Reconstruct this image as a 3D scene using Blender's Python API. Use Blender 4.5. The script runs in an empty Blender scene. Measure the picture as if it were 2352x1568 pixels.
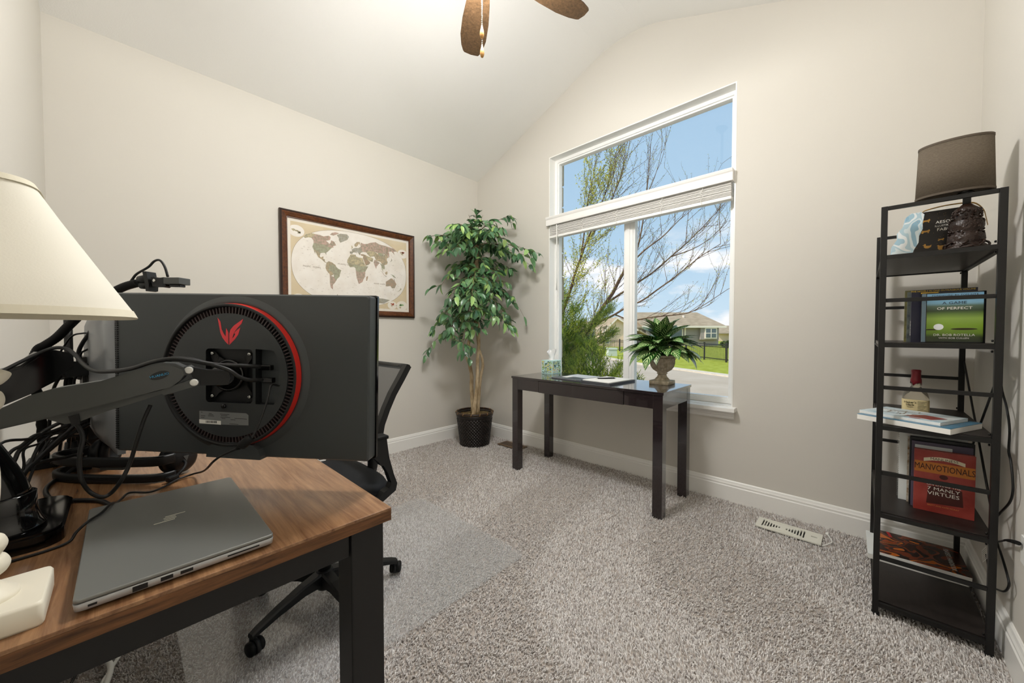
import bpy, bmesh, math, random
import numpy as np
from mathutils import Matrix, Vector, Euler

scene = bpy.context.scene
COL = scene.collection
PI = math.pi
rnd = random.Random(7)

# ---------------------------------------------------------------- camera
cam_data = bpy.data.cameras.new('camera')
cam_data.sensor_width = 36.0
cam_data.lens = 850.0 / 2352.0 * 36.0
cam_data.clip_start = 0.02
cam_data.clip_end = 600
cam = bpy.data.objects.new('camera', cam_data)
COL.objects.link(cam)
cam.location = (0, 0, 1.10)
cam.rotation_euler = (PI / 2 - math.atan(20.5 / 850.0), 0, math.radians(43.48))
scene.camera = cam

# ---------------------------------------------------------------- look
scene.view_settings.view_transform = 'Standard'
scene.view_settings.look = 'None'
scene.view_settings.gamma = 1.0
scene.view_settings.use_curve_mapping = False
scene.view_settings.exposure = 0.12
scene.cycles.use_denoising = True
scene.cycles.max_bounces = 14
scene.cycles.diffuse_bounces = 8
scene.cycles.transparent_max_bounces = 24
scene.cycles.sample_clamp_indirect = 6.0

# ---------------------------------------------------------------- sky
SKY_STRENGTH = 1.0
world = bpy.data.worlds.new('sky')
scene.world = world
world.use_nodes = True
wn = world.node_tree
wn.nodes.clear()
def wnode(t, **kw):
    n = wn.nodes.new(t)
    for k, v in kw.items():
        setattr(n, k, v)
    return n
w_out = wnode('ShaderNodeOutputWorld')
w_bg = wnode('ShaderNodeBackground')
w_tc = wnode('ShaderNodeTexCoord')
w_sep = wnode('ShaderNodeSeparateXYZ')
w_ramp = wnode('ShaderNodeValToRGB')
w_ramp.color_ramp.elements[0].position = 0.0
w_ramp.color_ramp.elements[0].color = (0.62, 0.78, 0.90, 1)
w_ramp.color_ramp.elements[1].position = 0.55
w_ramp.color_ramp.elements[1].color = (0.36, 0.55, 0.75, 1)
e_ = w_ramp.color_ramp.elements.new(0.16)
e_.color = (0.46, 0.66, 0.84, 1)
w_map = wnode('ShaderNodeMapping')
w_map.inputs['Scale'].default_value = (4.2, 4.2, 13.0)
w_map.inputs['Location'].default_value = (0.35, 0.2, 0.62)
w_noise = wnode('ShaderNodeTexNoise')
w_noise.inputs['Scale'].default_value = 1.0
w_noise.inputs['Detail'].default_value = 9.0
w_noise.inputs['Roughness'].default_value = 0.52
w_cr = wnode('ShaderNodeValToRGB')
w_cr.color_ramp.elements[0].position = 0.47
w_cr.color_ramp.elements[0].color = (0, 0, 0, 1)
w_cr.color_ramp.elements[1].position = 0.57
w_cr.color_ramp.elements[1].color = (1, 1, 1, 1)
w_fade = wnode('ShaderNodeMapRange')
w_fade.inputs['From Min'].default_value = 0.27
w_fade.inputs['From Max'].default_value = 0.18
w_mul = wnode('ShaderNodeMath', operation='MULTIPLY')
w_mix = wnode('ShaderNodeMix', data_type='RGBA')
w_mix.inputs[7].default_value = (0.95, 0.96, 0.98, 1)
lk = wn.links.new
lk(w_tc.outputs['Generated'], w_sep.inputs[0])
lk(w_sep.outputs['Z'], w_ramp.inputs[0])
lk(w_tc.outputs['Generated'], w_map.inputs[0])
lk(w_map.outputs[0], w_noise.inputs['Vector'])
lk(w_noise.outputs[0], w_cr.inputs[0])
lk(w_sep.outputs['Z'], w_fade.inputs['Value'])
lk(w_cr.outputs[0], w_mul.inputs[0])
lk(w_fade.outputs[0], w_mul.inputs[1])
lk(w_mul.outputs[0], w_mix.inputs[0])
lk(w_ramp.outputs[0], w_mix.inputs[6])
lk(w_mix.outputs[2], w_bg.inputs[0])
w_bg.inputs[1].default_value = SKY_STRENGTH
lk(w_bg.outputs[0], w_out.inputs[0])

# ---------------------------------------------------------------- sun
sun_d = bpy.data.lights.new('sun', 'SUN')
sun_d.energy = 3.6
sun_d.angle = math.radians(0.6)
sun_d.color = (1.0, 0.93, 0.80)
sun = bpy.data.objects.new('sun', sun_d)
COL.objects.link(sun)
sun.rotation_euler = Vector((0.36, 0.66, -0.66)).to_track_quat('-Z', 'Y').to_euler()

# daylight portal in the window opening (guides sky sampling only, emits nothing itself)
po_d = bpy.data.lights.new('window_daylight_portal', 'AREA')
po_d.shape = 'RECTANGLE'
po_d.size = 1.50
po_d.size_y = 2.07
po_d.cycles.is_portal = True
po = bpy.data.objects.new('window_daylight_portal', po_d)
COL.objects.link(po)
po.location = (-1.356, 2.90, 1.657)
po.rotation_euler = (-PI / 2, 0, 0)

FAN_POWER = 112.0   # ceiling fan lamp, see make_fan()

# ================================================================ materials
def lin(v):
    return v / 12.92 if v <= 0.04045 else ((v + 0.055) / 1.055) ** 2.4
def hexc(h):
    h = h.lstrip('#')
    return tuple(lin(int(h[i:i + 2], 16) / 255.0) for i in (0, 2, 4)) + (1.0,)
MATS = {}
def mat(name, color='#808080', rough=0.5, metal=0.0, spec=0.5, coat=0.0, noise=None, bump=None,
        emit=0.0, trans=0.0, ior=1.45, sheen=0.0, attr=None):
    """noise=(scale, colour2, detail, (sx,sy,sz)) mixes a second tone; bump=(scale, strength, distance)"""
    if name in MATS:
        return MATS[name]
    m = bpy.data.materials.new(name)
    m.use_nodes = True
    nt = m.node_tree
    b = nt.nodes['Principled BSDF']
    col = hexc(color) if isinstance(color, str) else color
    b.inputs['Base Color'].default_value = col
    b.inputs['Roughness'].default_value = rough
    b.inputs['Metallic'].default_value = metal
    b.inputs['Specular IOR Level'].default_value = spec
    b.inputs['Coat Weight'].default_value = coat
    b.inputs['IOR'].default_value = ior
    b.inputs['Transmission Weight'].default_value = trans
    if sheen:
        b.inputs['Sheen Weight'].default_value = sheen
    m.diffuse_color = col
    tc = None
    def coords(scale3=None):
        nonlocal tc
        if tc is None:
            tc = nt.nodes.new('ShaderNodeTexCoord')
        if scale3 is None:
            return tc.outputs['Object']
        mp = nt.nodes.new('ShaderNodeMapping')
        mp.inputs['Scale'].default_value = scale3
        nt.links.new(tc.outputs['Object'], mp.inputs[0])
        return mp.outputs[0]
    if noise:
        sc, c2 = noise[0], noise[1]
        det = noise[2] if len(noise) > 2 else 4.0
        s3 = noise[3] if len(noise) > 3 else None
        n = nt.nodes.new('ShaderNodeTexNoise')
        n.inputs['Scale'].default_value = sc
        n.inputs['Detail'].default_value = det
        nt.links.new(coords(s3), n.inputs['Vector'])
        cr = nt.nodes.new('ShaderNodeValToRGB')
        cr.color_ramp.elements[0].position = 0.35
        cr.color_ramp.elements[1].position = 0.65
        cr.color_ramp.elements[0].color = col
        cr.color_ramp.elements[1].color = hexc(c2) if isinstance(c2, str) else c2
        nt.links.new(n.outputs[0], cr.inputs[0])
        nt.links.new(cr.outputs[0], b.inputs['Base Color'])
    if attr:
        a = nt.nodes.new('ShaderNodeAttribute')
        a.attribute_name = attr
        nt.links.new(a.outputs['Color'], b.inputs['Base Color'])
    if bump:
        n = nt.nodes.new('ShaderNodeTexNoise')
        n.inputs['Scale'].default_value = bump[0]
        n.inputs['Detail'].default_value = 3.0
        nt.links.new(coords(), n.inputs['Vector'])
        bp = nt.nodes.new('ShaderNodeBump')
        bp.inputs['Strength'].default_value = bump[1]
        bp.inputs['Distance'].default_value = bump[2] if len(bump) > 2 else 0.002
        nt.links.new(n.outputs[0], bp.inputs['Height'])
        nt.links.new(bp.outputs[0], b.inputs['Normal'])
    if emit:
        b.inputs['Emission Color'].default_value = col
        b.inputs['Emission Strength'].default_value = emit
    MATS[name] = m
    return m

def thin_glass(name, tint=(1, 1, 1, 1), refl=0.06, rough=0.0):
    """see-through sheet: transparent with a little mirror sheen"""
    m = bpy.data.materials.new(name)
    m.use_nodes = True
    nt = m.node_tree
    nt.nodes.clear()
    o = nt.nodes.new('ShaderNodeOutputMaterial')
    t = nt.nodes.new('ShaderNodeBsdfTransparent')
    t.inputs[0].default_value = tint
    g = nt.nodes.new('ShaderNodeBsdfGlossy')
    g.inputs['Roughness'].default_value = rough
    f = nt.nodes.new('ShaderNodeLayerWeight')
    f.inputs['Blend'].default_value = 0.2
    mr = nt.nodes.new('ShaderNodeMapRange')
    mr.inputs['To Min'].default_value = refl * 0.5
    mr.inputs['To Max'].default_value = refl * 4
    mx = nt.nodes.new('ShaderNodeMixShader')
    nt.links.new(f.outputs['Fresnel'], mr.inputs['Value'])
    nt.links.new(mr.outputs[0], mx.inputs[0])
    nt.links.new(t.outputs[0], mx.inputs[1])
    nt.links.new(g.outputs[0], mx.inputs[2])
    nt.links.new(mx.outputs[0], o.inputs[0])
    MATS[name] = m
    return m

def wood_mat(name, c1, c2, scale=(1, 12, 12), rough=0.4, knots=True, spec=0.4, wave=6.0):
    m = mat(name, c1, rough=rough, spec=spec)
    nt = m.node_tree
    b = nt.nodes['Principled BSDF']
    tc = nt.nodes.new('ShaderNodeTexCoord')
    mp = nt.nodes.new('ShaderNodeMapping')
    mp.inputs['Scale'].default_value = scale
    n1 = nt.nodes.new('ShaderNodeTexNoise')
    n1.inputs['Scale'].default_value = wave
    n1.inputs['Detail'].default_value = 8.0
    n1.inputs['Roughness'].default_value = 0.65
    n1.inputs['Distortion'].default_value = 0.6
    cr = nt.nodes.new('ShaderNodeValToRGB')
    cr.color_ramp.elements[0].position = 0.30
    cr.color_ramp.elements[1].position = 0.68
    cr.color_ramp.elements[0].color = hexc(c2)
    cr.color_ramp.elements[1].color = hexc(c1)
    nt.links.new(tc.outputs['Object'], mp.inputs[0])
    nt.links.new(mp.outputs[0], n1.inputs['Vector'])
    nt.links.new(n1.outputs[0], cr.inputs[0])
    nt.links.new(cr.outputs[0], b.inputs['Base Color'])
    return m

# ================================================================ mesh helpers
class MB:
    """collects shapes, then links them as one mesh object"""
    def __init__(self):
        self.v, self.f, self.s = [], [], []
    def add(self, verts, faces, smooth=False, M=None):
        o = len(self.v)
        if M is not None:
            verts = [tuple(M @ Vector(p)) for p in verts]
        self.v.extend(tuple(p) for p in verts)
        for q in faces:
            self.f.append(tuple(i + o for i in q))
            self.s.append(smooth)
        return self
    def box(self, x0, x1, y0, y1, z0, z1, M=None, bev=0.0):
        if bev <= 0:
            vs = [(x0, y0, z0), (x1, y0, z0), (x1, y1, z0), (x0, y1, z0),
                  (x0, y0, z1), (x1, y0, z1), (x1, y1, z1), (x0, y1, z1)]
            fs = [(3, 2, 1, 0), (4, 5, 6, 7), (0, 1, 5, 4), (1, 2, 6, 5), (2, 3, 7, 6), (3, 0, 4, 7)]
            return self.add(vs, fs, False, M)
        bm = bmesh.new()
        bmesh.ops.create_cube(bm, size=1.0)
        for p in bm.verts:
            p.co = Vector(((x0 + x1) / 2 + p.co.x * (x1 - x0), (y0 + y1) / 2 + p.co.y * (y1 - y0), (z0 + z1) / 2 + p.co.z * (z1 - z0)))
        bmesh.ops.bevel(bm, geom=list(bm.edges), offset=bev, segments=2, affect='EDGES', profile=0.6)
        return self.bm(bm, M)
    def bm(self, bm, M=None, smooth=False):
        bm.verts.ensure_lookup_table()
        bm.verts.index_update()
        self.add([tuple(p.co) for p in bm.verts], [tuple(q.index for q in f.verts) for f in bm.faces], smooth, M)
        bm.free()
        return self
    def ring_loft(self, rings, caps=True, smooth=True, closed=False, M=None):
        n = len(rings[0])
        vs = [p for r in rings for p in r]
        fs = []
        k = len(rings)
        for i in range(k - 1 + (1 if closed else 0)):
            a, b = i * n, ((i + 1) % k) * n
            for j in range(n):
                fs.append((a + j, a + (j + 1) % n, b + (j + 1) % n, b + j))
        self.add(vs, fs, smooth, M)
        if caps and not closed:
            o = len(self.v) - len(vs)
            self.f.append(tuple(o + j for j in reversed(range(n)))); self.s.append(False)
            self.f.append(tuple(o + (k - 1) * n + j for j in range(n))); self.s.append(False)
        return self
    def cyl(self, p0, p1, r0, r1=None, n=16, caps=True, smooth=True):
        return self.tube([p0, p1], [r0, r0 if r1 is None else r1], n, caps, smooth)
    def tube(self, pts, r, n=8, caps=True, smooth=True):
        pts = [Vector(p) for p in pts]
        k = len(pts)
        if not isinstance(r, (list, tuple)):
            r = [r] * k
        t0 = (pts[1] - pts[0]).normalized()
        up = Vector((0, 0, 1)) if abs(t0.z) < 0.9 else Vector((1, 0, 0))
        nx = t0.cross(up).normalized()
        rings = []
        for i in range(k):
            t = (pts[min(i + 1, k - 1)] - pts[max(i - 1, 0)])
            t = t.normalized() if t.length > 1e-9 else t0
            nx = (nx - t * nx.dot(t))
            nx = nx.normalized() if nx.length > 1e-6 else t.orthogonal().normalized()
            ny = t.cross(nx)
            rings.append([tuple(pts[i] + (nx * math.cos(2 * PI * j / n) + ny * math.sin(2 * PI * j / n)) * r[i]) for j in range(n)])
        return self.ring_loft(rings, caps, smooth)
    def lathe(self, prof, c=(0, 0, 0), n=32, M=None, smooth=True, caps=True):
        rings = [[(c[0] + r * math.cos(2 * PI * j / n), c[1] + r * math.sin(2 * PI * j / n), c[2] + z) for j in range(n)] for r, z in prof]
        return self.ring_loft(rings, caps, smooth, False, M)
    def prism(self, poly, h0, h1, M=None, smooth_sides=False):
        n = len(poly)
        vs = [(x, y, h0) for x, y in poly] + [(x, y, h1) for x, y in poly]
        self.add(vs, [tuple(reversed(range(n))), tuple(range(n, 2 * n))], False, M)
        o = len(self.v) - 2 * n
        for j in range(n):
            self.f.append((o + j, o + (j + 1) % n, o + n + (j + 1) % n, o + n + j)); self.s.append(smooth_sides)
        return self
    def sphere(self, c, r, n=16, m=10, sc=(1, 1, 1)):
        rings = []
        for i in range(1, m):
            a = PI * i / m
            rings.append([(c[0] + sc[0] * r * math.sin(a) * math.cos(2 * PI * j / n), c[1] + sc[1] * r * math.sin(a) * math.sin(2 * PI * j / n), c[2] - sc[2] * r * math.cos(a)) for j in range(n)])
        return self.ring_loft(rings, True, True)
    def build(self, name, material, parent=None, loc=None, label=None, cat=None, group=None, kind=None, recenter=True, fix=True):
        vs = self.v
        if recenter and vs:
            xs = [p[0] for p in vs]; ys = [p[1] for p in vs]; zs = [p[2] for p in vs]
            base = Vector(((min(xs) + max(xs)) / 2, (min(ys) + max(ys)) / 2, min(zs)))
        else:
            base = Vector((0, 0, 0))
        me = bpy.data.meshes.new(name)
        me.from_pydata([(p[0] - base.x, p[1] - base.y, p[2] - base.z) for p in vs], [], self.f)
        me.polygons.foreach_set('use_smooth', self.s)
        if fix:
            bm = bmesh.new(); bm.from_mesh(me)
            bmesh.ops.recalc_face_normals(bm, faces=bm.faces)
            bm.to_mesh(me); bm.free()
        me.update()
        mm = material if isinstance(material, bpy.types.Material) else MATS[material]
        me.materials.append(mm)
        o = bpy.data.objects.new(name, me)
        COL.objects.link(o)
        o.location = base
        if parent is not None:
            put(o, parent)
        tag(o, label, cat, group, kind)
        return o

WORLD_LOC = {}
def put(o, parent):
    """parent o keeping its place (all parents are unrotated)"""
    pl = WORLD_LOC.get(parent.name)
    if pl is None:
        pl = Vector(parent.location)
    w = Vector(o.location)
    o.parent = parent
    o.location = w - pl
    WORLD_LOC[o.name] = w
def tag(o, label=None, cat=None, group=None, kind=None):
    if label: o['label'] = label
    if cat: o['category'] = cat
    if group: o['group'] = group
    if kind: o['kind'] = kind
    return o
def thing(name, loc, label, cat, group=None):
    e = bpy.data.objects.new(name, None)
    e.empty_display_size = 0.05
    COL.objects.link(e)
    e.location = loc
    WORLD_LOC[e.name] = Vector(loc)
    return tag(e, label, cat, group)
def frame(o, x, y, z):
    x, y, z = Vector(x).normalized(), Vector(y).normalized(), Vector(z).normalized()
    return Matrix(((x.x, y.x, z.x, o[0]), (x.y, y.y, z.y, o[1]), (x.z, y.z, z.z, o[2]), (0, 0, 0, 1)))
def smooth_path(pts, k=5):
    """Catmull-Rom"""
    P = [Vector(p) for p in pts]
    if len(P) < 3:
        return P
    out = []
    for i in range(len(P) - 1):
        a = P[i - 1] if i else P[0] * 2 - P[1]
        b, c = P[i], P[i + 1]
        d = P[i + 2] if i + 2 < len(P) else P[-1] * 2 - P[-2]
        for j in range(k):
            t = j / k
            out.append(0.5 * ((2 * b) + (c - a) * t + (2 * a - 5 * b + 4 * c - d) * t * t + (-a + 3 * b - 3 * c + d) * t ** 3))
    out.append(P[-1])
    return out
def rrect(w, h, r, n=5, cx=0, cy=0):
    pts = []
    for sx, sy, a0 in ((1, 1, 0), (-1, 1, 90), (-1, -1, 180), (1, -1, 270)):
        for i in range(n + 1):
            a = math.radians(a0 + 90 * i / n)
            pts.append((cx + sx * (w / 2 - r) + r * math.cos(a), cy + sy * (h / 2 - r) + r * math.sin(a)))
    return pts
def cable(name, pts, r, material, parent=None, label=None, cat=None, group=None, n=8, k=5):
    return MB().tube(smooth_path(pts, k), r, n).build(name, material, parent, label=label, cat=cat, group=group)
def text_mesh(name, body, size, M, material, parent, align='CENTER', thick=0.0, extrude=0.0003, sx=1.0, shear=0.0):
    cu = bpy.data.curves.new(name, 'FONT')
    cu.body = body
    cu.size = size
    cu.align_x = align
    cu.align_y = 'CENTER'
    cu.extrude = extrude
    cu.offset = thick
    cu.resolution_u = 2
    cu.shear = shear
    to = bpy.data.objects.new(name, cu)
    COL.objects.link(to)
    dg = bpy.context.evaluated_depsgraph_get()
    me = bpy.data.meshes.new_from_object(to.evaluated_get(dg))
    bpy.data.objects.remove(to)
    bpy.data.curves.remove(cu)
    me.name = name
    b = MB()
    b.add([tuple(v.co.x * sx if i == 0 else v.co[i] for i in range(3)) for v in me.vertices], [tuple(p.vertices) for p in me.polygons], False, M)
    bpy.data.meshes.remove(me)
    return b.build(name, material, parent)

# ---- shared materials
mat('wall_paint', '#d4d0c8', rough=0.85, spec=0.2, bump=(260, 0.05, 0.001))
mat('ceiling_paint', '#f0efec', rough=0.9, spec=0.15, bump=(140, 0.25, 0.003))
mat('trim_white', '#f0efeb', rough=0.35, spec=0.4)
mat('vinyl_white', '#f4f4f2', rough=0.35, spec=0.4)
mat('black_metal', '#161514', rough=0.42, spec=0.45)
mat('black_gloss', '#060606', rough=0.10, spec=0.6)
mat('black_plastic', '#141516', rough=0.42, spec=0.45)
mat('black_rubber', '#0d0d0d', rough=0.6, spec=0.3)
mat('dark_grey_plastic', '#4b4d4c', rough=0.38, spec=0.5)
mat('cable_black', '#141414', rough=0.45, spec=0.4)
mat('steel', '#c8c8c4', rough=0.25, metal=1.0)
mat('white_plastic', '#e8e8e4', rough=0.4)
mat('paper_white', '#ecebe6', rough=0.8, spec=0.2)
mat('page_edge', '#dedad0', rough=0.85, spec=0.1, noise=(120, '#cfcabd', 2, (0.2, 0.2, 8)))
thin_glass('window_glass', (0.985, 0.985, 0.985, 1), 0.03)
mat('ink_black', '#151311', rough=0.7)
mat('ink_white', '#f2efe6', rough=0.7)
# ================================================================ the room
XA, XC, YB, YD = -3.10, 0.377, 2.72, -0.26
CEIL = [(-3.10, 2.752), (-1.66, 3.332), (-1.56, 3.366), (-1.46, 3.384), (-1.36, 3.389), (-1.26, 3.384), (-1.16, 3.366), (-1.06, 3.332), (0.377, 2.752)]
def cz(x):
    for (x0, z0), (x1, z1) in zip(CEIL, CEIL[1:]):
        if x0 <= x <= x1:
            return z0 + (z1 - z0) * (x - x0) / (x1 - x0)
    return CEIL[0][1] if x < XA else CEIL[-1][1]
MXZ = frame((0, 0, 0), (1, 0, 0), (0, 0, 1), (0, -1, 0))     # local (x, y, h) -> world (x, -h, y)
def wall_poly(b, xa, xb, za, y0, y1, zb=None):
    """wall piece between xa and xb from za up to the ceiling (or zb)"""
    pts = [(xa, za), (xb, za)]
    if zb is None:
        top = [(xb, cz(xb) + 0.02)] + [(x, z + 0.02) for x, z in reversed(CEIL) if xa < x < xb] + [(xa, cz(xa) + 0.02)]
        pts += top
    else:
        pts += [(xb, zb), (xa, zb)]
    b.prism(pts, -y1, -y0, MXZ)

WX0, WX1, WZ0, WZ1 = -2.105, -0.610, 0.612, 2.693
b = MB()
wall_poly(b, XA, WX0, 0, YB, YB + 0.17)
wall_poly(b, WX1, XC, 0, YB, YB + 0.17)
wall_poly(b, WX0, WX1, 0, YB, YB + 0.17, WZ0)
wall_poly(b, WX0, WX1, WZ1, YB, YB + 0.17)
b.build('wall_back', 'wall_paint', kind='structure', label='greige window wall with gabled top')
b = MB(); b.box(XA - 0.12, XA, YD - 0.12, YB + 0.17, 0, 2.80)
b.build('wall_left', 'wall_paint', kind='structure', label='greige side wall with the map')
b = MB(); b.box(XC, XC + 0.12, YD - 0.12, YB + 0.17, 0, 2.80)
b.build('wall_right', 'wall_paint', kind='structure', label='greige wall behind the shelf tower')
b = MB(); wall_poly(b, XA, XC, 0, YD - 0.12, YD)
b.build('wall_rear', 'wall_paint', kind='structure', label='pale wall behind the desk')
b = MB()
poly = CEIL + [(x, z + 0.12) for x, z in reversed(CEIL)]
b.prism(poly, -(YB + 0.17), -(YD - 0.12), MXZ)
b.build('ceiling', 'ceiling_paint', kind='structure', label='white vaulted ceiling with soft ridge')

# ---- baseboards
PROF = [(0, 0), (0.016, 0), (0.016, 0.098), (0.0125, 0.103), (0.0125, 0.111), (0.014, 0.113), (0.010, 0.121), (0.007, 0.131), (0.003, 0.136), (0, 0.136)]
def baseboard(name, p0, p1, inward, label):
    p0, p1, inward = Vector(p0), Vector(p1), Vector(inward)
    r0 = [tuple(p0 + inward * d + Vector((0, 0, z))) for d, z in PROF]
    r1 = [tuple(p1 + inward * d + Vector((0, 0, z))) for d, z in PROF]
    MB().ring_loft([r0, r1], True, False).build(name, 'trim_white', kind='structure', label=label)
baseboard('baseboard_back', (XA, YB, 0), (XC, YB, 0), (0, -1, 0), 'white moulded baseboard under the window')
baseboard('baseboard_left', (XA, YD, 0), (XA, YB - 0.016, 0), (1, 0, 0), 'white moulded baseboard below the map')
baseboard('baseboard_right', (XC, YD, 0), (XC, YB - 0.016, 0), (-1, 0, 0), 'white moulded baseboard behind the shelf tower')
baseboard('baseboard_rear', (XA + 0.016, YD, 0), (XC - 0.016, YD, 0), (0, 1, 0), 'white baseboard on the rear wall')

# ---- carpet
mat('carpet_base', '#a89f98', rough=1.0, spec=0.0, noise=(90, '#b8afa7', 4), bump=(420, 0.6, 0.004))
b = MB(); b.box(XA - 0.1, XC + 0.1, YD - 0.1, YB + 0.15, -0.08, 0)
floor = b.build('floor', 'carpet_base', kind='structure', label='greige frieze carpet')
def carpet_pile():
    rg = np.random.default_rng(3)
    x0, x1, y0, y1 = XA + 0.016, XC - 0.016, YD + 0.02, YB - 0.018
    dens = 30000
    n = int((x1 - x0) * (y1 - y0) * dens)
    p = np.stack([rg.uniform(x0, x1, n), rg.uniform(y0, y1, n)], 1)
    # the far pile shows smaller, thin it out a little there
    keep = rg.uniform(0, 1, n) < np.clip(1.55 - 0.42 * np.hypot(p[:, 0], p[:, 1]), 0.36, 1.0)
    p = p[keep]; n = len(p)
    # vacuum strokes lay the pile this way or that
    def wob(a, b2, c, d):
        return np.sin(p[:, 0] * a + p[:, 1] * b2 + c + 1.3 * np.sin(p[:, 0] * d - p[:, 1] * 1.7))
    lane = np.tanh(3.0 * wob(5.2, 3.1, 0.4, 2.2)) + 0.5 * wob(-2.1, 4.4, 1.0, 3.1)
    base_ang = 0.9 + 1.1 * lane
    ang = base_ang + rg.normal(0, 0.85, n)
    lean = rg.uniform(0.25, 1.15, n)
    L = rg.uniform(0.010, 0.0155, n)
    under_mat = (p[:, 0] > -2.12) & (p[:, 0] < -1.17) & (p[:, 1] > 0.11) & (p[:, 1] < 1.35)
    lean[under_mat] = rg.uniform(0.7, 1.15, under_mat.sum())
    L[under_mat] *= 0.8
    rad = rg.uniform(0.0016, 0.0027, n)
    d = np.stack([np.cos(ang), np.sin(ang)], 1)
    s = np.stack([-d[:, 1], d[:, 0]], 1)
    mid = np.stack([p[:, 0] + d[:, 0] * L * 0.30 * np.sin(lean), p[:, 1] + d[:, 1] * L * 0.30 * np.sin(lean), L * 0.62 * np.cos(lean * 0.75)], 1)
    ang2 = ang + rg.normal(0, 0.7, n)
    tip = mid + np.stack([np.cos(ang2) * L * 0.62 * np.sin(lean), np.sin(ang2) * L * 0.62 * np.sin(lean), L * 0.40 * np.cos(lean)], 1)
    V = np.zeros((n, 7, 3))
    for k, ph in enumerate((0.0, 2 * PI / 3, 4 * PI / 3)):
        ox = math.cos(ph); oy = math.sin(ph)
        V[:, k, 0] = p[:, 0] + (d[:, 0] * ox + s[:, 0] * oy) * rad
        V[:, k, 1] = p[:, 1] + (d[:, 1] * ox + s[:, 1] * oy) * rad
        V[:, k, 2] = -0.001
        V[:, 3 + k, 0] = mid[:, 0] + (d[:, 0] * ox * 0.5 + s[:, 0] * oy) * rad * 1.15
        V[:, 3 + k, 1] = mid[:, 1] + (d[:, 1] * ox * 0.5 + s[:, 1] * oy) * rad * 1.15
        V[:, 3 + k, 2] = mid[:, 2] - ox * rad * 0.6
    V[:, 6] = tip
    tri = np.array([[0, 1, 4], [0, 4, 3], [1, 2, 5], [1, 5, 4], [2, 0, 3], [2, 3, 5], [3, 4, 6], [4, 5, 6], [5, 3, 6]])
    F = (np.arange(n)[:, None, None] * 7 + tri[None]).reshape(-1)
    me = bpy.data.meshes.new('carpet_pile')
    me.vertices.add(n * 7)
    me.vertices.foreach_set('co', V.reshape(-1))
    nf = n * 9
    me.loops.add(nf * 3)
    me.loops.foreach_set('vertex_index', F.astype(np.int32))
    me.polygons.add(nf)
    me.polygons.foreach_set('loop_start', np.arange(0, nf * 3, 3, dtype=np.int32))
    me.polygons.foreach_set('loop_total', np.full(nf, 3, dtype=np.int32))
    me.update(calc_edges=True)
    me.polygons.foreach_set('use_smooth', np.ones(nf, dtype=bool))
    # yarn tones
    tones = np.array([hexc('#e3dfdc')[:3], hexc('#d8d3d0')[:3], hexc('#c8c2bf')[:3], hexc('#aaa4a1')[:3], hexc('#efecea')[:3]])
    idx = rg.choice(5, n, p=[0.30, 0.28, 0.2, 0.10, 0.12])
    col = np.ones((n, 7, 4))
    col[:, :, :3] = tones[idx][:, None, :]
    ca = me.color_attributes.new('yarn', 'FLOAT_COLOR', 'POINT')
    ca.data.foreach_set('color', col.reshape(-1))
    me.materials.append(mat('carpet_yarn', '#c2b8b0', rough=0.95, spec=0.1, attr='yarn'))
    o = bpy.data.objects.new('carpet_pile', me)
    COL.objects.link(o)
    o.parent = floor
    o.location = -Vector(floor.location)
    tag(o, 'twisted greige carpet yarn', None, None, 'stuff')
carpet_pile()

# ================================================================ window
w = bpy.data.objects.new('window_1', None)
COL.objects.link(w)
w.location = ((WX0 + WX1) / 2, YB, WZ0)
WORLD_LOC[w.name] = Vector(w.location)
tag(w, 'white framed picture window with transom over two lights', None, None, 'structure')
def rect_frame(b, x0, x1, z0, z1, t, y0, y1):
    b.box(x0, x0 + t, y0, y1, z0, z1); b.box(x1 - t, x1, y0, y1, z0, z1)
    b.box(x0 + t, x1 - t, y0, y1, z0, z0 + t); b.box(x0 + t, x1 - t, y0, y1, z1 - t, z1)
b = MB(); rect_frame(b, WX0 - 0.004, WX1 + 0.004, WZ0, WZ1 + 0.004, 0.008, YB - 0.002, YB + 0.169)
b.build('jamb', 'trim_white', w)
FY0, FY1 = 2.797, 2.868
b = MB(); rect_frame(b, WX0 + 0.004, WX1 - 0.004, WZ0 + 0.010, WZ1 - 0.004, 0.026, FY0, FY1)
b.build('frame', 'vinyl_white', w)
b = MB(); b.box(WX0 + 0.03, WX1 - 0.03, FY0 + 0.006, FY1 - 0.004, 2.015, 2.085)
b.box(WX0 + 0.03, WX1 - 0.03, FY0 - 0.004, FY0 + 0.006, 2.035, 2.066)
b.build('transom', 'vinyl_white', w)
b = MB(); b.box(-1.402, -1.336, FY0 + 0.003, FY1 - 0.004, 0.648, 2.015)
b.box(-1.392, -1.360, FY0 - 0.006, FY0 + 0.003, 0.648, 2.015)
b.build('mullion', 'vinyl_white', w)
for (a0, a1, c0, c1, t) in ((WX0 + 0.03, WX1 - 0.03, 2.085, WZ1 - 0.03, 0.012), (WX0 + 0.03, -1.402, 0.648, 2.015, 0.012), (-1.336, WX1 - 0.03, 0.648, 2.015, 0.014)):
    b = MB(); rect_frame(b, a0, a1, c0, c1, t, FY0 + 0.012, FY1 - 0.01)
    s = b.build('sash', 'vinyl_white', w)
    b = MB(); b.box(a0 + t, a1 - t, 2.836, 2.840, c0 + t, c1 - t)
    b.build('pane', 'window_glass', s)
b = MB(); b.box(-2.145, -0.583, 2.655, FY0, 0.590, 0.617, bev=0.004)
b.build('sill', 'trim_white', w)
AP = [(0, 0.537), (0.010, 0.537), (0.014, 0.545), (0.014, 0.556), (0.019, 0.560), (0.019, 0.566), (0.024, 0.575), (0.026, 0.590), (0, 0.590)]
b = MB(); b.ring_loft([[(x, YB - d, z) for d, z in AP] for x in (-2.13, -0.597)], True, False)
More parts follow.
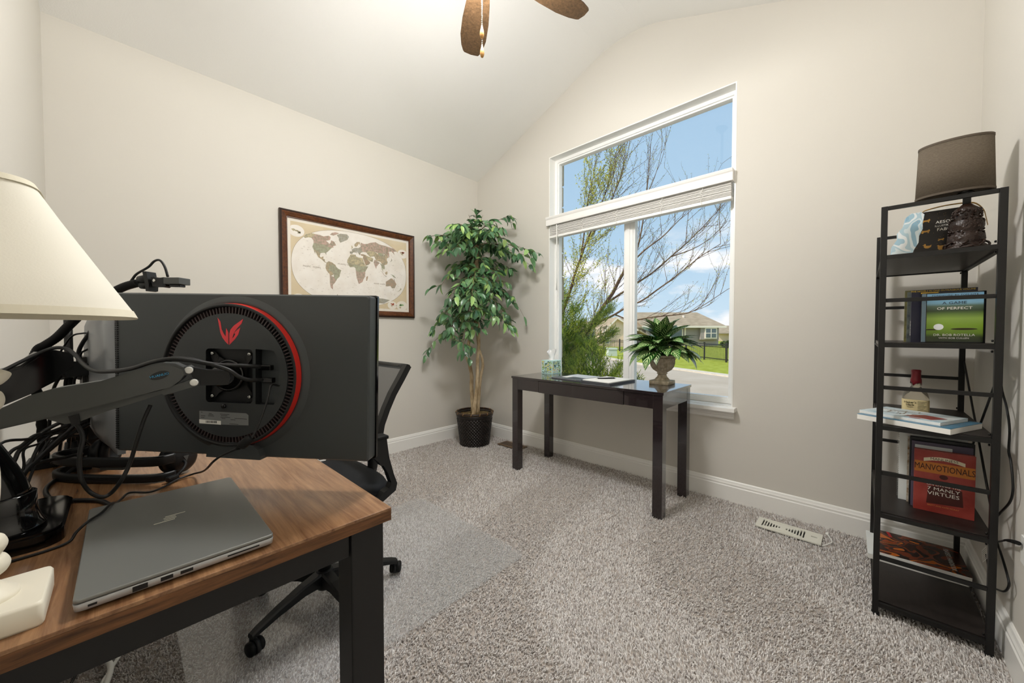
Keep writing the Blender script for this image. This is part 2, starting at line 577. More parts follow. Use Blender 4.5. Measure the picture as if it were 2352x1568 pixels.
b.build('apron', 'trim_white', w)

# ---- raised blind
mat('blind_white', '#efedea', rough=0.5)
bl = thing('window_blind', (-1.362, 2.69, 1.95), 'white slatted blind drawn up under its valance', 'blind')
b = MB()
VP_ = [(0, 2.068), (0.012, 2.068), (0.014, 2.085), (0.014, 2.118), (0.019, 2.126), (0.023, 2.138), (0.023, 2.143), (0, 2.143)]
b.ring_loft([[(x, 2.690 - d, z) for d, z in VP_] for x in (-2.112, -0.615)], True, False)
b.box(-2.112, -2.100, 2.690, 2.745, 2.068, 2.143); b.box(-0.627, -0.615, 2.690, 2.745, 2.068, 2.143)
b.build('valance', 'blind_white', bl)
b = MB(); b.box(-2.09, -0.628, 2.700, 2.752, 2.075, 2.12)
b.build('head_rail', 'blind_white', bl)
sl = MB(); sl.box(-2.088, -0.628, 2.702, 2.750, 0, 0.0028)
first = None
for i in range(12):
    z = 1.984 + i * 0.0075
    if first is None:
        sl.v = [(p[0], p[1], p[2] + z) for p in sl.v]
        first = sl.build('slat', 'blind_white', bl)
    else:
        o = first.copy(); COL.objects.link(o)
        o.location = first.location + Vector((0, rnd.uniform(-0.004, 0.004), 0.0075 * i))
b = MB(); b.box(-2.09, -0.626, 2.700, 2.752, 1.957, 1.979, bev=0.004)
b.build('bottom_rail', 'blind_white', bl)
for x in (-1.985, -1.73, -1.42, -1.07, -0.80):
    pts = [(x, 2.697, 2.08), (x + 0.006, 2.690, 2.055), (x - 0.010, 2.686, 2.035), (x + 0.010, 2.688, 2.012), (x - 0.006, 2.692, 1.99), (x, 2.696, 1.952)]
    cable('ladder_cord', pts, 0.0016, 'blind_white', bl, n=5, k=3)
cable('tilt_wand', [(-1.995, 2.682, 2.06), (-1.994, 2.682, 1.95), (-1.995, 2.684, 1.48)], 0.005, 'white_plastic', bl)

# ================================================================ ceiling fan
wood_mat('fan_wood', '#6b5138', '#40301f', (14, 14, 14), rough=0.45)
mat('bronze', '#2b2420', rough=0.4, metal=0.7)
def make_fan():
    HX, HY, ZB = -1.168, 1.066, 2.655
    f = thing('ceiling_fan', (HX, HY, ZB), 'brown wooden ceiling fan with pull chains above the room', 'ceiling fan')
    b = MB()
    b.lathe([(0.001, 0.0), (0.065, 0.0), (0.06, -0.05), (0.02, -0.09), (0.014, -0.10), (0.001, -0.10)], (HX, HY, cz(HX) + 0.03), 24)
    b.build('canopy', 'bronze', f)
    MB().cyl((HX, HY, ZB + 0.14), (HX, HY, cz(HX)), 0.013, n=12).build('downrod', 'bronze', f)
    MB().lathe([(0.02, 0.16), (0.06, 0.15), (0.105, 0.11), (0.115, 0.06), (0.11, 0.02), (0.07, 0.0), (0.05, -0.012), (0.001, -0.012)], (HX, HY, ZB + 0.01), 32).build('motor_housing', 'bronze', f)
    MB().lathe([(0.05, 0.0), (0.075, -0.010), (0.075, -0.022), (0.001, -0.022)], (HX, HY, ZB), 28).build('light_fitter', 'bronze', f)
    m_ = thin_glass('frosted_shade', (0.93, 0.90, 0.85, 1), 0.05, 0.3)
    for k in range(3):
        a = math.radians((-42, -142, 58)[k])
        bx, by, bz = HX + 0.115 * math.cos(a), HY + 0.115 * math.sin(a), ZB - 0.030
        sh = MB().lathe([(0.016, 0.045), (0.034, 0.030), (0.046, 0.0), (0.044, -0.026), (0.038, -0.044)], (bx, by, bz), 20, caps=False).build('glass_shade', 'frosted_shade', f)
        MB().tube([(HX + 0.05 * math.cos(a), HY + 0.05 * math.sin(a), ZB - 0.012), (HX + 0.10 * math.cos(a), HY + 0.10 * math.sin(a), ZB - 0.006), (bx, by, bz + 0.04)], 0.009, 8).build('lamp_arm', 'bronze', f)
        ld = bpy.data.lights.new('fan_bulb', 'POINT')
        ld.energy = FAN_POWER / 3
        ld.color = (1.0, 0.995, 0.985)
        ld.shadow_soft_size = 0.10
        lo = bpy.data.objects.new('fan_bulb', ld)
        COL.objects.link(lo)
        lo.location = (bx, by, bz)
        put(lo, f)
    # blades: tips 72 degrees apart
    a0 = math.atan2(1.367 - HY, -1.611 - HX)
    outl = []
    for s, w_ in ((0.15, 0.046), (0.22, 0.056), (0.32, 0.066), (0.42, 0.068), (0.49, 0.058), (0.528, 0.045)):
        outl.append((s, w_))
    poly = [(s, -w_) for s, w_ in outl] + [(0.5375, -0.038), (0.543, 0.0), (0.5375, 0.038)] + [(s, w_) for s, w_ in reversed(outl)]
    for k in range(5):
        a = a0 - k * 2 * PI / 5
        M = Matrix.Translation((HX, HY, ZB)) @ Matrix.Rotation(a, 4, 'Z') @ Matrix.Rotation(math.radians(9), 4, 'X')
        MB().prism(poly, -0.003, 0.003, M).build('blade', 'fan_wood', f)
        MB().box(0.06, 0.20, -0.018, 0.018, 0.003, 0.009, M, bev=0.003).build('blade_iron', 'bronze', f)
    for dx, dy, zb in ((-0.004, -0.012, 2.345), (-0.012, -0.004, 2.275)):
        px, py = HX + dx, HY + dy
        ch = MB()
        ch.cyl((px, py, zb + 0.03), (px, py, ZB - 0.02), 0.0012, n=6)
        z = zb + 0.03
        while z < ZB - 0.02:
            ch.sphere((px, py, z), 0.0022, 6, 4); z += 0.0085
        c = ch.build('pull_chain', 'steel', f)
        mat('pull_wood', '#b98a4e', rough=0.4)
        MB().lathe([(0.001, -0.022), (0.006, -0.018), (0.0095, -0.006), (0.008, 0.008), (0.004, 0.024), (0.002, 0.034)], (px, py, zb), 12).build('pull_knob', 'pull_wood', c)
make_fan()
# ================================================================ desk
wood_mat('desk_wood', '#9a7452', '#6a472e', (1.3, 17, 17), rough=0.27, spec=0.55, wave=4.2)
wood_mat('desk_edge', '#7d5433', '#3e2716', (20, 3, 30), rough=0.45, wave=4.0)
DZ = 0.740
DX0, DX1, DY0, DY1 = -1.93, -0.700, -0.185, 0.377
dk = thing('desk', ((DX0 + DX1) / 2, (DY0 + DY1) / 2, 0), 'rustic brown wood desk with black steel legs', 'desk')
b = MB(); b.box(DX0, DX1, DY0, DY1, DZ - 0.006, DZ, bev=0.0015)
top = b.build('tabletop', 'desk_wood', dk)
b = MB(); b.box(DX0 + 0.0005, DX1 - 0.0005, DY0 + 0.0005, DY1 - 0.0005, DZ - 0.026, DZ - 0.006)
b.build('edge_band', 'desk_edge', top, label='darker grained edge of the desk top')
LT = 0.066
for lx in (DX0 + 0.015, DX1 - 0.012 - LT):
    for ly in (DY0 + 0.010, DY1 - 0.012 - LT):
        b = MB(); b.box(lx, lx + LT, ly, ly + LT, 0.006, DZ - 0.026, bev=0.003)
        lg = b.build('leg', 'black_metal', dk)
        MB().cyl((lx + LT / 2, ly + LT / 2, 0), (lx + LT / 2, ly + LT / 2, 0.008), 0.02, n=14).build('foot', 'black_rubber', lg)
for (x0, x1, y0, y1) in ((DX1 - 0.055, DX1 - 0.018, DY0 + 0.076, DY1 - 0.079), (DX0 + 0.018, DX0 + 0.05, DY0 + 0.076, DY1 - 0.078),
                         (DX0 + 0.081, DX1 - 0.078, DY0 + 0.02, DY0 + 0.05), (DX0 + 0.081, DX1 - 0.078, DY1 - 0.05, DY1 - 0.02)):
    b = MB(); b.box(x0, x1, y0, y1, DZ - 0.076, DZ - 0.0265, bev=0.002)
    b.build('apron_rail', 'black_metal', dk)

# ================================================================ white table lamp on the desk
mat('lamp_cream', '#e6e0cf', rough=0.45)
mat('shade_cream', '#e2ded2', rough=0.85, spec=0.1, bump=(500, 0.1, 0.001))
LX, LY = -0.780, -0.125
lp = thing('table_lamp', (LX, LY, DZ), 'cream table lamp with flared square shade on desk', 'lamp')
b = MB()
b.ring_loft([[(LX + x, LY + y, DZ + z) for x, y in rrect(0.106 - i, 0.106 - i, 0.006, 3)] for z, i in ((0.0, 0.002), (0.003, 0), (0.026, 0), (0.030, 0.004))])
b.build('base', 'lamp_cream', lp)
b = MB()
b.lathe([(max(0.004, q.x * 0.86), q.y) for q in smooth_path([(r_, z_, 0) for r_, z_ in [(0.0347, 0.028), (0.034, 0.034), (0.0248, 0.042), (0.0161, 0.05), (0.0149, 0.056), (0.0236, 0.062), (0.0273, 0.071), (0.0236, 0.08), (0.0186, 0.083), (0.0223, 0.088), (0.0254, 0.096), (0.0223, 0.105), (0.0161, 0.11), (0.0149, 0.125), (0.0192, 0.15), (0.0205, 0.185), (0.0167, 0.225), (0.0136, 0.25), (0.0149, 0.258), (0.0236, 0.266), (0.0267, 0.276), (0.0236, 0.286), (0.0149, 0.29), (0.0248, 0.296), (0.0316, 0.304), (0.0316, 0.31), (0.0186, 0.316), (0.0087, 0.32), (0.01, 0.4)]], 4)], (LX, LY, DZ), 40)
b.build('column', 'lamp_cream', lp)
def squircle(h, k, n=96):
    out = []
    for i in range(n):
        a = 2 * PI * i / n
        c, s = math.cos(a), math.sin(a)
        out.append((math.copysign(abs(c) ** (2 / k), c) * h, math.copysign(abs(s) ** (2 / k), s) * h))
    return out
def shade_wall(b, zs, off):
    rings = []
    for z, h in zs:
        rings.append([(LX + x, LY + y, z) for x, y in squircle(h - off, 3.4)])
    return rings
SH = [(1.122, 0.140), (1.126, 0.1388), (1.165, 0.117), (1.205, 0.095), (1.245, 0.073), (1.276, 0.057), (1.284, 0.053)]
b = MB()
out_r = shade_wall(b, SH, 0.0); in_r = shade_wall(b, SH, 0.003)
b.ring_loft(out_r + list(reversed(in_r)), False, True, True)
b.build('shade', 'shade_cream', lp)
mat('shade_trim', '#d8d2bf', rough=0.8)
for z0, z1, h0, h1 in ((1.120, 1.1295, 0.1418, 0.1378), (1.279, 1.2865, 0.0575, 0.0535)):
    b = MB()
    r = [[(LX + x, LY + y, z0) for x, y in squircle(h0, 3.4)], [(LX + x, LY + y, z1) for x, y in squircle(h1, 3.4)],
         [(LX + x, LY + y, z1) for x, y in squircle(h1 - 0.004, 3.4)], [(LX + x, LY + y, z0) for x, y in squircle(h0 - 0.004, 3.4)]]
    b.ring_loft(r, False, False, True)
    b.build('shade_trim', 'shade_trim', lp)
b = MB()
for a in range(3):
    d = (math.cos(a * 2.094), math.sin(a * 2.094))
    b.tube([(LX, LY, 1.25), (LX + d[0] * 0.052, LY + d[1] * 0.052, 1.278)], 0.0015, 6)
b.build('spider', 'steel', lp)
MB().lathe([(0.012, 0.0), (0.016, 0.02), (0.028, 0.05), (0.03, 0.07), (0.022, 0.09), (0.001, 0.10)], (LX, LY, 1.14), 16).build('bulb', 'white_plastic', lp)

# ================================================================ laptop
mat('laptop_grey', '#80817e', rough=0.36, metal=0.45)
mat('laptop_side', '#b4b5b6', rough=0.35, metal=0.4)
mat('port_dark', '#0b0b0c', rough=0.5)
mat('logo_silver', '#e4e2d2', rough=0.3, metal=0.2)
lt = thing('laptop', (-0.895, 0.06, DZ), 'closed silver grey laptop at the desk corner', 'laptop')
PX0, PX1, PY0, PY1 = -1.075, -0.7155, -0.049, 0.171
b = MB()
b.ring_loft([[((PX0 + PX1) / 2 + x, (PY0 + PY1) / 2 + y, z) for x, y in rrect(PX1 - PX0 - i, PY1 - PY0 - i, 0.006, 4)] for z, i in ((DZ + 0.003, 0.010), (DZ + 0.0055, 0.002), (DZ + 0.0145, 0.0), (DZ + 0.0150, 0.001))])
lb = b.build('body', 'laptop_side', lt)
b = MB()
b.ring_loft([[((PX0 + PX1) / 2 + x, (PY0 + PY1) / 2 + y, z) for x, y in rrect(PX1 - PX0 - i, PY1 - PY0 - i, 0.006, 4)] for z, i in ((DZ + 0.0160, 0.002), (DZ + 0.0165, 0.0006), (DZ + 0.0200, 0.0006), (DZ + 0.0210, 0.003))])
lid = b.build('lid', 'laptop_grey', lt)
b = MB(); b.box(PX0 + 0.004, PX1 - 0.004, PY0 + 0.004, PY1 - 0.004, DZ + 0.0148, DZ + 0.0162)
b.build('gasket', 'port_dark', lt)
xs = PX1 + 0.0002
for (y0, y1, z0, z1) in ((-0.036, -0.028, 0.0085, 0.0112), (0.004, 0.019, 0.0066, 0.0135), (0.032, 0.045, 0.0078, 0.0130), (0.053, 0.067, 0.0080, 0.0125), (0.108, 0.150, 0.0092, 0.0112)):
    b = MB(); b.box(xs - 0.004, xs, y0, y1, DZ + z0, DZ + z1)
    b.build('port', 'port_dark', lb)
# four slanted strokes on the lid (read from the far long side)
Ml = frame((-0.915, 0.055, DZ + 0.0210), (0, 1, 0), (-1, 0, 0), (0, 0, 1))
for k, (sx, l0, l1) in enumerate(((-0.0105, -0.022, 0.006), (-0.0035, -0.008, 0.0085), (0.0035, -0.0085, 0.008), (0.0105, -0.006, 0.022))):
    dx = 0.25
    poly = [(l0, sx + (l0) * 0.06 - 0.0008), (l1, sx + l1 * 0.06 - 0.0008), (l1, sx + l1 * 0.06 + 0.0008), (l0, sx + l0 * 0.06 + 0.0008)]
    MB().prism(poly, 0, 0.0003, Ml).build('logo_stroke', 'logo_silver', lid)
for y in (PY0 + 0.03, PY1 - 0.03):
    b = MB(); b.box(PX0 + 0.03, PX1 - 0.03, y - 0.004, y + 0.004, DZ, DZ + 0.003)
    b.build('foot_strip', 'black_rubber', lt)

# ================================================================ big monitor (its back towards the room)
RT = Vector((0.7256, 0.6881, 0)); FWD = Vector((-0.6881, 0.7256, 0))
roll = math.radians(-1.1)
yw = math.radians(4.2)
mh = RT * math.cos(yw) - FWD * math.sin(yw)
mu = mh * math.cos(roll) + Vector((0, 0, 1)) * math.sin(roll)
mn = Vector((mh.y, -mh.x, 0))
mvv = mn.cross(mu)
MC = Vector((-1.024, 0.180, 1.003))
MM = frame(MC, mu, mvv, mn)
mn_label = 'large dark grey monitor seen from behind with red ring emblem'
mo = thing('computer_monitor', (MC.x, MC.y, DZ), mn_label, 'monitor')
mat('monitor_back', '#3a3e3f', rough=0.42, spec=0.5)
mat('monitor_back_disc', '#303334', rough=0.38, spec=0.5)
mat('monitor_red', '#c22a22', rough=0.28, spec=0.6)
mat('emblem_red', '#d83a42', rough=0.4)
mat('screen_glass', '#0a0b0c', rough=0.08, spec=0.6)
W2, H2 = 0.3045, 0.184
b = MB()
b.ring_loft([[(x, y, z) for x, y in rrect(2 * W2 - i, 2 * H2 - i, 0.006, 3)] for z, i in ((-0.034, 0.004), (-0.033, 0.0), (-0.004, 0.0), (0.0, 0.006))], M=MM, smooth=False)
body = b.build('casing', 'monitor_back', mo)
b = MB()
b.ring_loft([[(x, y, z) for x, y in rrect(2 * W2 + 0.006, 2 * H2 + 0.006, 0.004, 3)] for z in (-0.042, -0.034)], M=MM, smooth=False)
b.build('bezel', 'black_gloss', mo)
b = MB(); b.box(-W2 + 0.004, W2 - 0.004, -H2 + 0.010, H2 - 0.004, -0.0432, -0.042, MM)
b.build('screen', 'screen_glass', mo)
b = MB()
for i in range(70):
    y = -H2 + 0.006 + i * (2 * H2 - 0.012) / 70
    b.box(-W2 + 0.004, -W2 + 0.010, y, y + 0.0028, 0.0, 0.0022, MM)
tag(b.build('side_vent_ribs', 'black_plastic', mo), None, None, None, 'stuff')
CC = (-0.0075, 0.002)
MD = MM @ Matrix.Translation((CC[0], CC[1], 0)) @ Matrix.Scale(0.965, 4)
b = MB()
b.lathe([(0.1855, -0.001), (0.183, 0.0006), (0.179, 0.0022), (0.174, 0.0046), (0.171, 0.0056), (0.167, 0.0056), (0.166, 0.0050)], n=96, M=MD, caps=False)
b.build('shell_bulge', 'monitor_back', mo)
b = MB(); b.lathe([(0.1665, 0.006), (0.1645, 0.0205)], n=96, M=MD, caps=False)
b.build('red_ring', 'monitor_red', mo)
b = MB(); b.lathe([(0.1645, 0.0205), (0.1630, 0.0225), (0.1585, 0.0225), (0.1575, 0.0205), (0.1565, 0.010), (0.1425, 0.010)], n=96, M=MD, caps=False)
b.build('vent_channel', 'black_plastic', mo)
b = MB()
for i in range(120):
    a = 2 * PI * i / 120
    b.box(0.1425, 0.1568, -0.0013, 0.0013, 0.010, 0.0168, MD @ Matrix.Rotation(a, 4, 'Z') @ Matrix.Rotation(0.0, 4, 'X'))
mat('vent_fin', '#3a2e2e', rough=0.45)
tag(b.build('vent_fins', 'vent_fin', mo), 'thin fins in the ring slot', None, None, 'stuff')
# disc with two pockets
bm = bmesh.new()
ZD = 0.0195
def loop(pts):
    vs = [bm.verts.new((x, y, ZD)) for x, y in pts]
    return [bm.edges.new((vs[i], vs[(i + 1) % len(vs)])) for i in range(len(vs))]
R_D = 0.1425
circ = [(R_D * math.cos(2 * PI * i / 96), R_D * math.sin(2 * PI * i / 96)) for i in range(96)]
pk1 = rrect(0.114, 0.124, 0.008, 4, 0.002, -0.001)
pk2 = [(0.066, 0.062), (0.108, 0.060), (0.118, 0.045), (0.124, 0.022), (0.126, 0.0), (0.124, -0.022), (0.119, -0.045), (0.110, -0.064), (0.066, -0.064)]
ed = loop(circ) + loop(pk1) + loop(pk2)
bmesh.ops.triangle_fill(bm, use_beauty=True, edges=ed)
b = MB().bm(bm, MD)
b.lathe([(R_D, ZD), (R_D, 0.010)], n=96, M=MD, caps=False)
disc = b.build('back_disc', 'monitor_back_disc', mo, fix=True)
for nm, pk, dep in (('mount_pocket', pk1, 0.004), ('port_pocket', pk2, -0.012)):
    b = MB()
    b.ring_loft([[(x, y, ZD) for x, y in pk], [(x, y, dep) for x, y in pk]], False, False, M=MD)
    b.add([(x, y, dep) for x, y in pk], [tuple(range(len(pk)))], False, MD)
    b.build(nm, 'black_plastic', disc, fix=False)
def pxm(px, py):
    """outline point on the monitor back, drawn in units of 0.981 mm from the dish centre"""
    return ((px - 527) * 0.000985, (862 - py) * 0.000985)
E1 = [(501, 728), (508, 737), (511, 755), (516, 765), (521, 772), (522, 752), (525, 757), (527.5, 762), (527.5, 790), (520, 783), (513, 774), (508, 763), (504.5, 745)]
E2 = [(564, 730), (560, 741), (549, 752), (541, 763), (537, 776), (541, 772), (545, 765), (541, 763.5), (550, 755), (557, 750), (552, 766), (544, 777), (530, 791), (530, 765), (533, 755), (541, 746)]
for E_ in (E1, E2):
    MB().prism([pxm(*p) for p in E_], ZD, ZD + 0.0005, MD).build('emblem', 'emblem_red', disc, label='red winged emblem stroke')
mat('sticker_grey', '#77797a', rough=0.5)
P0 = pxm(455, 947); P1 = pxm(577, 978)
MB().prism([(P0[0], P0[1]), (P0[0], P1[1]), (P1[0], P1[1] + 0.001), (P1[0], P0[1] - 0.006), (P1[0] - 0.006, P0[1] - 0.002)], ZD, ZD + 0.0003, MD).build('rating_sticker', 'sticker_grey', disc, label='grey rating sticker')
MB().prism([pxm(455, 967), pxm(455, 976), pxm(509, 978), pxm(509, 969)], ZD + 0.0003, ZD + 0.0005, MD).build('barcode_label', 'paper_white', disc)
b = MB()
x = 471
while x < 498:
    w_ = rnd.choice((0.7, 1.0, 1.6))
    b.prism([pxm(x, 969.5), pxm(x, 975), pxm(x + w_, 975), pxm(x + w_, 969.5)], ZD + 0.0005, ZD + 0.0006, MD); x += w_ + rnd.choice((0.7, 1.1))
b.build('barcode', 'ink_black', disc)
b = MB()
for (xa, xb_, yy) in ((459, 463, 950), (479, 486, 952), (477, 492, 958), (478, 490, 955), (507, 530, 953), (509, 525, 956), (508, 532, 960), (511, 520, 963), (543, 573, 962), (533, 545, 965), (530, 552, 975), (459, 470, 958), (459, 468, 962)):
    b.prism([pxm(xa, yy - 0.5), pxm(xa, yy + 0.5), pxm(xb_, yy + 1), pxm(xb_, yy)], ZD + 0.0003, ZD + 0.0004, MD)
tag(b.build('fine_print', 'ink_black', disc), None, None, None, 'stuff')
b = MB(); c0 = pxm(517, 934)
b.lathe([(0.005, 0), (0.005, 0.003), (0.001, 0.003)], (c0[0], c0[1], ZD), 14, M=MD)
b.build('button', 'black_gloss', disc)
# lower hump and stand-off below the panel
b = MB()
hp = [(470, 1056), (472, 1040), (480, 1028), (492, 1022), (540, 1019), (585, 1024), (598, 1034), (604, 1050), (604, 1058)]
b.prism([((p[0] - 527) * 0.000985, (862 - p[1]) * 0.000985) for p in hp], -0.02, 0.018, MD)
b.build('chin', 'monitor_back', mo)

# ---- mount plate and arm head
arm = thing('monitor_arm', (-1.05, -0.14, DZ), 'dark grey gas spring monitor arm on glossy black base', 'monitor arm')
plate = []
for sx, sy in ((1, 1), (-1, 1), (-1, -1), (1, -1)):
    seg = [(0.018, 0.036), (0.030, 0.042), (0.038, 0.052), (0.046, 0.055), (0.051, 0.050), (0.050, 0.040), (0.040, 0.026), (0.037, 0.014)]
    if sx * sy > 0:
        seg = list(reversed(seg))
    plate += [(sx * x, sy * y) for x, y in seg]
MB().prism(plate, 0.008, 0.011, MD).build('mount_plate', 'black_metal', arm)
for sx, sy in ((1, 1), (-1, 1), (-1, -1), (1, -1)):
    b = MB(); b.lathe([(0.0042, 0.011), (0.0042, 0.0135), (0.003, 0.015), (0.001, 0.015)], (sx * 0.0455, sy * 0.0495, 0), 14, M=MD)
    s = b.build('screw', 'steel', arm)
    MB().box(sx * 0.0455 - 0.0024, sx * 0.0455 + 0.0024, sy * 0.0495 - 0.0005, sy * 0.0495 + 0.0005, 0.0150, 0.0153, MD).build('screw_slot', 'ink_black', s)
for sx, sy in ((1, 1), (-1, 1)):
    MB().prism([(sx * 0.034 + dx, sy * 0.041 + dy) for dx, dy in ((-0.003, 0.003), (-0.003, -0.001), (-0.0016, -0.003), (-0.0016, -0.009), (0.0016, -0.009), (0.0016, -0.003), (0.003, -0.001), (0.003, 0.003))], 0.0110, 0.0113, MD).build('keyhole', 'ink_black', arm)
b = MB(); b.lathe([(0.030, 0.0), (0.036, 0.004), (0.037, 0.010), (0.032, 0.012), (0.030, 0.008)], (0, 0, 0.011), 40, M=MD)
b.build('swivel_ring', 'black_gloss', arm)
b = MB(); b.lathe([(0.026, 0.012), (0.026, 0.030), (0.022, 0.040), (0.012, 0.046), (0.001, 0.047)], (-0.008, 0.0, 0), 32, M=MD)
b.build('ball_joint', 'black_gloss', arm)
# gas-spring beam in its own vertical plane
A0 = Vector((-1.013, -0.138, 0)); A1 = Vector((-0.954, 0.099, 0))
au = (A1 - A0).normalized()
MA = frame(A0, au, (0, 0, 1), au.cross(Vector((0, 0, 1))))     # local x along, y up, z towards the camera side
beam = [(-0.060, 0.938), (-0.050, 0.962), (0.0, 0.972), (0.009, 0.980), (0.037, 0.997), (0.062, 1.006), (0.119, 1.015), (0.170, 1.034), (0.197, 1.043), (0.216, 1.041), (0.229, 1.033), (0.232, 1.022), (0.225, 1.010), (0.212, 0.998), (0.097, 0.966), (-0.001, 0.944)]
b = MB(); b.prism(beam, -0.022, 0.016, MA)
inner = [(x * 0.985 + 0.0015, (y - 0.99) * 0.93 + 0.99) for x, y in beam]
b.prism(inner, 0.016, 0.019, MA)
b.build('spring_beam', 'dark_grey_plastic', arm)
under = [(0.050, 0.957), (0.212, 0.996), (0.200, 0.986), (0.169, 0.975), (0.123, 0.960), (0.086, 0.944), (0.073, 0.944), (0.056, 0.953)]
MB().prism(under, -0.016, 0.010, MA).build('cable_cover', 'dark_grey_plastic', arm)
b = MB(); b.prism([(0.078, 0.957), (0.090, 0.960), (0.092, 0.942), (0.082, 0.940)], -0.018, 0.013, MA)
b.build('cable_clip', 'black_plastic', arm)
badge = [(0.1955 + 0.0135 * math.cos(2 * PI * i / 24), 1.0205 + 0.0075 * math.sin(2 * PI * i / 24) + 0.0035 * math.cos(2 * PI * i / 24)) for i in range(24)]
bd = MB().prism(badge, 0.019, 0.0197, MA).build('badge', 'black_gloss', arm, label='oval badge with blue lettering')
mat('badge_blue', '#3aa0cf', rough=0.4)
text_mesh('badge_lettering', 'HUANUO', 0.0062, MA @ Matrix.Translation((0.1955, 1.0205, 0.0198)) @ Matrix.Rotation(0.24, 4, 'Z'), 'badge_blue', bd)
lk1 = [(0.190, 1.022), (0.236, 1.036), (0.243, 1.030), (0.242, 1.022), (0.236, 1.019), (0.195, 1.010)]
lk2 = [(0.190, 0.990), (0.243, 1.011), (0.251, 1.006), (0.251, 0.998), (0.244, 0.995), (0.200, 0.982)]
for l_, c_ in ((lk1, (0.236, 1.0275)), (lk2, (0.2435, 1.0030))):
    q = MB().prism(l_, -0.016, 0.012, MA).build('link_bar', 'dark_grey_plastic', arm)
    b = MB(); b.lathe([(0.0066, 0.012), (0.0066, 0.0136), (0.0052, 0.0146), (0.001, 0.0147)], (c_[0], c_[1], 0), 20, M=MA)
    b.build('pivot_cap', 'white_plastic', q)
b = MB(); b.prism([(0.234, 1.034), (0.262, 1.026), (0.296, 1.022), (0.300, 1.008), (0.296, 0.994), (0.246, 0.996)], -0.014, 0.008, MA)
b.build('head_block', 'black_plastic', arm)
hb0 = MA @ Vector((0.290, 1.008, -0.004))
hb1 = MD @ Vector((-0.006, 0.0, 0.036))
MB().tube([hb0, hb0.lerp(hb1, 0.5), hb1], [0.015, 0.016, 0.016], 16).build('head_pivot', 'black_plastic', arm)
# base
b = MB()
base_o = rrect(0.216, 0.165, 0.035, 7, -1.092, -0.157)
b.prism(base_o, DZ, DZ + 0.022)
b.prism([(-1.092 + (x + 1.092) * 0.97, -0.15 + (y + 0.15) * 0.95) for x, y in base_o], DZ + 0.022, DZ + 0.026)
b.build('base_plate', 'black_gloss', arm)
b = MB()
b.lathe([(0.050, 0.766), (0.050, 0.772), (0.044, 0.780), (0.040, 0.80), (0.040, 0.826), (0.037, 0.828)], (-1.042, -0.146, 0), 32)
b.build('collar', 'black_gloss', arm)
MB().tube(smooth_path([(-1.042, -0.146, 0.815), (-1.042, -0.155, 0.850), (-1.041, -0.168, 0.890), (-1.038, -0.182, 0.930), (-1.036, -0.188, 0.950)], 3), [0.037, 0.0368, 0.0364, 0.036, 0.0352, 0.0344, 0.0336, 0.0328, 0.032, 0.0312, 0.0304, 0.030, 0.030], 32).build('post', 'black_gloss', arm)
MB().tube([(-1.034, -0.190, 0.935), (-1.030, -0.190, 0.962)], [0.034, 0.034], 28).build('elbow', 'black_gloss', arm)

# ================================================================ second arm and second monitor
B0 = Vector((-1.436, -0.195, 0)); B1 = Vector((-1.485, -0.061, 0))
bu = (B1 - B0).normalized()
MA2 = frame(B0, bu, (0, 0, 1), bu.cross(Vector((0, 0, 1))))
if MA2.col[2].xyz.dot(Vector((1, 0, 0))) < 0:
    pass
ar2 = thing('monitor_arm', (-1.50, -0.12, DZ), 'glossy black monitor arm behind the lamp shade', 'monitor arm')
beam2 = [(-0.045, 0.985), (0.001, 1.014), (0.026, 1.024), (0.056, 1.053), (0.080, 1.057), (0.102, 1.049), (0.110, 1.031), (0.108, 1.012), (0.093, 0.998), (0.079, 0.980), (0.038, 0.953), (0.0, 0.934), (-0.045, 0.920)]
b = MB(); b.prism(beam2, -0.02, 0.02, MA2)
ctr = (0.03, 0.99)
for s_, h_ in ((0.93, 0.025), (0.80, 0.028)):
    b.prism([(ctr[0] + (x - ctr[0]) * s_, ctr[1] + (y - ctr[1]) * s_) for x, y in beam2], -h_, h_, MA2)
b.build('spring_beam', 'black_gloss', ar2)
b = MB(); b.prism([(0.085, 1.035), (0.135, 1.02), (0.150, 1.012), (0.150, 0.99), (0.10, 0.985)], -0.012, 0.012, MA2)
b.build('head_block', 'black_plastic', ar2)
MB().cyl((-1.632, -0.104, DZ), (-1.632, -0.104, 1.24), 0.0085, n=16).build('pole', 'black_metal', ar2)
b = MB(); b.lathe([(0.055, 0), (0.055, 0.006), (0.016, 0.014), (0.012, 0.05), (0.0086, 0.05)], (-1.632, -0.104, DZ), 24)
b.build('pole_base', 'black_metal', ar2)
MB().tube([(-1.632, -0.104, 0.985), (-1.56, -0.125, 0.985), (-1.46, -0.185, 0.97)], [0.016, 0.014, 0.016], 12).build('rear_link', 'black_gloss', ar2)

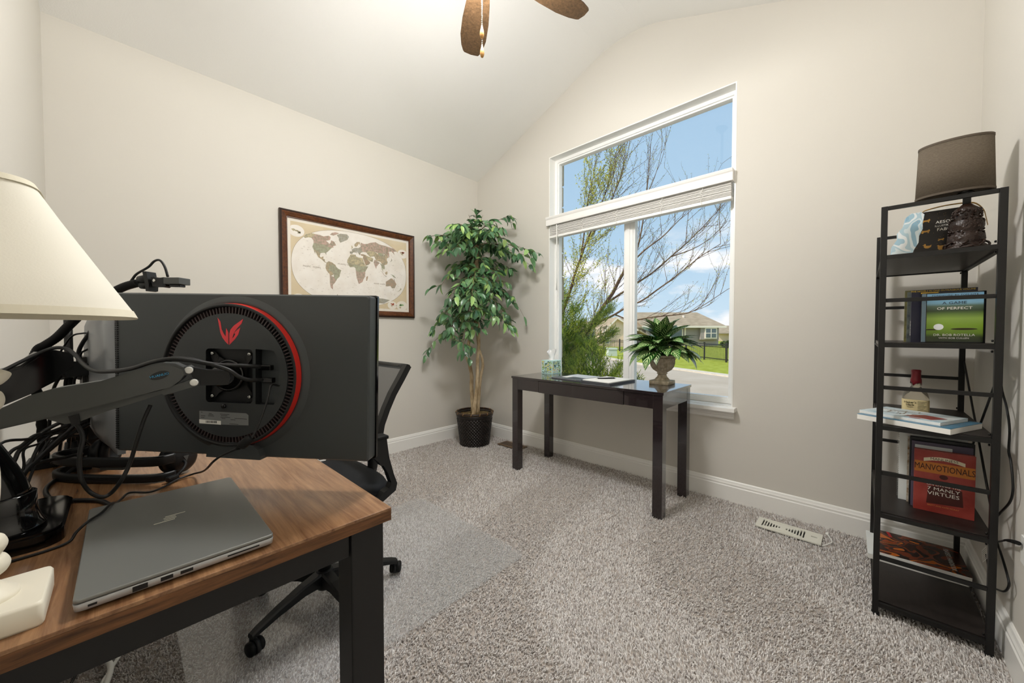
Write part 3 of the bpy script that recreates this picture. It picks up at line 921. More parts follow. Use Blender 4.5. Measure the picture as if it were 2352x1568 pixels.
mat('silver_plastic', '#8d9093', rough=0.3, spec=0.6, metal=0.2)
NP = Vector((-1.290, -0.010, 0)); FP = Vector((-1.80, -0.062, 0))
su = (FP - NP).normalized(); snn = Vector((su.y, -su.x, 0))
if snn.y > 0: snn = -snn
M2 = frame(NP, su, (0, 0, 1), snn)
m2 = thing('computer_monitor', (-1.54, -0.03, DZ), 'silver backed monitor seen edge on behind the large one', 'monitor')
rings = []
for k_, (s, bul) in enumerate(((0.0, 0.0), (0.06, 0.016), (0.14, 0.028), (0.26, 0.034), (0.38, 0.028), (0.46, 0.016), (0.52, 0.0))):
    ring = []
    zc, hh = 0.985, 0.178
    for z_, q in ((-1.0, 0.0), (-0.93, 0.55), (-0.75, 0.9), (-0.3, 1.0), (0.3, 1.0), (0.75, 0.9), (0.93, 0.55), (1.0, 0.0)):
        ring.append((s, zc + hh * z_, bul * q + 0.002))
    ring += [(s, zc + hh, -0.012), (s, zc - hh, -0.012)]
    rings.append(ring)
b = MB(); b.ring_loft(rings, True, True, M=M2)
b.build('casing', 'silver_plastic', m2)
b = MB(); b.box(0.004, 0.516, 0.985 - 0.172, 0.985 + 0.172, -0.014, -0.012, M2)
b.build('screen', 'screen_glass', m2)
b = MB(); b.box(0.21, 0.31, 0.935, 1.035, 0.034, 0.042, M2)
b.build('mount_plate', 'black_metal', m2)
vq = M2 @ Vector((0.26, 0.985, 0.042)); aq = MA2 @ Vector((0.145, 1.0, 0.0))
MB().tube([aq, aq.lerp(vq, 0.5) + Vector((0, -0.01, 0)), vq], [0.012, 0.012, 0.014], 12).build('head_pivot', 'black_plastic', ar2)

# ================================================================ webcam on gooseneck
wc = thing('webcam', (-1.60, -0.15, DZ), 'small webcam on black gooseneck rising behind the lamp', 'webcam')
goose = [(-1.600, -0.150, DZ + 0.02), (-1.606, -0.155, 0.90), (-1.585, -0.165, 1.0), (-1.538, -0.150, 1.053), (-1.522, -0.135, 1.068), (-1.502, -0.115, 1.087), (-1.482, -0.095, 1.115), (-1.462, -0.076, 1.141), (-1.442, -0.056, 1.168), (-1.419, -0.033, 1.191), (-1.394, -0.009, 1.207), (-1.374, 0.010, 1.219), (-1.354, 0.030, 1.227)]
gp = smooth_path(goose, 14)
MB().tube(gp, [0.0105 if i % 2 else 0.0092 for i in range(len(gp))], 10).build('gooseneck', 'black_rubber', wc)
b = MB(); b.box(-1.64, -1.56, -0.18, -0.12, DZ, DZ + 0.02, bev=0.004); b.build('clamp_foot', 'black_plastic', wc)
MW = frame((-1.336, 0.047, 1.229), RT, (0, 0, 1), mn)
b = MB(); b.cyl(MW @ Vector((-0.018, 0.006, 0)), MW @ Vector((0.004, 0.008, 0)), 0.010, 0.012, 14); b.cyl(MW @ Vector((-0.014, -0.008, 0)), MW @ Vector((0.004, -0.009, 0)), 0.009, 0.009, 14)
b.build('swivel_knob', 'black_plastic', wc)
b = MB(); b.prism([(0.001, 0.026), (0.011, 0.026), (0.017, -0.006), (0.016, -0.022), (0.009, -0.024), (0.006, 0.0)], -0.012, 0.012, MW)
b.build('clip_jaw', 'black_plastic', wc)
b = MB(); b.prism([(0.018, 0.012), (0.026, 0.013), (0.038, 0.010), (0.052, 0.012), (0.056, -0.010), (0.050, -0.014), (0.036, -0.012), (0.022, -0.012)], -0.008, 0.008, MW)
b.build('hinge', 'black_plastic', wc)
b = MB(); b.lathe([(0.0045, 0.0), (0.0045, 0.0012), (0.001, 0.0016)], (0.026, 0.003, 0.008), 14, M=MW); b.build('screw', 'steel', wc)
b = MB(); b.box(0.054, 0.093, -0.006, 0.011, -0.02, 0.012, MW, bev=0.0015); hd = b.build('camera_head', 'dark_grey_plastic', wc)
b = MB(); b.box(0.062, 0.088, -0.0125, -0.006, -0.012, 0.006, MW, bev=0.002); b.build('lens_ring', 'black_gloss', hd)
camc = [(-1.368, 0.016, 1.225), (-1.363, 0.022, 1.238), (-1.355, 0.030, 1.251), (-1.335, 0.050, 1.268), (-1.323, 0.061, 1.283), (-1.312, 0.071, 1.285), (-1.304, 0.079, 1.269), (-1.297, 0.084, 1.243)]
cable('webcam_lead', camc, 0.0028, 'cable_black', wc)

# ================================================================ headset
hs = thing('headset', (-1.42, 0.0, DZ), 'black headset with boom microphone lying on the desk', 'headset')
cz_ = DZ + 0.045
band = smooth_path([(-1.470, -0.060, cz_), (-1.468, -0.100, cz_), (-1.440, -0.118, cz_), (-1.390, -0.100, cz_), (-1.330, -0.055, cz_), (-1.262, 0.010, cz_), (-1.225, 0.055, cz_), (-1.232, 0.085, cz_)], 6)
def ribbon(path, hgt, th, zoff=0.0):
    rings = []
    for i, p in enumerate(path):
        t = (path[min(i + 1, len(path) - 1)] - path[max(i - 1, 0)]).normalized()
        nrm = Vector((t.y, -t.x, 0)).normalized()
        c = p + Vector((0, 0, zoff))
        ring = []
        for a, h_ in ((-1, -1), (1, -1), (1.2, -0.6), (1.2, 0.6), (1, 1), (-1, 1), (-1.2, 0.6), (-1.2, -0.6)):
            ring.append(tuple(c + nrm * a * th * 0.42 + Vector((0, 0, h_ * hgt * 0.5))))
        rings.append(ring)
    return MB().ring_loft(rings, True, True)
ribbon(band, 0.022, 0.010, 0.006).build('headband', 'black_plastic', hs)
ribbon(band, 0.018, 0.012, -0.034).build('headband_rail', 'black_plastic', hs)
for c, d in (((-1.452, -0.036, DZ + 0.042), Vector((0.4, 0.9, 0))), ((-1.262, 0.095, DZ + 0.042), Vector((-0.75, -0.5, 0)))):
    d = d.normalized(); c = Vector(c)
    Mc = frame(c, d.cross(Vector((0, 0, 1))), (0, 0, 1), d)
    b = MB(); b.lathe([(0.001, -0.022), (0.026, -0.022), (0.036, -0.014), (0.040, 0.0), (0.036, 0.004)], M=Mc, n=32)
    cup = b.build('ear_cup', 'black_plastic', hs)
    b = MB(); b.lathe([(0.036, 0.004), (0.040, 0.012), (0.034, 0.020), (0.022, 0.019), (0.018, 0.010), (0.001, 0.009)], M=Mc, n=32)
    b.build('ear_cushion', 'black_rubber', cup)
    b = MB(); b.prism([(-0.007, 0.006), (0.007, 0.006), (0.001, -0.008)], -0.0228, -0.0222, Mc); b.prism([(-0.0045, 0.0045), (0.0045, 0.0045), (0.0005, -0.0045)], -0.0230, -0.0226, Mc)
    b.build('mark', 'dark_grey_plastic', cup)
b = MB(); b.box(-0.028, 0.028, -0.014, 0.014, -0.004, 0.004, frame((-1.300, -0.020, DZ + 0.045), (0.72, 0.69, 0), (0, 0, 1), (0.69, -0.72, 0)), bev=0.003)
b.build('slider', 'dark_grey_plastic', hs)
boom = [(-1.250, 0.098, DZ + 0.04), (-1.232, 0.105, DZ + 0.032), (-1.215, 0.098, DZ + 0.022), (-1.206, 0.085, DZ + 0.012)]
cable('microphone_boom', boom, 0.0035, 'black_rubber', hs)
b = MB(); b.box(-0.012, 0.012, -0.006, 0.006, -0.006, 0.006, frame((-1.202, 0.078, DZ + 0.0095), (0.5, -0.86, 0), (0.86, 0.5, 0), (0, 0, 1)), bev=0.003)
b.build('microphone', 'black_plastic', hs)

# ---- small speaker behind the cables
sp = thing('desk_speaker', (-1.80, -0.075, DZ), 'small black speaker box behind the cable tangle', 'speaker')
b = MB(); b.box(-1.845, -1.755, -0.12, -0.03, DZ, DZ + 0.13, bev=0.006); sb = b.build('cabinet', 'black_plastic', sp)
b = MB(); b.lathe([(0.034, 0.0), (0.036, 0.003), (0.03, 0.004), (0.012, -0.006), (0.001, -0.004)], M=frame((-1.754, -0.075, DZ + 0.055), (0, 1, 0), (0, 0, 1), (1, 0, 0)), n=28)
b.build('driver', 'black_rubber', sp)

# ================================================================ cables on the desk
cable('power_cable', [(-0.915, 0.232, 0.985), (-0.898, 0.213, 0.989), (-0.881, 0.201, 0.957), (-0.870, 0.181, 0.909), (-0.867, 0.170, 0.892), (-0.875, 0.155, 0.878), (-0.889, 0.142, 0.869), (-0.910, 0.128, 0.857), (-0.940, 0.121, 0.841), (-1.050, 0.126, 0.800), (-1.150, 0.128, 0.765),
      (-1.205, 0.118, 0.748), (-1.199, 0.088, 0.745), (-1.162, 0.060, 0.745), (-1.147, 0.036, 0.745), (-1.175, 0.006, 0.745), (-1.144, -0.006, 0.745), (-1.110, -0.013, 0.750), (-1.060, -0.020, 0.766), (-1.025, -0.032, 0.7640), (-0.995, -0.047, 0.7640), (-0.985, -0.060, 0.754), (-1.006, -0.0705, 0.7425), (-1.006, -0.0715, 0.7430)][:-2] +
      [(-0.975, -0.068, 0.744), (-0.966, -0.090, 0.7425), (-0.962, -0.115, 0.7425), (-0.958, -0.15, 0.7425), (-0.95, -0.18, 0.7425)],
      0.0022, 'cable_black', label='thin black power cord trailing across the laptop corner', cat='cable')
fer = thing('cable_filter', (-0.871, 0.162, 0.865), 'black ferrite barrel on the cord under the red ring', 'cable')
MB().tube([(-0.8665, 0.1715, 0.8945), (-0.868, 0.169, 0.892), (-0.874, 0.1565, 0.880), (-0.8755, 0.154, 0.8775)], [0.005, 0.0088, 0.0088, 0.005], 14).build('barrel', 'black_rubber', fer)
MB().tube([(-0.8755, 0.154, 0.8775), (-0.880, 0.150, 0.874)], [0.0045, 0.003], 10).build('strain_relief', 'black_rubber', fer)
c2 = [(-0.932, 0.202, 1.027), (-0.922, 0.171, 1.032), (-0.929, 0.130, 1.036), (-0.934, 0.091, 1.046), (-0.948, 0.065, 1.050), (-0.985, 0.040, 1.044), (-1.060, 0.011, 1.028), (-1.152, -0.020, 1.018), (-1.221, -0.044, 1.017), (-1.299, -0.063, 1.029), (-1.341, -0.075, 1.046), (-1.372, -0.089, 1.060), (-1.391, -0.107, 1.064), (-1.413, -0.129, 1.055), (-1.401, -0.159, 1.034), (-1.386, -0.187, 1.012)]
v1 = thing('video_cable', (-0.93, 0.13, 1.0), 'upper black video cable plugged into the monitor ports', 'cable')
cable('lead', c2, 0.0042, 'cable_black', v1)
c3 = [(-0.929, 0.205, 0.999), (-0.917, 0.181, 1.002), (-0.916, 0.163, 1.010), (-0.919, 0.146, 1.025), (-0.929, 0.123, 1.036), (-0.940, 0.092, 1.048), (-0.954, 0.065, 1.052)]
v2 = thing('video_cable', (-0.92, 0.16, 0.99), 'lower black video cable plugged into the monitor ports', 'cable')
cable('lead', c3, 0.0040, 'cable_black', v2)
for v_, c_ in ((v1, (0.078, 0.019)), (v2, (0.082, -0.010))):
    b = MB(); b.box(c_[0] - 0.012, c_[0] + 0.018, c_[1] - 0.006, c_[1] + 0.006, 0.000, 0.012, MD, bev=0.002)
    b.build('plug', 'black_gloss', v_)
cable('charger_cable', [(-1.012, -0.062, 0.948), (-1.007, -0.051, 0.916), (-0.994, -0.054, 0.889), (-0.994, -0.055, 0.862), (-0.990, -0.052, 0.839), (-0.996, -0.044, 0.816), (-0.981, -0.030, 0.807), (-0.983, -0.018, 0.810), (-0.969, -0.004, 0.835), (-0.973, 0.007, 0.863), (-0.965, 0.016, 0.903), (-0.971, 0.025, 0.936), (-0.976, 0.035, 0.963)], 0.0033, 'cable_black', label='thick grey cable looping down below the monitor arm', cat='cable')
cable('desk_cable', [(-1.445, -0.085, 0.760), (-1.436, -0.103, 0.746), (-1.400, -0.117, 0.745), (-1.353, -0.124, 0.745), (-1.302, -0.121, 0.745), (-1.256, -0.110, 0.745), (-1.219, -0.088, 0.745), (-1.188, -0.057, 0.745), (-1.162, -0.037, 0.745), (-1.125, -0.024, 0.745), (-1.095, -0.015, 0.744)], 0.0042, 'cable_black', label='grey cable lying in a loop between headset and laptop', cat='cable')
tang = [
 [(-1.215, -0.167, 0.883), (-1.266, -0.141, 0.877), (-1.305, -0.116, 0.872), (-1.340, -0.087, 0.875)],
 [(-1.232, -0.159, 0.858), (-1.258, -0.146, 0.867), (-1.282, -0.132, 0.880), (-1.309, -0.113, 0.879), (-1.340, -0.087, 0.885)],
 [(-1.241, -0.155, 0.838), (-1.254, -0.149, 0.857), (-1.278, -0.134, 0.872), (-1.305, -0.116, 0.887), (-1.334, -0.093, 0.897)],
 [(-1.259, -0.146, 0.815), (-1.260, -0.145, 0.850), (-1.268, -0.141, 0.859), (-1.290, -0.127, 0.860), (-1.309, -0.114, 0.871)],
 [(-1.269, -0.140, 0.815), (-1.282, -0.132, 0.842), (-1.294, -0.124, 0.862), (-1.320, -0.105, 0.877), (-1.360, -0.068, 0.905)],
 [(-1.253, -0.149, 0.803), (-1.289, -0.128, 0.830), (-1.319, -0.105, 0.857), (-1.360, -0.068, 0.894)],
 [(-1.257, -0.147, 0.808), (-1.297, -0.122, 0.832), (-1.333, -0.094, 0.857), (-1.366, -0.062, 0.876)],
 [(-1.265, -0.143, 0.812), (-1.297, -0.123, 0.818), (-1.326, -0.100, 0.813), (-1.355, -0.073, 0.810)],
 [(-1.309, -0.114, 0.861), (-1.333, -0.094, 0.857), (-1.353, -0.075, 0.853), (-1.368, -0.059, 0.827)]]
tg = thing('cable_bundle', (-1.30, -0.12, DZ), 'tangle of black cables fanning out behind the arm post', 'cable')
for i, t in enumerate(tang):
    # each lead rises from the bundle behind the post and hangs over to the pole
    p0 = Vector(t[0]); tail = [(p0.x + 0.03, p0.y - 0.02, max(DZ + 0.004, p0.z - 0.05)), (p0.x + 0.06, p0.y - 0.035, DZ + 0.004)]
    head = Vector(t[-1]); end = [(head.x - 0.08, head.y - 0.01, head.z - 0.02), (-1.60 + 0.01 * i, -0.09 - 0.006 * i, max(0.76, head.z - 0.06))]
    cable('lead', list(reversed(tail)) + t + end, (0.0028, 0.0034, 0.0040, 0.0024, 0.0034, 0.0062, 0.0036, 0.0034, 0.0026)[i], 'cable_black', tg, n=6)
ups = [
 [(-1.560, -0.125, 1.020), (-1.540, -0.111, 1.052), (-1.520, -0.091, 1.090), (-1.499, -0.071, 1.098), (-1.487, -0.059, 1.098)],
 [(-1.500, -0.078, 0.99), (-1.507, -0.080, 1.041), (-1.501, -0.073, 1.069), (-1.487, -0.059, 1.098), (-1.476, -0.048, 1.127), (-1.465, -0.037, 1.156), (-1.47, -0.03, 1.19)],
 [(-1.500, -0.076, 1.0), (-1.503, -0.076, 1.041), (-1.494, -0.068, 1.052), (-1.482, -0.056, 1.059)],
 [(-1.560, -0.130, 0.93), (-1.547, -0.121, 0.968), (-1.535, -0.109, 0.989), (-1.519, -0.092, 1.010), (-1.502, -0.076, 1.014)],
 [(-1.531, -0.105, 0.93), (-1.531, -0.105, 0.966), (-1.525, -0.098, 1.000), (-1.519, -0.092, 1.010)],
 [(-1.514, -0.089, 0.93), (-1.514, -0.089, 0.971), (-1.506, -0.081, 0.991), (-1.500, -0.074, 1.010)],
 [(-1.485, -0.061, 0.93), (-1.485, -0.061, 0.977), (-1.491, -0.066, 1.000), (-1.500, -0.075, 1.012)]]
tg2 = thing('cable_bundle', (-1.51, -0.08, DZ), 'loose black leads hanging beside the thin pole', 'cable')
for i, t in enumerate(ups):
    if t[0][2] < 0.95:
        q = t[0]; t = [(q[0] - 0.03, q[1] - 0.02, DZ + 0.004), (q[0] - 0.01, q[1] - 0.01, 0.82)] + t
    cable('lead', t, (0.0022, 0.0044, 0.0026, 0.0036, 0.0034, 0.003, 0.0046)[i], 'cable_black', tg2, n=6)
# white and black leads under the desk
cable('floor_cable', [(-1.857, 0.003, 0.30), (-1.857, 0.003, 0.10), (-1.84, -0.002, 0.035), (-1.787, -0.023, 0.022), (-1.720, -0.047, 0.022), (-1.685, -0.060, 0.022), (-1.60, -0.085, 0.022)], 0.005, 'white_plastic', label='white cable running down to the carpet under the desk', cat='cable')
cable('floor_cable', [(-1.93, -0.150, 0.022), (-1.88, -0.115, 0.022), (-1.842, -0.085, 0.022), (-1.795, -0.056, 0.023), (-1.750, -0.044, 0.024), (-1.700, -0.046, 0.022), (-1.62, -0.062, 0.022)], 0.008, 'white_plastic', label='thicker white cable looped on the carpet under the desk', cat='cable')
cable('floor_cable', [(-1.89, -0.098, 0.24), (-1.87, -0.10, 0.06), (-1.859, -0.103, 0.026), (-1.802, -0.114, 0.022), (-1.753, -0.125, 0.022), (-1.68, -0.14, 0.022)], 0.004, 'cable_black', label='thin black cable on the carpet under the desk', cat='cable')
# ================================================================ chair mat
mm_ = thin_glass('clear_vinyl', (0.985, 0.99, 0.995, 1), 0.04, 0.22)
nt = mm_.node_tree
df_ = nt.nodes.new('ShaderNodeBsdfDiffuse'); df_.inputs[0].default_value = (0.82, 0.83, 0.84, 1)
mx2 = nt.nodes.new('ShaderNodeMixShader'); mx2.inputs[0].default_value = 0.08
out_ = [n for n in nt.nodes if n.type == 'OUTPUT_MATERIAL'][0]
prev = out_.inputs[0].links[0].from_socket
nt.links.new(prev, mx2.inputs[1]); nt.links.new(df_.outputs[0], mx2.inputs[2]); nt.links.new(mx2.outputs[0], out_.inputs[0])
b = MB()
b.ring_loft([[(-1.638 + x, 0.729 + y, z) for x, y in rrect(0.924, 1.222, 0.045, 6)] for z in (0.0155, 0.0180)], True, False)
b.build('chair_mat', 'clear_vinyl', label='clear vinyl chair mat lying on the carpet', cat='mat')

# ================================================================ office chair
CXc, CYc = -1.580, 0.553
FLZ = 0.0185
mat('chair_black', '#101112', rough=0.45, spec=0.45)
mat('seat_fabric', '#15171a', rough=0.75, spec=0.3, bump=(900, 0.4, 0.002))
ch = thing('office_chair', (CXc, CYc, FLZ), 'black mesh back office chair tucked behind the desk', 'chair')
for k in range(5):
    a = math.radians(-70.0 + 72.6 * k)
    d = Vector((math.cos(a), math.sin(a), 0)); s_ = Vector((-d.y, d.x, 0))
    C0 = Vector((CXc, CYc, FLZ))
    rings = []
    for r_, zt, zb, wd in ((0.028, 0.118, 0.068, 0.024), (0.10, 0.112, 0.076, 0.021), (0.20, 0.092, 0.066, 0.016), (0.268, 0.074, 0.054, 0.014), (0.290, 0.066, 0.050, 0.013)):
        c = C0 + d * r_
        rings.append([tuple(c + s_ * wd * q + Vector((0, 0, z))) for q, z in ((-1, zb), (1, zb), (1.0, zt - 0.006), (0.7, zt), (-0.7, zt), (-1.0, zt - 0.006))])
    lg = MB().ring_loft(rings, True, False).build('base_leg', 'chair_black', ch)
    tip = C0 + d * 0.283
    MB().cyl(tip + Vector((0, 0, 0.03)), tip + Vector((0, 0, 0.064)), 0.010, n=12).build('caster_stem', 'chair_black', lg)
    ca = math.radians((20, 250, 140, 320, 75)[k])
    cd = Vector((math.cos(ca), math.sin(ca), 0)); cs = Vector((-cd.y, cd.x, 0))
    cc = tip + cd * 0.012
    b = MB()
    for sg in (-1, 1):
        b.lathe([(0.001, 0.0), (0.020, 0.0), (0.0235, 0.003), (0.0235, 0.012), (0.020, 0.016), (0.001, 0.017)], M=frame(cc + cs * sg * 0.007 + Vector((0, 0, 0.0237)), cd, (0, 0, 1), cs * sg), n=24)
    b.build('caster_wheel', 'black_rubber', lg)
    b = MB(); b.lathe([(0.0255, -0.007), (0.0255, 0.007)], M=frame(cc + Vector((0, 0, 0.024)), cd, (0, 0, 1), cs), n=24)
    b.build('caster_hood', 'chair_black', lg)
MB().lathe([(0.001, 0.045), (0.028, 0.045), (0.036, 0.06), (0.036, 0.115), (0.030, 0.121), (0.001, 0.121)], (CXc, CYc, FLZ), 28).build('hub', 'chair_black', ch)
MB().cyl((CXc, CYc, FLZ + 0.12), (CXc, CYc, FLZ + 0.30), 0.025, n=24).build('lift_sleeve', 'chair_black', ch)
MB().cyl((CXc, CYc, FLZ + 0.30), (CXc, CYc, FLZ + 0.40), 0.014, n=20).build('gas_lift', 'black_gloss', ch)
b = MB(); b.box(CXc - 0.075, CXc + 0.075, CYc - 0.13, CYc + 0.10, 0.408, 0.438, bev=0.01); b.build('tilt_mechanism', 'chair_black', ch)
SX, SY = -1.585, 0.510
b = MB()
def super_ring(hx, hy, z, k=4.0, n=48, cx=SX, cy=SY):
    out = []
    for i in range(n):
        t = 2 * PI * i / n
        c, s = math.cos(t), math.sin(t)
        out.append((cx + math.copysign(abs(c) ** (2 / k), c) * hx, cy + math.copysign(abs(s) ** (2 / k), s) * hy, z))
    return out
b.ring_loft([super_ring(0.20, 0.20, 0.435), super_ring(0.225, 0.225, 0.438), super_ring(0.232, 0.232, 0.450)])
b.build('seat_pan', 'chair_black', ch)
b = MB()
b.ring_loft([super_ring(0.235, 0.236, 0.448), super_ring(0.248, 0.248, 0.462), super_ring(0.250, 0.250, 0.482), super_ring(0.240, 0.240, 0.500), super_ring(0.205, 0.205, 0.512), super_ring(0.12, 0.12, 0.516), super_ring(0.02, 0.02, 0.517)])
b.build('seat', 'seat_fabric', ch)
# backrest, leaning towards the window
BP = [(0.690, 0.600), (0.689, 0.640), (0.691, 0.687), (0.701, 0.737), (0.724, 0.794), (0.752, 0.851), (0.792, 0.913), (0.822, 0.962)]
BX0, BX1 = -1.800, -1.372
fr = MB()
def rail(pts, w=0.016, th=0.012):
    rings = []
    for i, p in enumerate(pts):
        p = Vector(p)
        t = (Vector(pts[min(i + 1, len(pts) - 1)]) - Vector(pts[max(i - 1, 0)])).normalized()
        rings.append([tuple(p + Vector((a * w, 0, 0)) + Vector((0, t.z, -t.y)) * b_ * th) for a, b_ in ((-1, -1), (1, -1), (1, 1), (-1, 1))])
    return rings
for x in (BX0 + 0.014, BX1 - 0.014):
    fr.ring_loft(rail([(x, y, z) for y, z in BP]), True, False)
fr.tube([(BX0 + 0.01, 0.822, 0.955), (-1.70, 0.845, 0.952), (-1.586, 0.852, 0.950), (-1.47, 0.845, 0.952), (BX1 - 0.01, 0.822, 0.955)], 0.013, 8)
fr.tube([(BX0 + 0.01, 0.690, 0.615), (-1.70, 0.708, 0.615), (-1.586, 0.714, 0.615), (-1.47, 0.708, 0.615), (BX1 - 0.01, 0.690, 0.615)], 0.016, 8)
fr.build('back_frame', 'chair_black', ch)
mesh_m = bpy.data.materials.new('chair_mesh'); mesh_m.use_nodes = True
nt = mesh_m.node_tree
pb = nt.nodes['Principled BSDF']; pb.inputs['Base Color'].default_value = hexc('#2c2f30'); pb.inputs['Roughness'].default_value = 0.7
tr = nt.nodes.new('ShaderNodeBsdfTransparent'); mx = nt.nodes.new('ShaderNodeMixShader'); mx.inputs[0].default_value = 0.74
nt.links.new(tr.outputs[0], mx.inputs[1]); nt.links.new(pb.outputs[0], mx.inputs[2]); nt.links.new(mx.outputs[0], nt.nodes['Material Output'].inputs[0])
MATS['chair_mesh'] = mesh_m
b = MB(); cols = 9
vs = []
for (y, z) in BP:
    for i in range(cols):
        t = i / (cols - 1)
        vs.append((BX0 + 0.014 + (BX1 - BX0 - 0.028) * t, y + 0.024 * math.sin(PI * t), z))
fs = [(r_ * cols + i, r_ * cols + i + 1, (r_ + 1) * cols + i + 1, (r_ + 1) * cols + i) for r_ in range(len(BP) - 1) for i in range(cols - 1)]
b.add(vs, fs, True); b.build('back_mesh', 'chair_mesh', ch, fix=False)
b = MB(); b.tube(smooth_path([(SX, 0.62, 0.43), (SX, 0.735, 0.45), (SX, 0.765, 0.52), (SX, 0.745, 0.62), (SX, 0.745, 0.70)], 4), 0.022, 10)
b.build('back_support', 'chair_black', ch)
ARM = [(0.440, 0.692), (0.52, 0.700), (0.631, 0.704), (0.686, 0.702), (0.689, 0.674), (0.696, 0.622), (0.713, 0.559), (0.728, 0.515), (0.722, 0.488), (0.694, 0.474), (0.640, 0.446), (0.600, 0.432), (0.560, 0.432), (0.560, 0.446), (0.610, 0.452), (0.655, 0.476), (0.672, 0.495), (0.695, 0.503), (0.704, 0.522), (0.690, 0.565), (0.672, 0.598), (0.665, 0.597), (0.652, 0.617), (0.630, 0.639), (0.56, 0.664), (0.445, 0.676)]
MYZ = lambda x: frame((x, 0, 0), (0, 1, 0), (0, 0, 1), (1, 0, 0))
for x in (-1.322, -1.848):
    b = MB(); b.prism(ARM, -0.016, 0.016, MYZ(x))
    am = b.build('armrest', 'chair_black', ch)
    b = MB(); b.box(x - 0.028, x + 0.028, 0.435, 0.690, 0.698, 0.712, bev=0.006); b.build('arm_pad', 'black_rubber', am)
    xi = SX + (0.10 if x > SX else -0.10)
    b = MB(); b.box(min(x, xi), max(x, xi), 0.555, 0.60, 0.430, 0.448); b.build('arm_bracket', 'chair_black', am)

# ================================================================ console table
mat('espresso', '#20181a', rough=0.22, spec=0.7, coat=0.8, noise=(5, '#241a1b', 4, (1, 10, 10)))
TX0, TX1, TY0, TY1, TZ = -2.035, -0.835, 2.150, 2.618, 0.752
ct = thing('console_table', ((TX0 + TX1) / 2, (TY0 + TY1) / 2, 0), 'dark espresso console table below the window', 'table')
b = MB(); b.box(TX0 - 0.006, TX1 + 0.006, TY0 - 0.006, TY1 + 0.004, TZ - 0.016, TZ, bev=0.0015); b.build('tabletop', 'espresso', ct)
lw, ld_ = 0.058, 0.058
for x in (TX0, TX1 - lw):
    for y in (TY0, TY1 - ld_):
        b = MB(); b.box(x, x + lw, y, y + ld_, 0, TZ - 0.0165, bev=0.0015); b.build('leg', 'espresso', ct)
ZA0, ZA1 = 0.650, TZ - 0.0165
b = MB(); b.box(TX0 + lw, -1.768, TY0 + 0.001, TY0 + 0.020, ZA0, ZA1); b.build('front_apron', 'espresso', ct)
b = MB(); b.box(-1.076, TX1 - lw, TY0 + 0.001, TY0 + 0.020, ZA0, ZA1); b.build('front_apron', 'espresso', ct)
dr = MB(); dr.box(-1.764, -1.080, TY0 - 0.001, TY0 + 0.018, ZA0 - 0.002, ZA1 - 0.003, bev=0.001); dro = dr.build('drawer', 'espresso', ct)
b = MB(); b.box(-1.75, -1.095, TY0 + 0.018, TY1 - 0.10, ZA0 + 0.012, ZA0 + 0.02); b.build('drawer_box', 'espresso', dro)
b = MB(); b.box(TX0 + lw, TX1 - lw, TY1 - 0.020, TY1 - 0.001, ZA0, ZA1); b.build('rear_apron', 'espresso', ct)
for x in (TX0 + 0.001, TX1 - 0.020):
    b = MB(); b.box(x, x + 0.019, TY0 + ld_, TY1 - ld_, ZA0, ZA1); b.build('side_apron', 'espresso', ct)

# ---- tissue box
def splash_mat(name, cols, scale=9.0, rough=0.4, dist=1.4):
    m = mat(name, cols[0], rough=rough)
    nt = m.node_tree; bs = nt.nodes['Principled BSDF']
    tc = nt.nodes.new('ShaderNodeTexCoord'); n = nt.nodes.new('ShaderNodeTexNoise')
    n.inputs['Scale'].default_value = scale; n.inputs['Detail'].default_value = 1.5; n.inputs['Distortion'].default_value = dist
    cr = nt.nodes.new('ShaderNodeValToRGB'); cr.color_ramp.interpolation = 'CONSTANT'
    k = len(cols)
    cr.color_ramp.elements[0].color = hexc(cols[0]); cr.color_ramp.elements[0].position = 0.0
    cr.color_ramp.elements[1].color = hexc(cols[-1]); cr.color_ramp.elements[1].position = 0.68
    for i in range(1, k - 1):
        e = cr.color_ramp.elements.new(0.32 + 0.36 * i / (k - 1)); e.color = hexc(cols[i])
    nt.links.new(tc.outputs['Object'], n.inputs['Vector']); nt.links.new(n.outputs[0], cr.inputs[0]); nt.links.new(cr.outputs[0], bs.inputs['Base Color'])
    return m
splash_mat('tissue_print', ['#c5e4e2', '#2d4f6e', '#9fc23f', '#d9ecec', '#3e6b8f', '#cfd85a', '#e8c9a0', '#bfe0e0'], 26.0)
mat('tissue_teal', '#bfe3e1', rough=0.4)
QX0, QX1, QY0, QY1 = -2.000, -1.885, 2.478, 2.602
tb = thing('tissue_box', ((QX0 + QX1) / 2, (QY0 + QY1) / 2, TZ), 'tissue box with blue and green pattern on table corner', 'tissue box')
b = MB(); b.box(QX0, QX1, QY0, QY1, TZ, TZ + 0.112, bev=0.0015); b.build('carton', 'tissue_teal', tb)
b = MB(); b.box(QX0 + 0.006, QX1 - 0.006, QY0 - 0.0006, QY1 + 0.0006, TZ + 0.006, TZ + 0.106); b.box(QX0 - 0.0006, QX1 + 0.0006, QY0 + 0.006, QY1 - 0.006, TZ + 0.006, TZ + 0.106)
b.build('printed_panel', 'tissue_print', tb)
b = MB(); b.add([((QX0 + QX1) / 2 + 0.034 * math.cos(t * PI / 10), (QY0 + QY1) / 2 + 0.030 * math.sin(t * PI / 10), TZ + 0.1125) for t in range(20)], [tuple(range(20))]); b.build('slot', 'paper_white', tb)
mat('tissue_white', '#f4f4f4', rough=0.9, spec=0.1)
b = MB(); cxq, cyq = (QX0 + QX1) / 2, (QY0 + QY1) / 2
rings = []
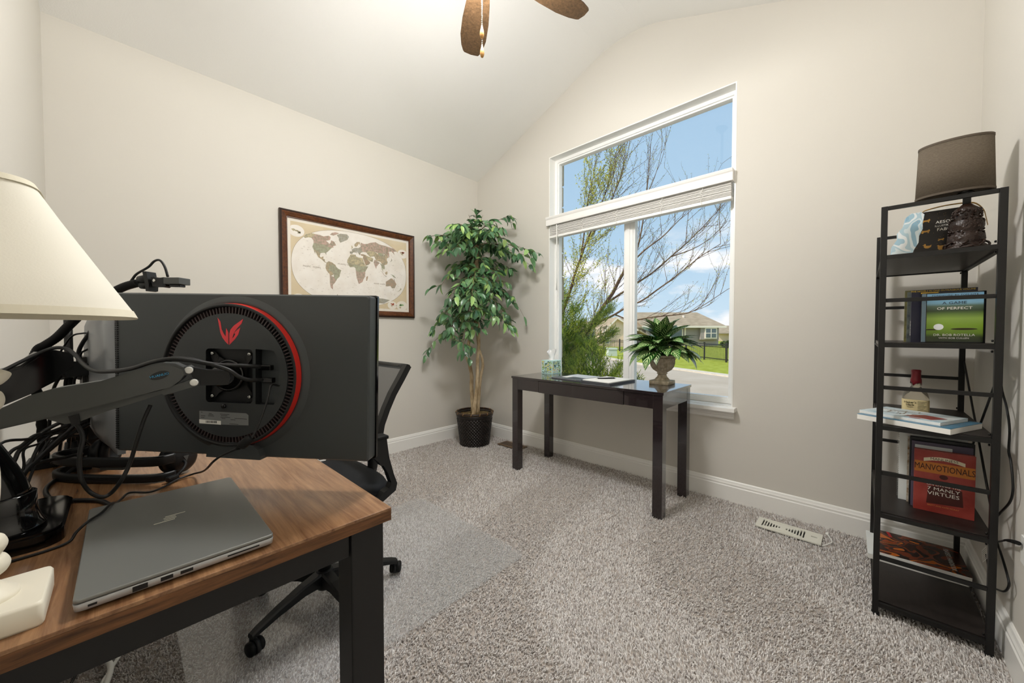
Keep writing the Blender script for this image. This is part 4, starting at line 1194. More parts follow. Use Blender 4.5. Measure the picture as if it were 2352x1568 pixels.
for z, r_, am in ((0.108, 0.016, 0.002), (0.125, 0.014, 0.004), (0.145, 0.018, 0.006), (0.165, 0.024, 0.008), (0.185, 0.029, 0.011), (0.193, 0.030, 0.012)):
    rings.append([(cxq + (r_ + am * math.sin(3 * t + z * 40)) * math.cos(t) * 1.25, cyq + (r_ + am * math.sin(3 * t + z * 40)) * math.sin(t) * 0.75, TZ + z + am * 1.4 * math.cos(2 * t + 0.6) * (1 if z > 0.15 else 0)) for t in [2 * PI * i / 24 for i in range(24)]])
b.ring_loft(rings, False, True); b.build('tissue', 'tissue_white', tb, fix=False)

# ---- open portfolio with pad and pen
pf = thing('portfolio', (-1.45, 2.38, TZ), 'open grey portfolio folder with note pad on table', 'folder')
mat('portfolio_grey', '#4a4d52', rough=0.4); mat('portfolio_lining', '#c8ccd0', rough=0.5)
Mp = frame((-1.45, 2.385, TZ), (0.995, -0.10, 0), (0.10, 0.995, 0), (0, 0, 1))
b = MB(); b.prism(rrect(0.245, 0.315, 0.010, 4, 0.142, 0.0), 0.0, 0.012, Mp); b.prism(rrect(0.245, 0.315, 0.010, 4, -0.142, 0.0), 0.0, 0.007, Mp); b.box(-0.03, 0.03, -0.155, 0.155, 0.0, 0.006, Mp); b.build('cover', 'portfolio_grey', pf)
b = MB(); b.prism(rrect(0.225, 0.295, 0.006, 3, 0.142, 0.0), 0.012, 0.0165, Mp); b.build('note_pad', 'paper_white', pf)
b = MB(); b.prism(rrect(0.225, 0.295, 0.006, 3, -0.142, 0.0), 0.007, 0.0082, Mp); b.build('lining', 'portfolio_lining', pf)
b = MB(); b.prism([(-0.253, -0.147), (-0.032, -0.147), (-0.032, -0.03), (-0.16, -0.02), (-0.253, 0.02)], 0.0082, 0.0094, Mp); b.build('pocket', 'portfolio_grey', pf)
b = MB(); b.prism(rrect(0.055, 0.085, 0.003, 2, -0.185, -0.055), 0.0094, 0.0100, Mp); b.build('card', 'paper_white', pf)
pn = thing('pen', (-1.34, 2.40, TZ + 0.0165), 'dark ballpoint pen lying on the note pad', 'pen')
p0 = Mp @ Vector((0.075, -0.055, 0.0215)); p1 = Mp @ Vector((0.165, 0.065, 0.0215)); pd = p1 - p0
MB().tube([p0, p0 + pd * 0.06, p0 + pd * 0.12], [0.0008, 0.003, 0.0042], 10).build('tip', 'steel', pn)
MB().tube([p0 + pd * 0.12, p0 + pd * 0.5, p0 + pd * 0.93], [0.0045, 0.005, 0.0046], 12).build('barrel', 'black_plastic', pn)
MB().tube([p0 + pd * 0.93, p1], [0.0025, 0.0025], 8).build('push_button', 'steel', pn)
MB().tube([p0 + pd * 0.60 + Vector((0, 0, 0.0062)), p0 + pd * 0.92 + Vector((0, 0, 0.0062))], 0.0012, 6).build('clip', 'steel', pn)

# ---- urn with striped plant
UX, UY = -0.985, 2.520
mat('urn_stone', '#d3c8b5', rough=0.7, spec=0.25, noise=(45, '#a99c85', 5), bump=(120, 0.25, 0.002))
ur = thing('urn_planter', (UX, UY, TZ), 'fluted stone urn with striped zebra plant on table', 'potted plant')
b = MB()
b.ring_loft([[(UX + x, UY + y, TZ + z) for x, y in rrect(0.128 - i, 0.128 - i, 0.004, 3)] for z, i in ((0, 0.004), (0.002, 0), (0.022, 0), (0.026, 0.004))])
b.build('plinth', 'urn_stone', ur)
prof = [(0.050, 0.026), (0.049, 0.030), (0.040, 0.038), (0.030, 0.050), (0.026, 0.062), (0.028, 0.068), (0.034, 0.070), (0.034, 0.075), (0.028, 0.077), (0.036, 0.084), (0.056, 0.098), (0.069, 0.118), (0.075, 0.140), (0.0765, 0.158), (0.075, 0.163), (0.0795, 0.167), (0.0795, 0.178), (0.075, 0.181), (0.078, 0.185), (0.0845, 0.190), (0.0845, 0.196), (0.076, 0.197), (0.070, 0.185), (0.001, 0.184)]
n = 192
rings = []
for r_, z in prof:
    fl = 0.0
    if 0.084 <= z <= 0.159: fl = 0.13
    elif 0.032 <= z <= 0.063: fl = 0.12
    rings.append([(UX + r_ * (1 - fl * abs(math.sin(12 * t)) ** 0.5 + fl * 0.5) * math.cos(t), UY + r_ * (1 - fl * abs(math.sin(12 * t)) ** 0.5 + fl * 0.5) * math.sin(t), TZ + z) for t in [2 * PI * j / n for j in range(n)]])
MB().ring_loft(rings, True, True).build('bowl', 'urn_stone', ur)
b = MB()
for j in range(26):
    t = 2 * PI * j / 26
    b.sphere((UX + 0.079 * math.cos(t), UY + 0.079 * math.sin(t), TZ + (0.1755 if j % 2 else 0.170)), 0.0062 if j % 3 else 0.0085, 8, 6)
tag(b.build('garland', 'urn_stone', ur, label='raised garland under the rim'), None, None, None, 'stuff')

# striped leaf material runs on leaf uv: u across, v along
zm = bpy.data.materials.new('zebra_leaf'); zm.use_nodes = True
nt = zm.node_tree; pb = nt.nodes['Principled BSDF']; pb.inputs['Roughness'].default_value = 0.32
uv = nt.nodes.new('ShaderNodeUVMap'); sp_ = nt.nodes.new('ShaderNodeSeparateXYZ')
def mth(op, a=None, c=None, va=None, vc=None):
    q = nt.nodes.new('ShaderNodeMath'); q.operation = op
    if a is not None: nt.links.new(a, q.inputs[0])
    elif va is not None: q.inputs[0].default_value = va
    if c is not None: nt.links.new(c, q.inputs[1])
    elif vc is not None: q.inputs[1].default_value = vc
    return q.outputs[0]
nt.links.new(uv.outputs[0], sp_.inputs[0])
ab = mth('ABSOLUTE', mth('SUBTRACT', sp_.outputs[0], vc=0.5))
ph = mth('SUBTRACT', mth('MULTIPLY', sp_.outputs[1], vc=9.5), mth('MULTIPLY', ab, vc=5.0))
fr_ = mth('FRACT', ph)
st = mth('LESS_THAN', mth('ABSOLUTE', mth('SUBTRACT', fr_, vc=0.5)), vc=0.16)
st = mth('MULTIPLY', st, mth('LESS_THAN', ab, vc=0.40))
mid_ = mth('LESS_THAN', ab, vc=0.025)
al = mth('MAXIMUM', st, mid_)
mxc = nt.nodes.new('ShaderNodeMix'); mxc.data_type = 'RGBA'
oi = nt.nodes.new('ShaderNodeObjectInfo')
dk_ = nt.nodes.new('ShaderNodeValToRGB'); dk_.color_ramp.elements[0].color = hexc('#123216'); dk_.color_ramp.elements[1].color = hexc('#2f6d22')
nt.links.new(oi.outputs['Random'], dk_.inputs[0]); nt.links.new(dk_.outputs[0], mxc.inputs[6])
mxc.inputs[7].default_value = hexc('#c9dba0')
nt.links.new(al, mxc.inputs[0]); nt.links.new(mxc.outputs[2], pb.inputs['Base Color'])
MATS['zebra_leaf'] = zm
def leaf_mesh(name, L, W, arch, fold, material, nl=8, prof=None, cols=5, twist=0.0):
    """leaf along +x, upper side +z, drooping by arch"""
    vs, fs, uvs = [], [], []
    for i in range(nl + 1):
        t = i / nl
        w_ = W * (prof(t) if prof else (math.sin(PI * min(1.0, t ** 0.75)) ** 0.9))
        if i == nl: w_ = W * 0.01
        a = arch * t
        if abs(arch) > 1e-4:
            x, z = L * math.sin(a) / arch, -L * (1 - math.cos(a)) / arch
        else:
            x, z = L * t, 0
        for j in range(cols):
            q = j / (cols - 1) - 0.5
            vs.append((x, q * w_, z + fold * abs(q) * w_ + twist * t * q * w_))
            uvs.append((q + 0.5, t))
    for i in range(nl):
        for j in range(cols - 1):
            fs.append((i * cols + j, i * cols + j + 1, (i + 1) * cols + j + 1, (i + 1) * cols + j))
    me = bpy.data.meshes.new(name)
    me.from_pydata(vs, [], fs)
    ul = me.uv_layers.new(name='UVMap')
    for lp_ in me.loops:
        ul.data[lp_.index].uv = uvs[lp_.vertex_index]
    me.polygons.foreach_set('use_smooth', [True] * len(fs))
    me.materials.append(MATS[material] if isinstance(material, str) else material)
    me.update()
    return me
def place_leaf(name, me, p, direction, up=(0, 0, 1), parent=None, scale=1.0, roll=0.0):
    d = Vector(direction).normalized(); u = Vector(up)
    y = u.cross(d)
    if y.length < 1e-3: y = Vector((0, 1, 0))
    y.normalize(); z = d.cross(y)
    M = Matrix.Translation(Vector(p)) @ frame((0, 0, 0), d, y, z) @ Matrix.Rotation(roll, 4, 'X') @ Matrix.Scale(scale, 4)
    o = bpy.data.objects.new(name, me); COL.objects.link(o)
    pl = WORLD_LOC[parent.name]
    o.parent = parent
    o.matrix_basis = Matrix.Translation(-pl) @ M
    return o
r2 = random.Random(11)
zl = [leaf_mesh('zebra_leaf_shape', 0.185, 0.082, a_, 0.22, 'zebra_leaf', nl=10) for a_ in (0.6, 1.0, 1.5)]
b = MB()
for i in range(96):
    # three tiers of leaves around the crown
    tier = 0 if i < 30 else (1 if i < 68 else 2)
    az = r2.uniform(0, 2 * PI) if tier == 0 else 2 * PI * (i * 0.618)
    el = (r2.uniform(0.85, 1.45), r2.uniform(0.35, 0.85), r2.uniform(0.05, 0.50))[tier]
    z0 = TZ + (0.290, 0.255, 0.228)[tier]
    d = Vector((math.cos(az) * math.cos(el), math.sin(az) * math.cos(el), math.sin(el)))
    r0 = (0.012, 0.040, 0.055)[tier]
    p = Vector((UX + math.cos(az) * r0, UY + math.sin(az) * r0, z0))
    sc_ = (r2.uniform(0.85, 1.15), r2.uniform(0.98, 1.3), r2.uniform(1.05, 1.34))[tier]
    reach = p + d * 0.185 * sc_
    if reach.y > 2.70: sc_ *= max(0.45, (2.69 - p.y) / max(0.01, reach.y - p.y))
    place_leaf('leaf', zl[(1, 1, 2)[tier] if r2.random() < 0.5 else (0, 1, 1)[tier]], p, d, parent=ur, scale=sc_, roll=r2.uniform(-0.5, 0.5))
    b.tube([(UX + r2.uniform(-0.02, 0.02), UY + r2.uniform(-0.02, 0.02), TZ + 0.18), tuple(p)], [0.003, 0.0022], 5)
mat('plant_stem', '#4d7a33', rough=0.6)
b.build('stem', 'plant_stem', ur)

# ================================================================ framed world map
FYL, FYR, FZB, FZT = 0.800, 1.908, 1.238, 2.004
wood_mat('frame_wood', '#6e4021', '#3c2212', (8, 8, 8), rough=0.3, spec=0.5)
mat('frame_dark', '#2a1a12', rough=0.3); mat('map_tan', '#e2d2b2', rough=0.7, noise=(6, '#d8c6a2', 4)); mat('map_margin', '#f3ecdf', rough=0.7)
mat('map_sea', '#f7f2ea', rough=0.6, noise=(12, '#f0e9df', 3)); mat('map_line', '#8d7b60', rough=0.7)
for nm, c in (('land_rose', '#c9a89b'), ('land_green', '#aeb095'), ('land_tan', '#c4ad8b'), ('land_yellow', '#cdbf98'), ('land_grey', '#b3b0a6'), ('land_brown', '#b6967a')):
    mat(nm, c, rough=0.7, noise=(60, '#9a947e', 8))
mat('map_inset_green', '#9fbf8b', rough=0.7); mat('map_inset_red', '#b5573a', rough=0.7)
mp_ = thing('framed_map', (XA + 0.015, (FYL + FYR) / 2, FZB), 'antique style world map in a brown wooden frame', 'picture')
FPf = [(0, 0.002), (0, 0.024), (0.010, 0.030), (0.014, 0.028), (0.019, 0.030), (0.042, 0.022), (0.047, 0.016), (0.052, 0.016), (0.052, 0.002)]
cs = [(FYL, FZB), (FYR, FZB), (FYR, FZT), (FYL, FZT)]
ins = [(1, 1), (-1, 1), (-1, -1), (1, -1)]
for i in range(4):
    j = (i + 1) % 4
    b = MB()
    r0 = [(XA + h, cs[i][0] + ins[i][0] * d, cs[i][1] + ins[i][1] * d) for d, h in FPf]
    r1 = [(XA + h, cs[j][0] + ins[j][0] * d, cs[j][1] + ins[j][1] * d) for d, h in FPf]
    b.ring_loft([r0, r1], True, False)
    mb_ = b.build('frame_moulding', 'frame_wood', mp_)
    b = MB()
    r0 = [(XA + h, cs[i][0] + ins[i][0] * d, cs[i][1] + ins[i][1] * d) for d, h in ((-0.001, 0.001), (-0.001, 0.024), (0.010, 0.0305), (0.013, 0.0295), (0.013, 0.020), (0.003, 0.001))]
    r1 = [(XA + h, cs[j][0] + ins[j][0] * d, cs[j][1] + ins[j][1] * d) for d, h in ((-0.001, 0.001), (-0.001, 0.024), (0.010, 0.0305), (0.013, 0.0295), (0.013, 0.020), (0.003, 0.001))]
    b.ring_loft([r0, r1], True, False); b.build('outer_bead', 'frame_dark', mb_)
MMp = frame((XA, 0, 0), (0, 1, 0), (0, 0, 1), (1, 0, 0))
iy0, iy1, iz0, iz1 = FYL + 0.048, FYR - 0.048, FZB + 0.048, FZT - 0.048
b = MB(); b.box(iy0, iy1, iz0, iz1, 0.003, 0.0060, MMp); sheet = b.build('map_sheet', 'map_margin', mp_)
m_ = 0.026
b = MB(); b.box(iy0 + m_, iy1 - m_, iz0 + m_, iz1 - m_, 0.0060, 0.0063, MMp); b.build('tan_ground', 'map_tan', sheet)
mcx, mcz = (iy0 + iy1) / 2, (iz0 + iz1) / 2 + 0.006
ma, mbb = (iy1 - iy0) / 2 - m_ - 0.004, (iz1 - iz0) / 2 - m_ - 0.012
def proj_ll(lon, lat):
    lon = lon - 8.0
    if lon < -180: lon += 360
    f = lat / 90.0
    return (mcx + ma * (lon / 180.0) * math.sqrt(max(0.0, 1 - (abs(f) ** 2.4) * 0.72)), mcz + mbb * (f * 1.02 if abs(f) < 0.95 else f))
oval = []
for i in range(80):
    t = 2 * PI * i / 80
    c, s = math.cos(t), math.sin(t)
    oval.append((mcx + ma * math.copysign(abs(c) ** 0.82, c), mcz + mbb * 1.02 * math.copysign(abs(s) ** 0.86, s)))
MB().prism([(mcx + (x - mcx) * 1.004, mcz + (y - mcz) * 1.006) for x, y in oval], 0.0063, 0.0065, MMp).build('oval_border', 'map_line', sheet)
MB().prism(oval, 0.0065, 0.0067, MMp).build('ocean_print', 'map_sea', sheet)
LAND = [
 ('land_green', [(-125, 49), (-95, 49), (-82, 45), (-75, 45), (-67, 45), (-70, 42), (-76, 35), (-81, 31), (-80, 25), (-84, 30), (-90, 30), (-97, 28), (-97, 26), (-106, 32), (-117, 33), (-124, 40)]),
 ('land_rose', [(-141, 70), (-125, 70), (-110, 68), (-95, 72), (-85, 69), (-82, 62), (-93, 59), (-82, 55), (-79, 52), (-76, 57), (-78, 62), (-70, 61), (-64, 59), (-56, 52), (-65, 49), (-62, 46), (-67, 45), (-75, 45), (-82, 45), (-95, 49), (-125, 49), (-130, 55), (-141, 60)]),
 ('land_yellow', [(-141, 70), (-157, 71), (-166, 66), (-165, 60), (-158, 57), (-150, 60), (-141, 60)]),
 ('land_tan', [(-97, 26), (-98, 21), (-95, 18), (-90, 21), (-87, 21), (-88, 16), (-83, 15), (-83, 10), (-78, 8), (-83, 8), (-92, 14), (-102, 18), (-106, 23), (-109, 27), (-113, 31), (-110, 24), (-115, 29), (-117, 33), (-106, 32)]),
 ('land_grey', [(-45, 60), (-22, 70), (-18, 78), (-30, 83), (-60, 82), (-70, 77), (-55, 70), (-52, 65)]),
 ('land_rose', [(-95, 75), (-80, 74), (-65, 82), (-85, 83), (-95, 80)]),
 ('land_green', [(-70, -4), (-70, 2), (-60, 5), (-50, 1), (-44, -3), (-35, -6), (-39, -15), (-41, -22), (-48, -27), (-53, -33), (-58, -24), (-58, -18), (-65, -11), (-73, -9)]),
 ('land_tan', [(-78, 8), (-72, 12), (-62, 10), (-52, 5), (-50, 1), (-60, 5), (-70, 2), (-70, -4), (-73, -9), (-65, -11), (-58, -18), (-66, -22), (-70, -18), (-77, -12), (-81, -5), (-80, 1)]),
 ('land_rose', [(-70, -18), (-66, -22), (-58, -24), (-53, -33), (-58, -38), (-65, -43), (-67, -50), (-69, -54), (-74, -50), (-73, -40), (-71, -30)]),
 ('land_yellow', [(-17, 15), (-16, 22), (-10, 30), (-6, 36), (10, 37), (11, 33), (20, 31), (33, 31), (37, 21), (43, 12), (34, 10), (24, 10), (14, 12), (4, 12), (-8, 12)]),
 ('land_green', [(-17, 15), (-8, 12), (4, 12), (14, 12), (24, 10), (34, 10), (43, 12), (51, 12), (41, -2), (30, -4), (18, -5), (10, -2), (9, 4), (4, 6), (-8, 4)]),
 ('land_rose', [(10, -2), (18, -5), (30, -4), (41, -2), (40, -15), (35, -22), (32, -29), (20, -35), (17, -30), (12, -17)]),
 ('land_brown', [(44, -25), (44, -16), (49, -12), (50, -16), (47, -25)]),
 ('land_grey', [(-9, 38), (-9, 43), (-1, 44), (-4, 48), (4, 52), (10, 54), (20, 54), (28, 58), (30, 50), (38, 47), (28, 44), (26, 40), (23, 37), (19, 42), (13, 45), (16, 40), (12, 42), (3, 42), (-2, 37)]),
 ('land_tan', [(6, 58), (12, 56), (18, 60), (24, 66), (30, 60), (28, 70), (16, 69), (6, 62)]),
 ('land_yellow', [(-6, 50), (1, 52), (-2, 58), (-6, 57), (-3, 54)]),
 ('land_rose', [(28, 58), (30, 60), (32, 69), (45, 67), (60, 69), (75, 73), (105, 77), (115, 73), (140, 72), (160, 70), (179, 68), (178, 62), (163, 60), (160, 52), (155, 60), (140, 58), (138, 52), (133, 43), (127, 50), (118, 50), (108, 50), (90, 50), (80, 52), (60, 52), (48, 47), (38, 47), (30, 50)]),
 ('land_yellow', [(48, 47), (60, 52), (80, 52), (87, 49), (75, 40), (60, 37), (52, 42)]),
 ('land_tan', [(75, 40), (87, 49), (98, 42), (110, 43), (118, 50), (127, 50), (131, 43), (122, 40), (120, 35), (122, 30), (118, 24), (108, 21), (100, 22), (95, 28), (80, 30)]),
 ('land_green', [(98, 42), (90, 48), (98, 52), (115, 49), (110, 43)]),
 ('land_rose', [(70, 24), (75, 32), (80, 30), (88, 27), (92, 25), (88, 22), (80, 15), (78, 8), (73, 17)]),
 ('land_green', [(92, 25), (100, 22), (108, 21), (109, 13), (105, 9), (100, 13), (103, 2), (98, 9), (97, 17)]),
 ('land_brown', [(26, 40), (36, 41), (44, 40), (48, 30), (56, 25), (59, 22), (52, 16), (43, 13), (36, 27), (34, 32), (36, 36), (28, 37)]),
 ('land_yellow', [(48, 30), (44, 40), (54, 37), (62, 36), (70, 34), (67, 25), (57, 26)]),
 ('land_rose', [(95, 5), (106, -6), (115, -9), (114, -7), (106, -5), (103, -1)]),
 ('land_tan', [(109, 2), (117, 6), (118, 1), (115, -4), (110, -2)]),
 ('land_green', [(131, -1), (141, -3), (150, -10), (140, -8)]),
 ('land_grey', [(130, 31), (136, 35), (141, 42), (141, 36), (135, 33)]),
 ('land_brown', [(113, -22), (122, -17), (130, -12), (136, -12), (141, -17), (142, -11), (146, -19), (153, -26), (150, -37), (140, -38), (132, -32), (122, -34), (115, -34)]),
 ('land_brown', [(145, -41), (148, -41), (147, -44)]),
 ('land_green', [(173, -35), (178, -38), (172, -44), (167, -46), (172, -41)]),
 ('land_grey', [(-120, -74), (-70, -73), (-60, -64), (-55, -72), (0, -71), (60, -68), (120, -67), (160, -70), (150, -80), (-120, -80)])]
for k, (mm2, pts) in enumerate(LAND):
    MB().prism([proj_ll(*p) for p in pts], 0.0067, 0.00685 + 0.00001 * k, MMp).build('land_print', mm2, sheet)
# corner insets
for (fy, fz, rr, mm2) in ((0.065, 0.86, 0.055, 'map_sea'), (0.935, 0.80, 0.05, 'map_sea'), (0.075, 0.10, 0.05, 'map_sea'), (0.20, 0.09, 0.065, 'map_sea'), (0.83, 0.09, 0.045, 'map_margin'), (0.925, 0.09, 0.055, 'map_margin')):
    cy_, cz2 = iy0 + (iy1 - iy0) * fy, iz0 + (iz1 - iz0) * fz
    q = MB().prism([(min(iy1 - m_, max(iy0 + m_, cy_ + rr * math.cos(2 * PI * i / 28))), min(iz1 - m_, max(iz0 + m_, cz2 + rr * 0.8 * math.sin(2 * PI * i / 28)))) for i in range(28)], 0.0069, 0.0071, MMp).build('inset_print', mm2, sheet)
    for jj in range(4):
        ox, oz = rnd.uniform(-0.4, 0.4) * rr, rnd.uniform(-0.3, 0.3) * rr
        MB().prism([(cy_ + ox + rr * 0.22 * rnd.uniform(0.6, 1.3) * math.cos(t), cz2 + oz + rr * 0.16 * rnd.uniform(0.6, 1.3) * math.sin(t)) for t in [2 * PI * i / 9 for i in range(9)]], 0.0071, 0.0072, MMp).build('inset_land', rnd.choice(('map_inset_green', 'map_inset_red', 'land_tan', 'land_yellow')), sheet)
# tiny lettering as ruled specks
b = MB()
for i in range(240):
    lon, lat = rnd.uniform(-165, 175), rnd.uniform(-62, 70)
    y_, z_ = proj_ll(lon, lat); l_ = rnd.uniform(0.004, 0.014)
    b.box(y_, y_ + l_, z_, z_ + 0.0011, 0.0072, 0.00725, MMp)
tag(b.build('fine_print', 'map_line', sheet), None, None, None, 'stuff')
text_mesh('ocean_lettering', 'PACIFIC   OCEAN', 0.016, MMp @ Matrix.Translation((iy0 + 0.17, mcz - 0.02, 0.0071)), 'map_line', sheet)
text_mesh('ocean_lettering', 'ATLANTIC  OCEAN', 0.014, MMp @ Matrix.Translation((mcx - 0.08, mcz + 0.03, 0.0071)), 'map_line', sheet)
text_mesh('ocean_lettering', 'INDIAN  OCEAN', 0.014, MMp @ Matrix.Translation((mcx + 0.215, mcz - 0.10, 0.0071)), 'map_line', sheet)
thin_glass('picture_glass', (0.98, 0.98, 0.98, 1), 0.05)
b = MB(); b.box(iy0, iy1, iz0, iz1, 0.0095, 0.0105, MMp); b.build('glazing', 'picture_glass', mp_)
# ================================================================ ficus tree in wicker pot
FX, FYc = -2.770, 2.385
mat('wicker', '#1d1613', rough=0.38, spec=0.5)
mat('wicker_rim', '#2c1d15', rough=0.35, spec=0.5)
mat('moss', '#8d7a58', rough=0.95, spec=0.1, noise=(60, '#6a5a3d', 5), bump=(90, 1.0, 0.02))
mat('bark_pale', '#cbb898', rough=0.8, spec=0.2, noise=(30, '#8f7858', 6, (1, 1, 0.35)), bump=(70, 0.6, 0.006))
fc = thing('ficus_tree', (FX, FYc, 0), 'tall artificial ficus tree in the room corner', 'potted plant')
pot = thing('wicker_pot', (FX, FYc, 0), 'dark woven wicker pot holding the ficus', 'pot')
PR = [(0.0, 0.138), (0.30, 0.176)]
def pr_(z): return 0.138 + (0.178 - 0.138) * z / 0.325
b = MB(); b.lathe([(0.001, 0.002), (0.134, 0.002), (0.170, 0.29), (0.168, 0.30), (0.150, 0.30), (0.13, 0.27), (0.001, 0.27)], (FX, FYc, 0), 40)
b.build('liner', 'wicker', pot)
# woven cells, each strand a lozenge bulge
cell = MB()
NX = 34
rows = 17
wv = MB()
for r_ in range(rows):
    z = 0.012 + r_ * 0.0155
    rad = pr_(z) + 0.0005
    wdt = 2 * PI * rad / NX
    for k in range(NX):
        t = 2 * PI * (k + 0.5 * (r_ % 2)) / NX
        c = Vector((FX + rad * math.cos(t), FYc + rad * math.sin(t), z))
        Mx = frame(c, (-math.sin(t), math.cos(t), 0), (0, 0, 1), (math.cos(t), math.sin(t), 0))
        h, w2 = 0.0100, wdt * 0.56
        wv.add([(-w2, 0, 0), (0, -h, 0), (w2, 0, 0), (0, h, 0), (-w2 * 0.45, 0, 0.0045), (0, -h * 0.45, 0.0055), (w2 * 0.45, 0, 0.0045), (0, h * 0.45, 0.0055)],
               [(0, 1, 5, 4), (1, 2, 6, 5), (2, 3, 7, 6), (3, 0, 4, 7), (4, 5, 6, 7)], True, Mx)
tag(wv.build('weave', 'wicker', pot, fix=False), 'dark woven strands', None, None, 'stuff')
for z, dr_ in ((0.287, 0.006), (0.300, 0.0075)):
    R_ = pr_(z) + 0.001
    MB().tube([(FX + R_ * math.cos(2 * PI * i / 40), FYc + R_ * math.sin(2 * PI * i / 40), z) for i in range(41)], dr_, 8, caps=False).build('band', 'wicker', pot)
R_ = pr_(0.322)
MB().tube([(FX + R_ * math.cos(2 * PI * i / 40), FYc + R_ * math.sin(2 * PI * i / 40), 0.320) for i in range(41)], 0.011, 10, caps=False).build('rim', 'wicker_rim', pot)
b = MB()
for i in range(14):
    t = 2 * PI * i / 14
    b.tube([(FX + (R_ + 0.011 * math.cos(a)) * math.cos(t + 0.02 * a), FYc + (R_ + 0.011 * math.cos(a)) * math.sin(t + 0.02 * a), 0.320 + 0.012 * math.sin(a)) for a in (-1.4, -0.4, 0.6, 1.6, 2.6)], 0.0025, 5)
mat('cane', '#b58a55', rough=0.5)
tag(b.build('rim_ties', 'cane', pot), 'pale cane ties on the rim', None, None, 'stuff')
# moss
b = MB(); r3 = random.Random(5)
rings = []
for k in range(7):
    rr = 0.160 * (1 - k / 6.3)
    rings.append([(FX + rr * math.cos(2 * PI * i / 36), FYc + rr * math.sin(2 * PI * i / 36), 0.296 + 0.012 * (k / 6) + r3.uniform(-0.006, 0.006)) for i in range(36)])
b.ring_loft(rings, True, True); b.build('moss', 'moss', fc)
T1 = [(-2.800, 2.392, 0.29), (-2.806, 2.390, 0.42), (-2.815, 2.386, 0.53), (-2.817, 2.385, 0.60), (-2.812, 2.384, 0.66), (-2.830, 2.378, 0.76), (-2.852, 2.362, 0.855), (-2.852, 2.365, 0.93), (-2.840, 2.378, 1.029), (-2.832, 2.388, 1.10), (-2.808, 2.410, 1.17), (-2.795, 2.418, 1.25), (-2.785, 2.415, 1.40), (-2.775, 2.40, 1.60), (-2.76, 2.395, 1.80), (-2.755, 2.39, 2.02)]
T2 = [(-2.735, 2.343, 0.29), (-2.728, 2.352, 0.40), (-2.718, 2.364, 0.522), (-2.715, 2.372, 0.62), (-2.715, 2.376, 0.734), (-2.716, 2.380, 0.85), (-2.710, 2.390, 0.988), (-2.712, 2.388, 1.10), (-2.719, 2.387, 1.20), (-2.724, 2.390, 1.40), (-2.729, 2.392, 1.623), (-2.738, 2.392, 1.85), (-2.741, 2.392, 2.08)]
T3 = [(-2.753, 2.409, 0.29), (-2.748, 2.418, 0.45), (-2.742, 2.428, 0.599), (-2.732, 2.440, 0.70), (-2.722, 2.452, 0.771), (-2.730, 2.446, 0.85), (-2.754, 2.429, 0.943), (-2.768, 2.420, 1.06), (-2.774, 2.418, 1.201), (-2.765, 2.42, 1.45), (-2.755, 2.42, 1.70), (-2.745, 2.41, 1.95)]
TR = []
for T, r0 in ((T1, 0.0215), (T2, 0.021), (T3, 0.0175)):
    pth = smooth_path(T, 4)
    k_ = len(pth)
    MB().tube(pth, [r0 * (1 - 0.62 * i / k_) * (1 + 0.07 * math.sin(i * 1.7)) for i in range(k_)], 10).build('trunk', 'bark_pale', fc)
    TR.append(pth)
# leaves
lm = bpy.data.materials.new('ficus_leaf'); lm.use_nodes = True
nt = lm.node_tree; pb = nt.nodes['Principled BSDF']; pb.inputs['Roughness'].default_value = 0.30; pb.inputs['Specular IOR Level'].default_value = 0.7
oi = nt.nodes.new('ShaderNodeObjectInfo'); at_ = nt.nodes.new('ShaderNodeAttribute'); at_.attribute_name = 'tone'
ad = nt.nodes.new('ShaderNodeMath'); ad.operation = 'ADD'; frc = nt.nodes.new('ShaderNodeMath'); frc.operation = 'FRACT'
nt.links.new(oi.outputs['Random'], ad.inputs[0]); nt.links.new(at_.outputs['Fac'], ad.inputs[1]); nt.links.new(ad.outputs[0], frc.inputs[0])
cr = nt.nodes.new('ShaderNodeValToRGB')
cr.color_ramp.elements[0].color = hexc('#34583a'); cr.color_ramp.elements[1].color = hexc('#9dbd68')
for p_, c_ in ((0.3, '#47724c'), (0.6, '#5c875b'), (0.82, '#74995f'), (0.93, '#93b86f')):
    e = cr.color_ramp.elements.new(p_); e.color = hexc(c_)
nt.links.new(frc.outputs[0], cr.inputs[0]); nt.links.new(cr.outputs[0], pb.inputs['Base Color'])
MATS['ficus_leaf'] = lm
def fprof(t):
    return 1.05 * (t ** 0.55) * max(0.0, 1 - t) ** 0.85 * 2.05 if t < 1 else 0
FL = [leaf_mesh('ficus_leaf_shape', 0.094, 0.046, a_, 0.30, 'ficus_leaf', nl=6, prof=fprof, cols=3) for a_ in (0.25, 0.6, 0.95)]
r4 = random.Random(21)
mat('twig', '#6f5a41', rough=0.8)
spots = []          # (pos, dir, scale)
tw = MB()
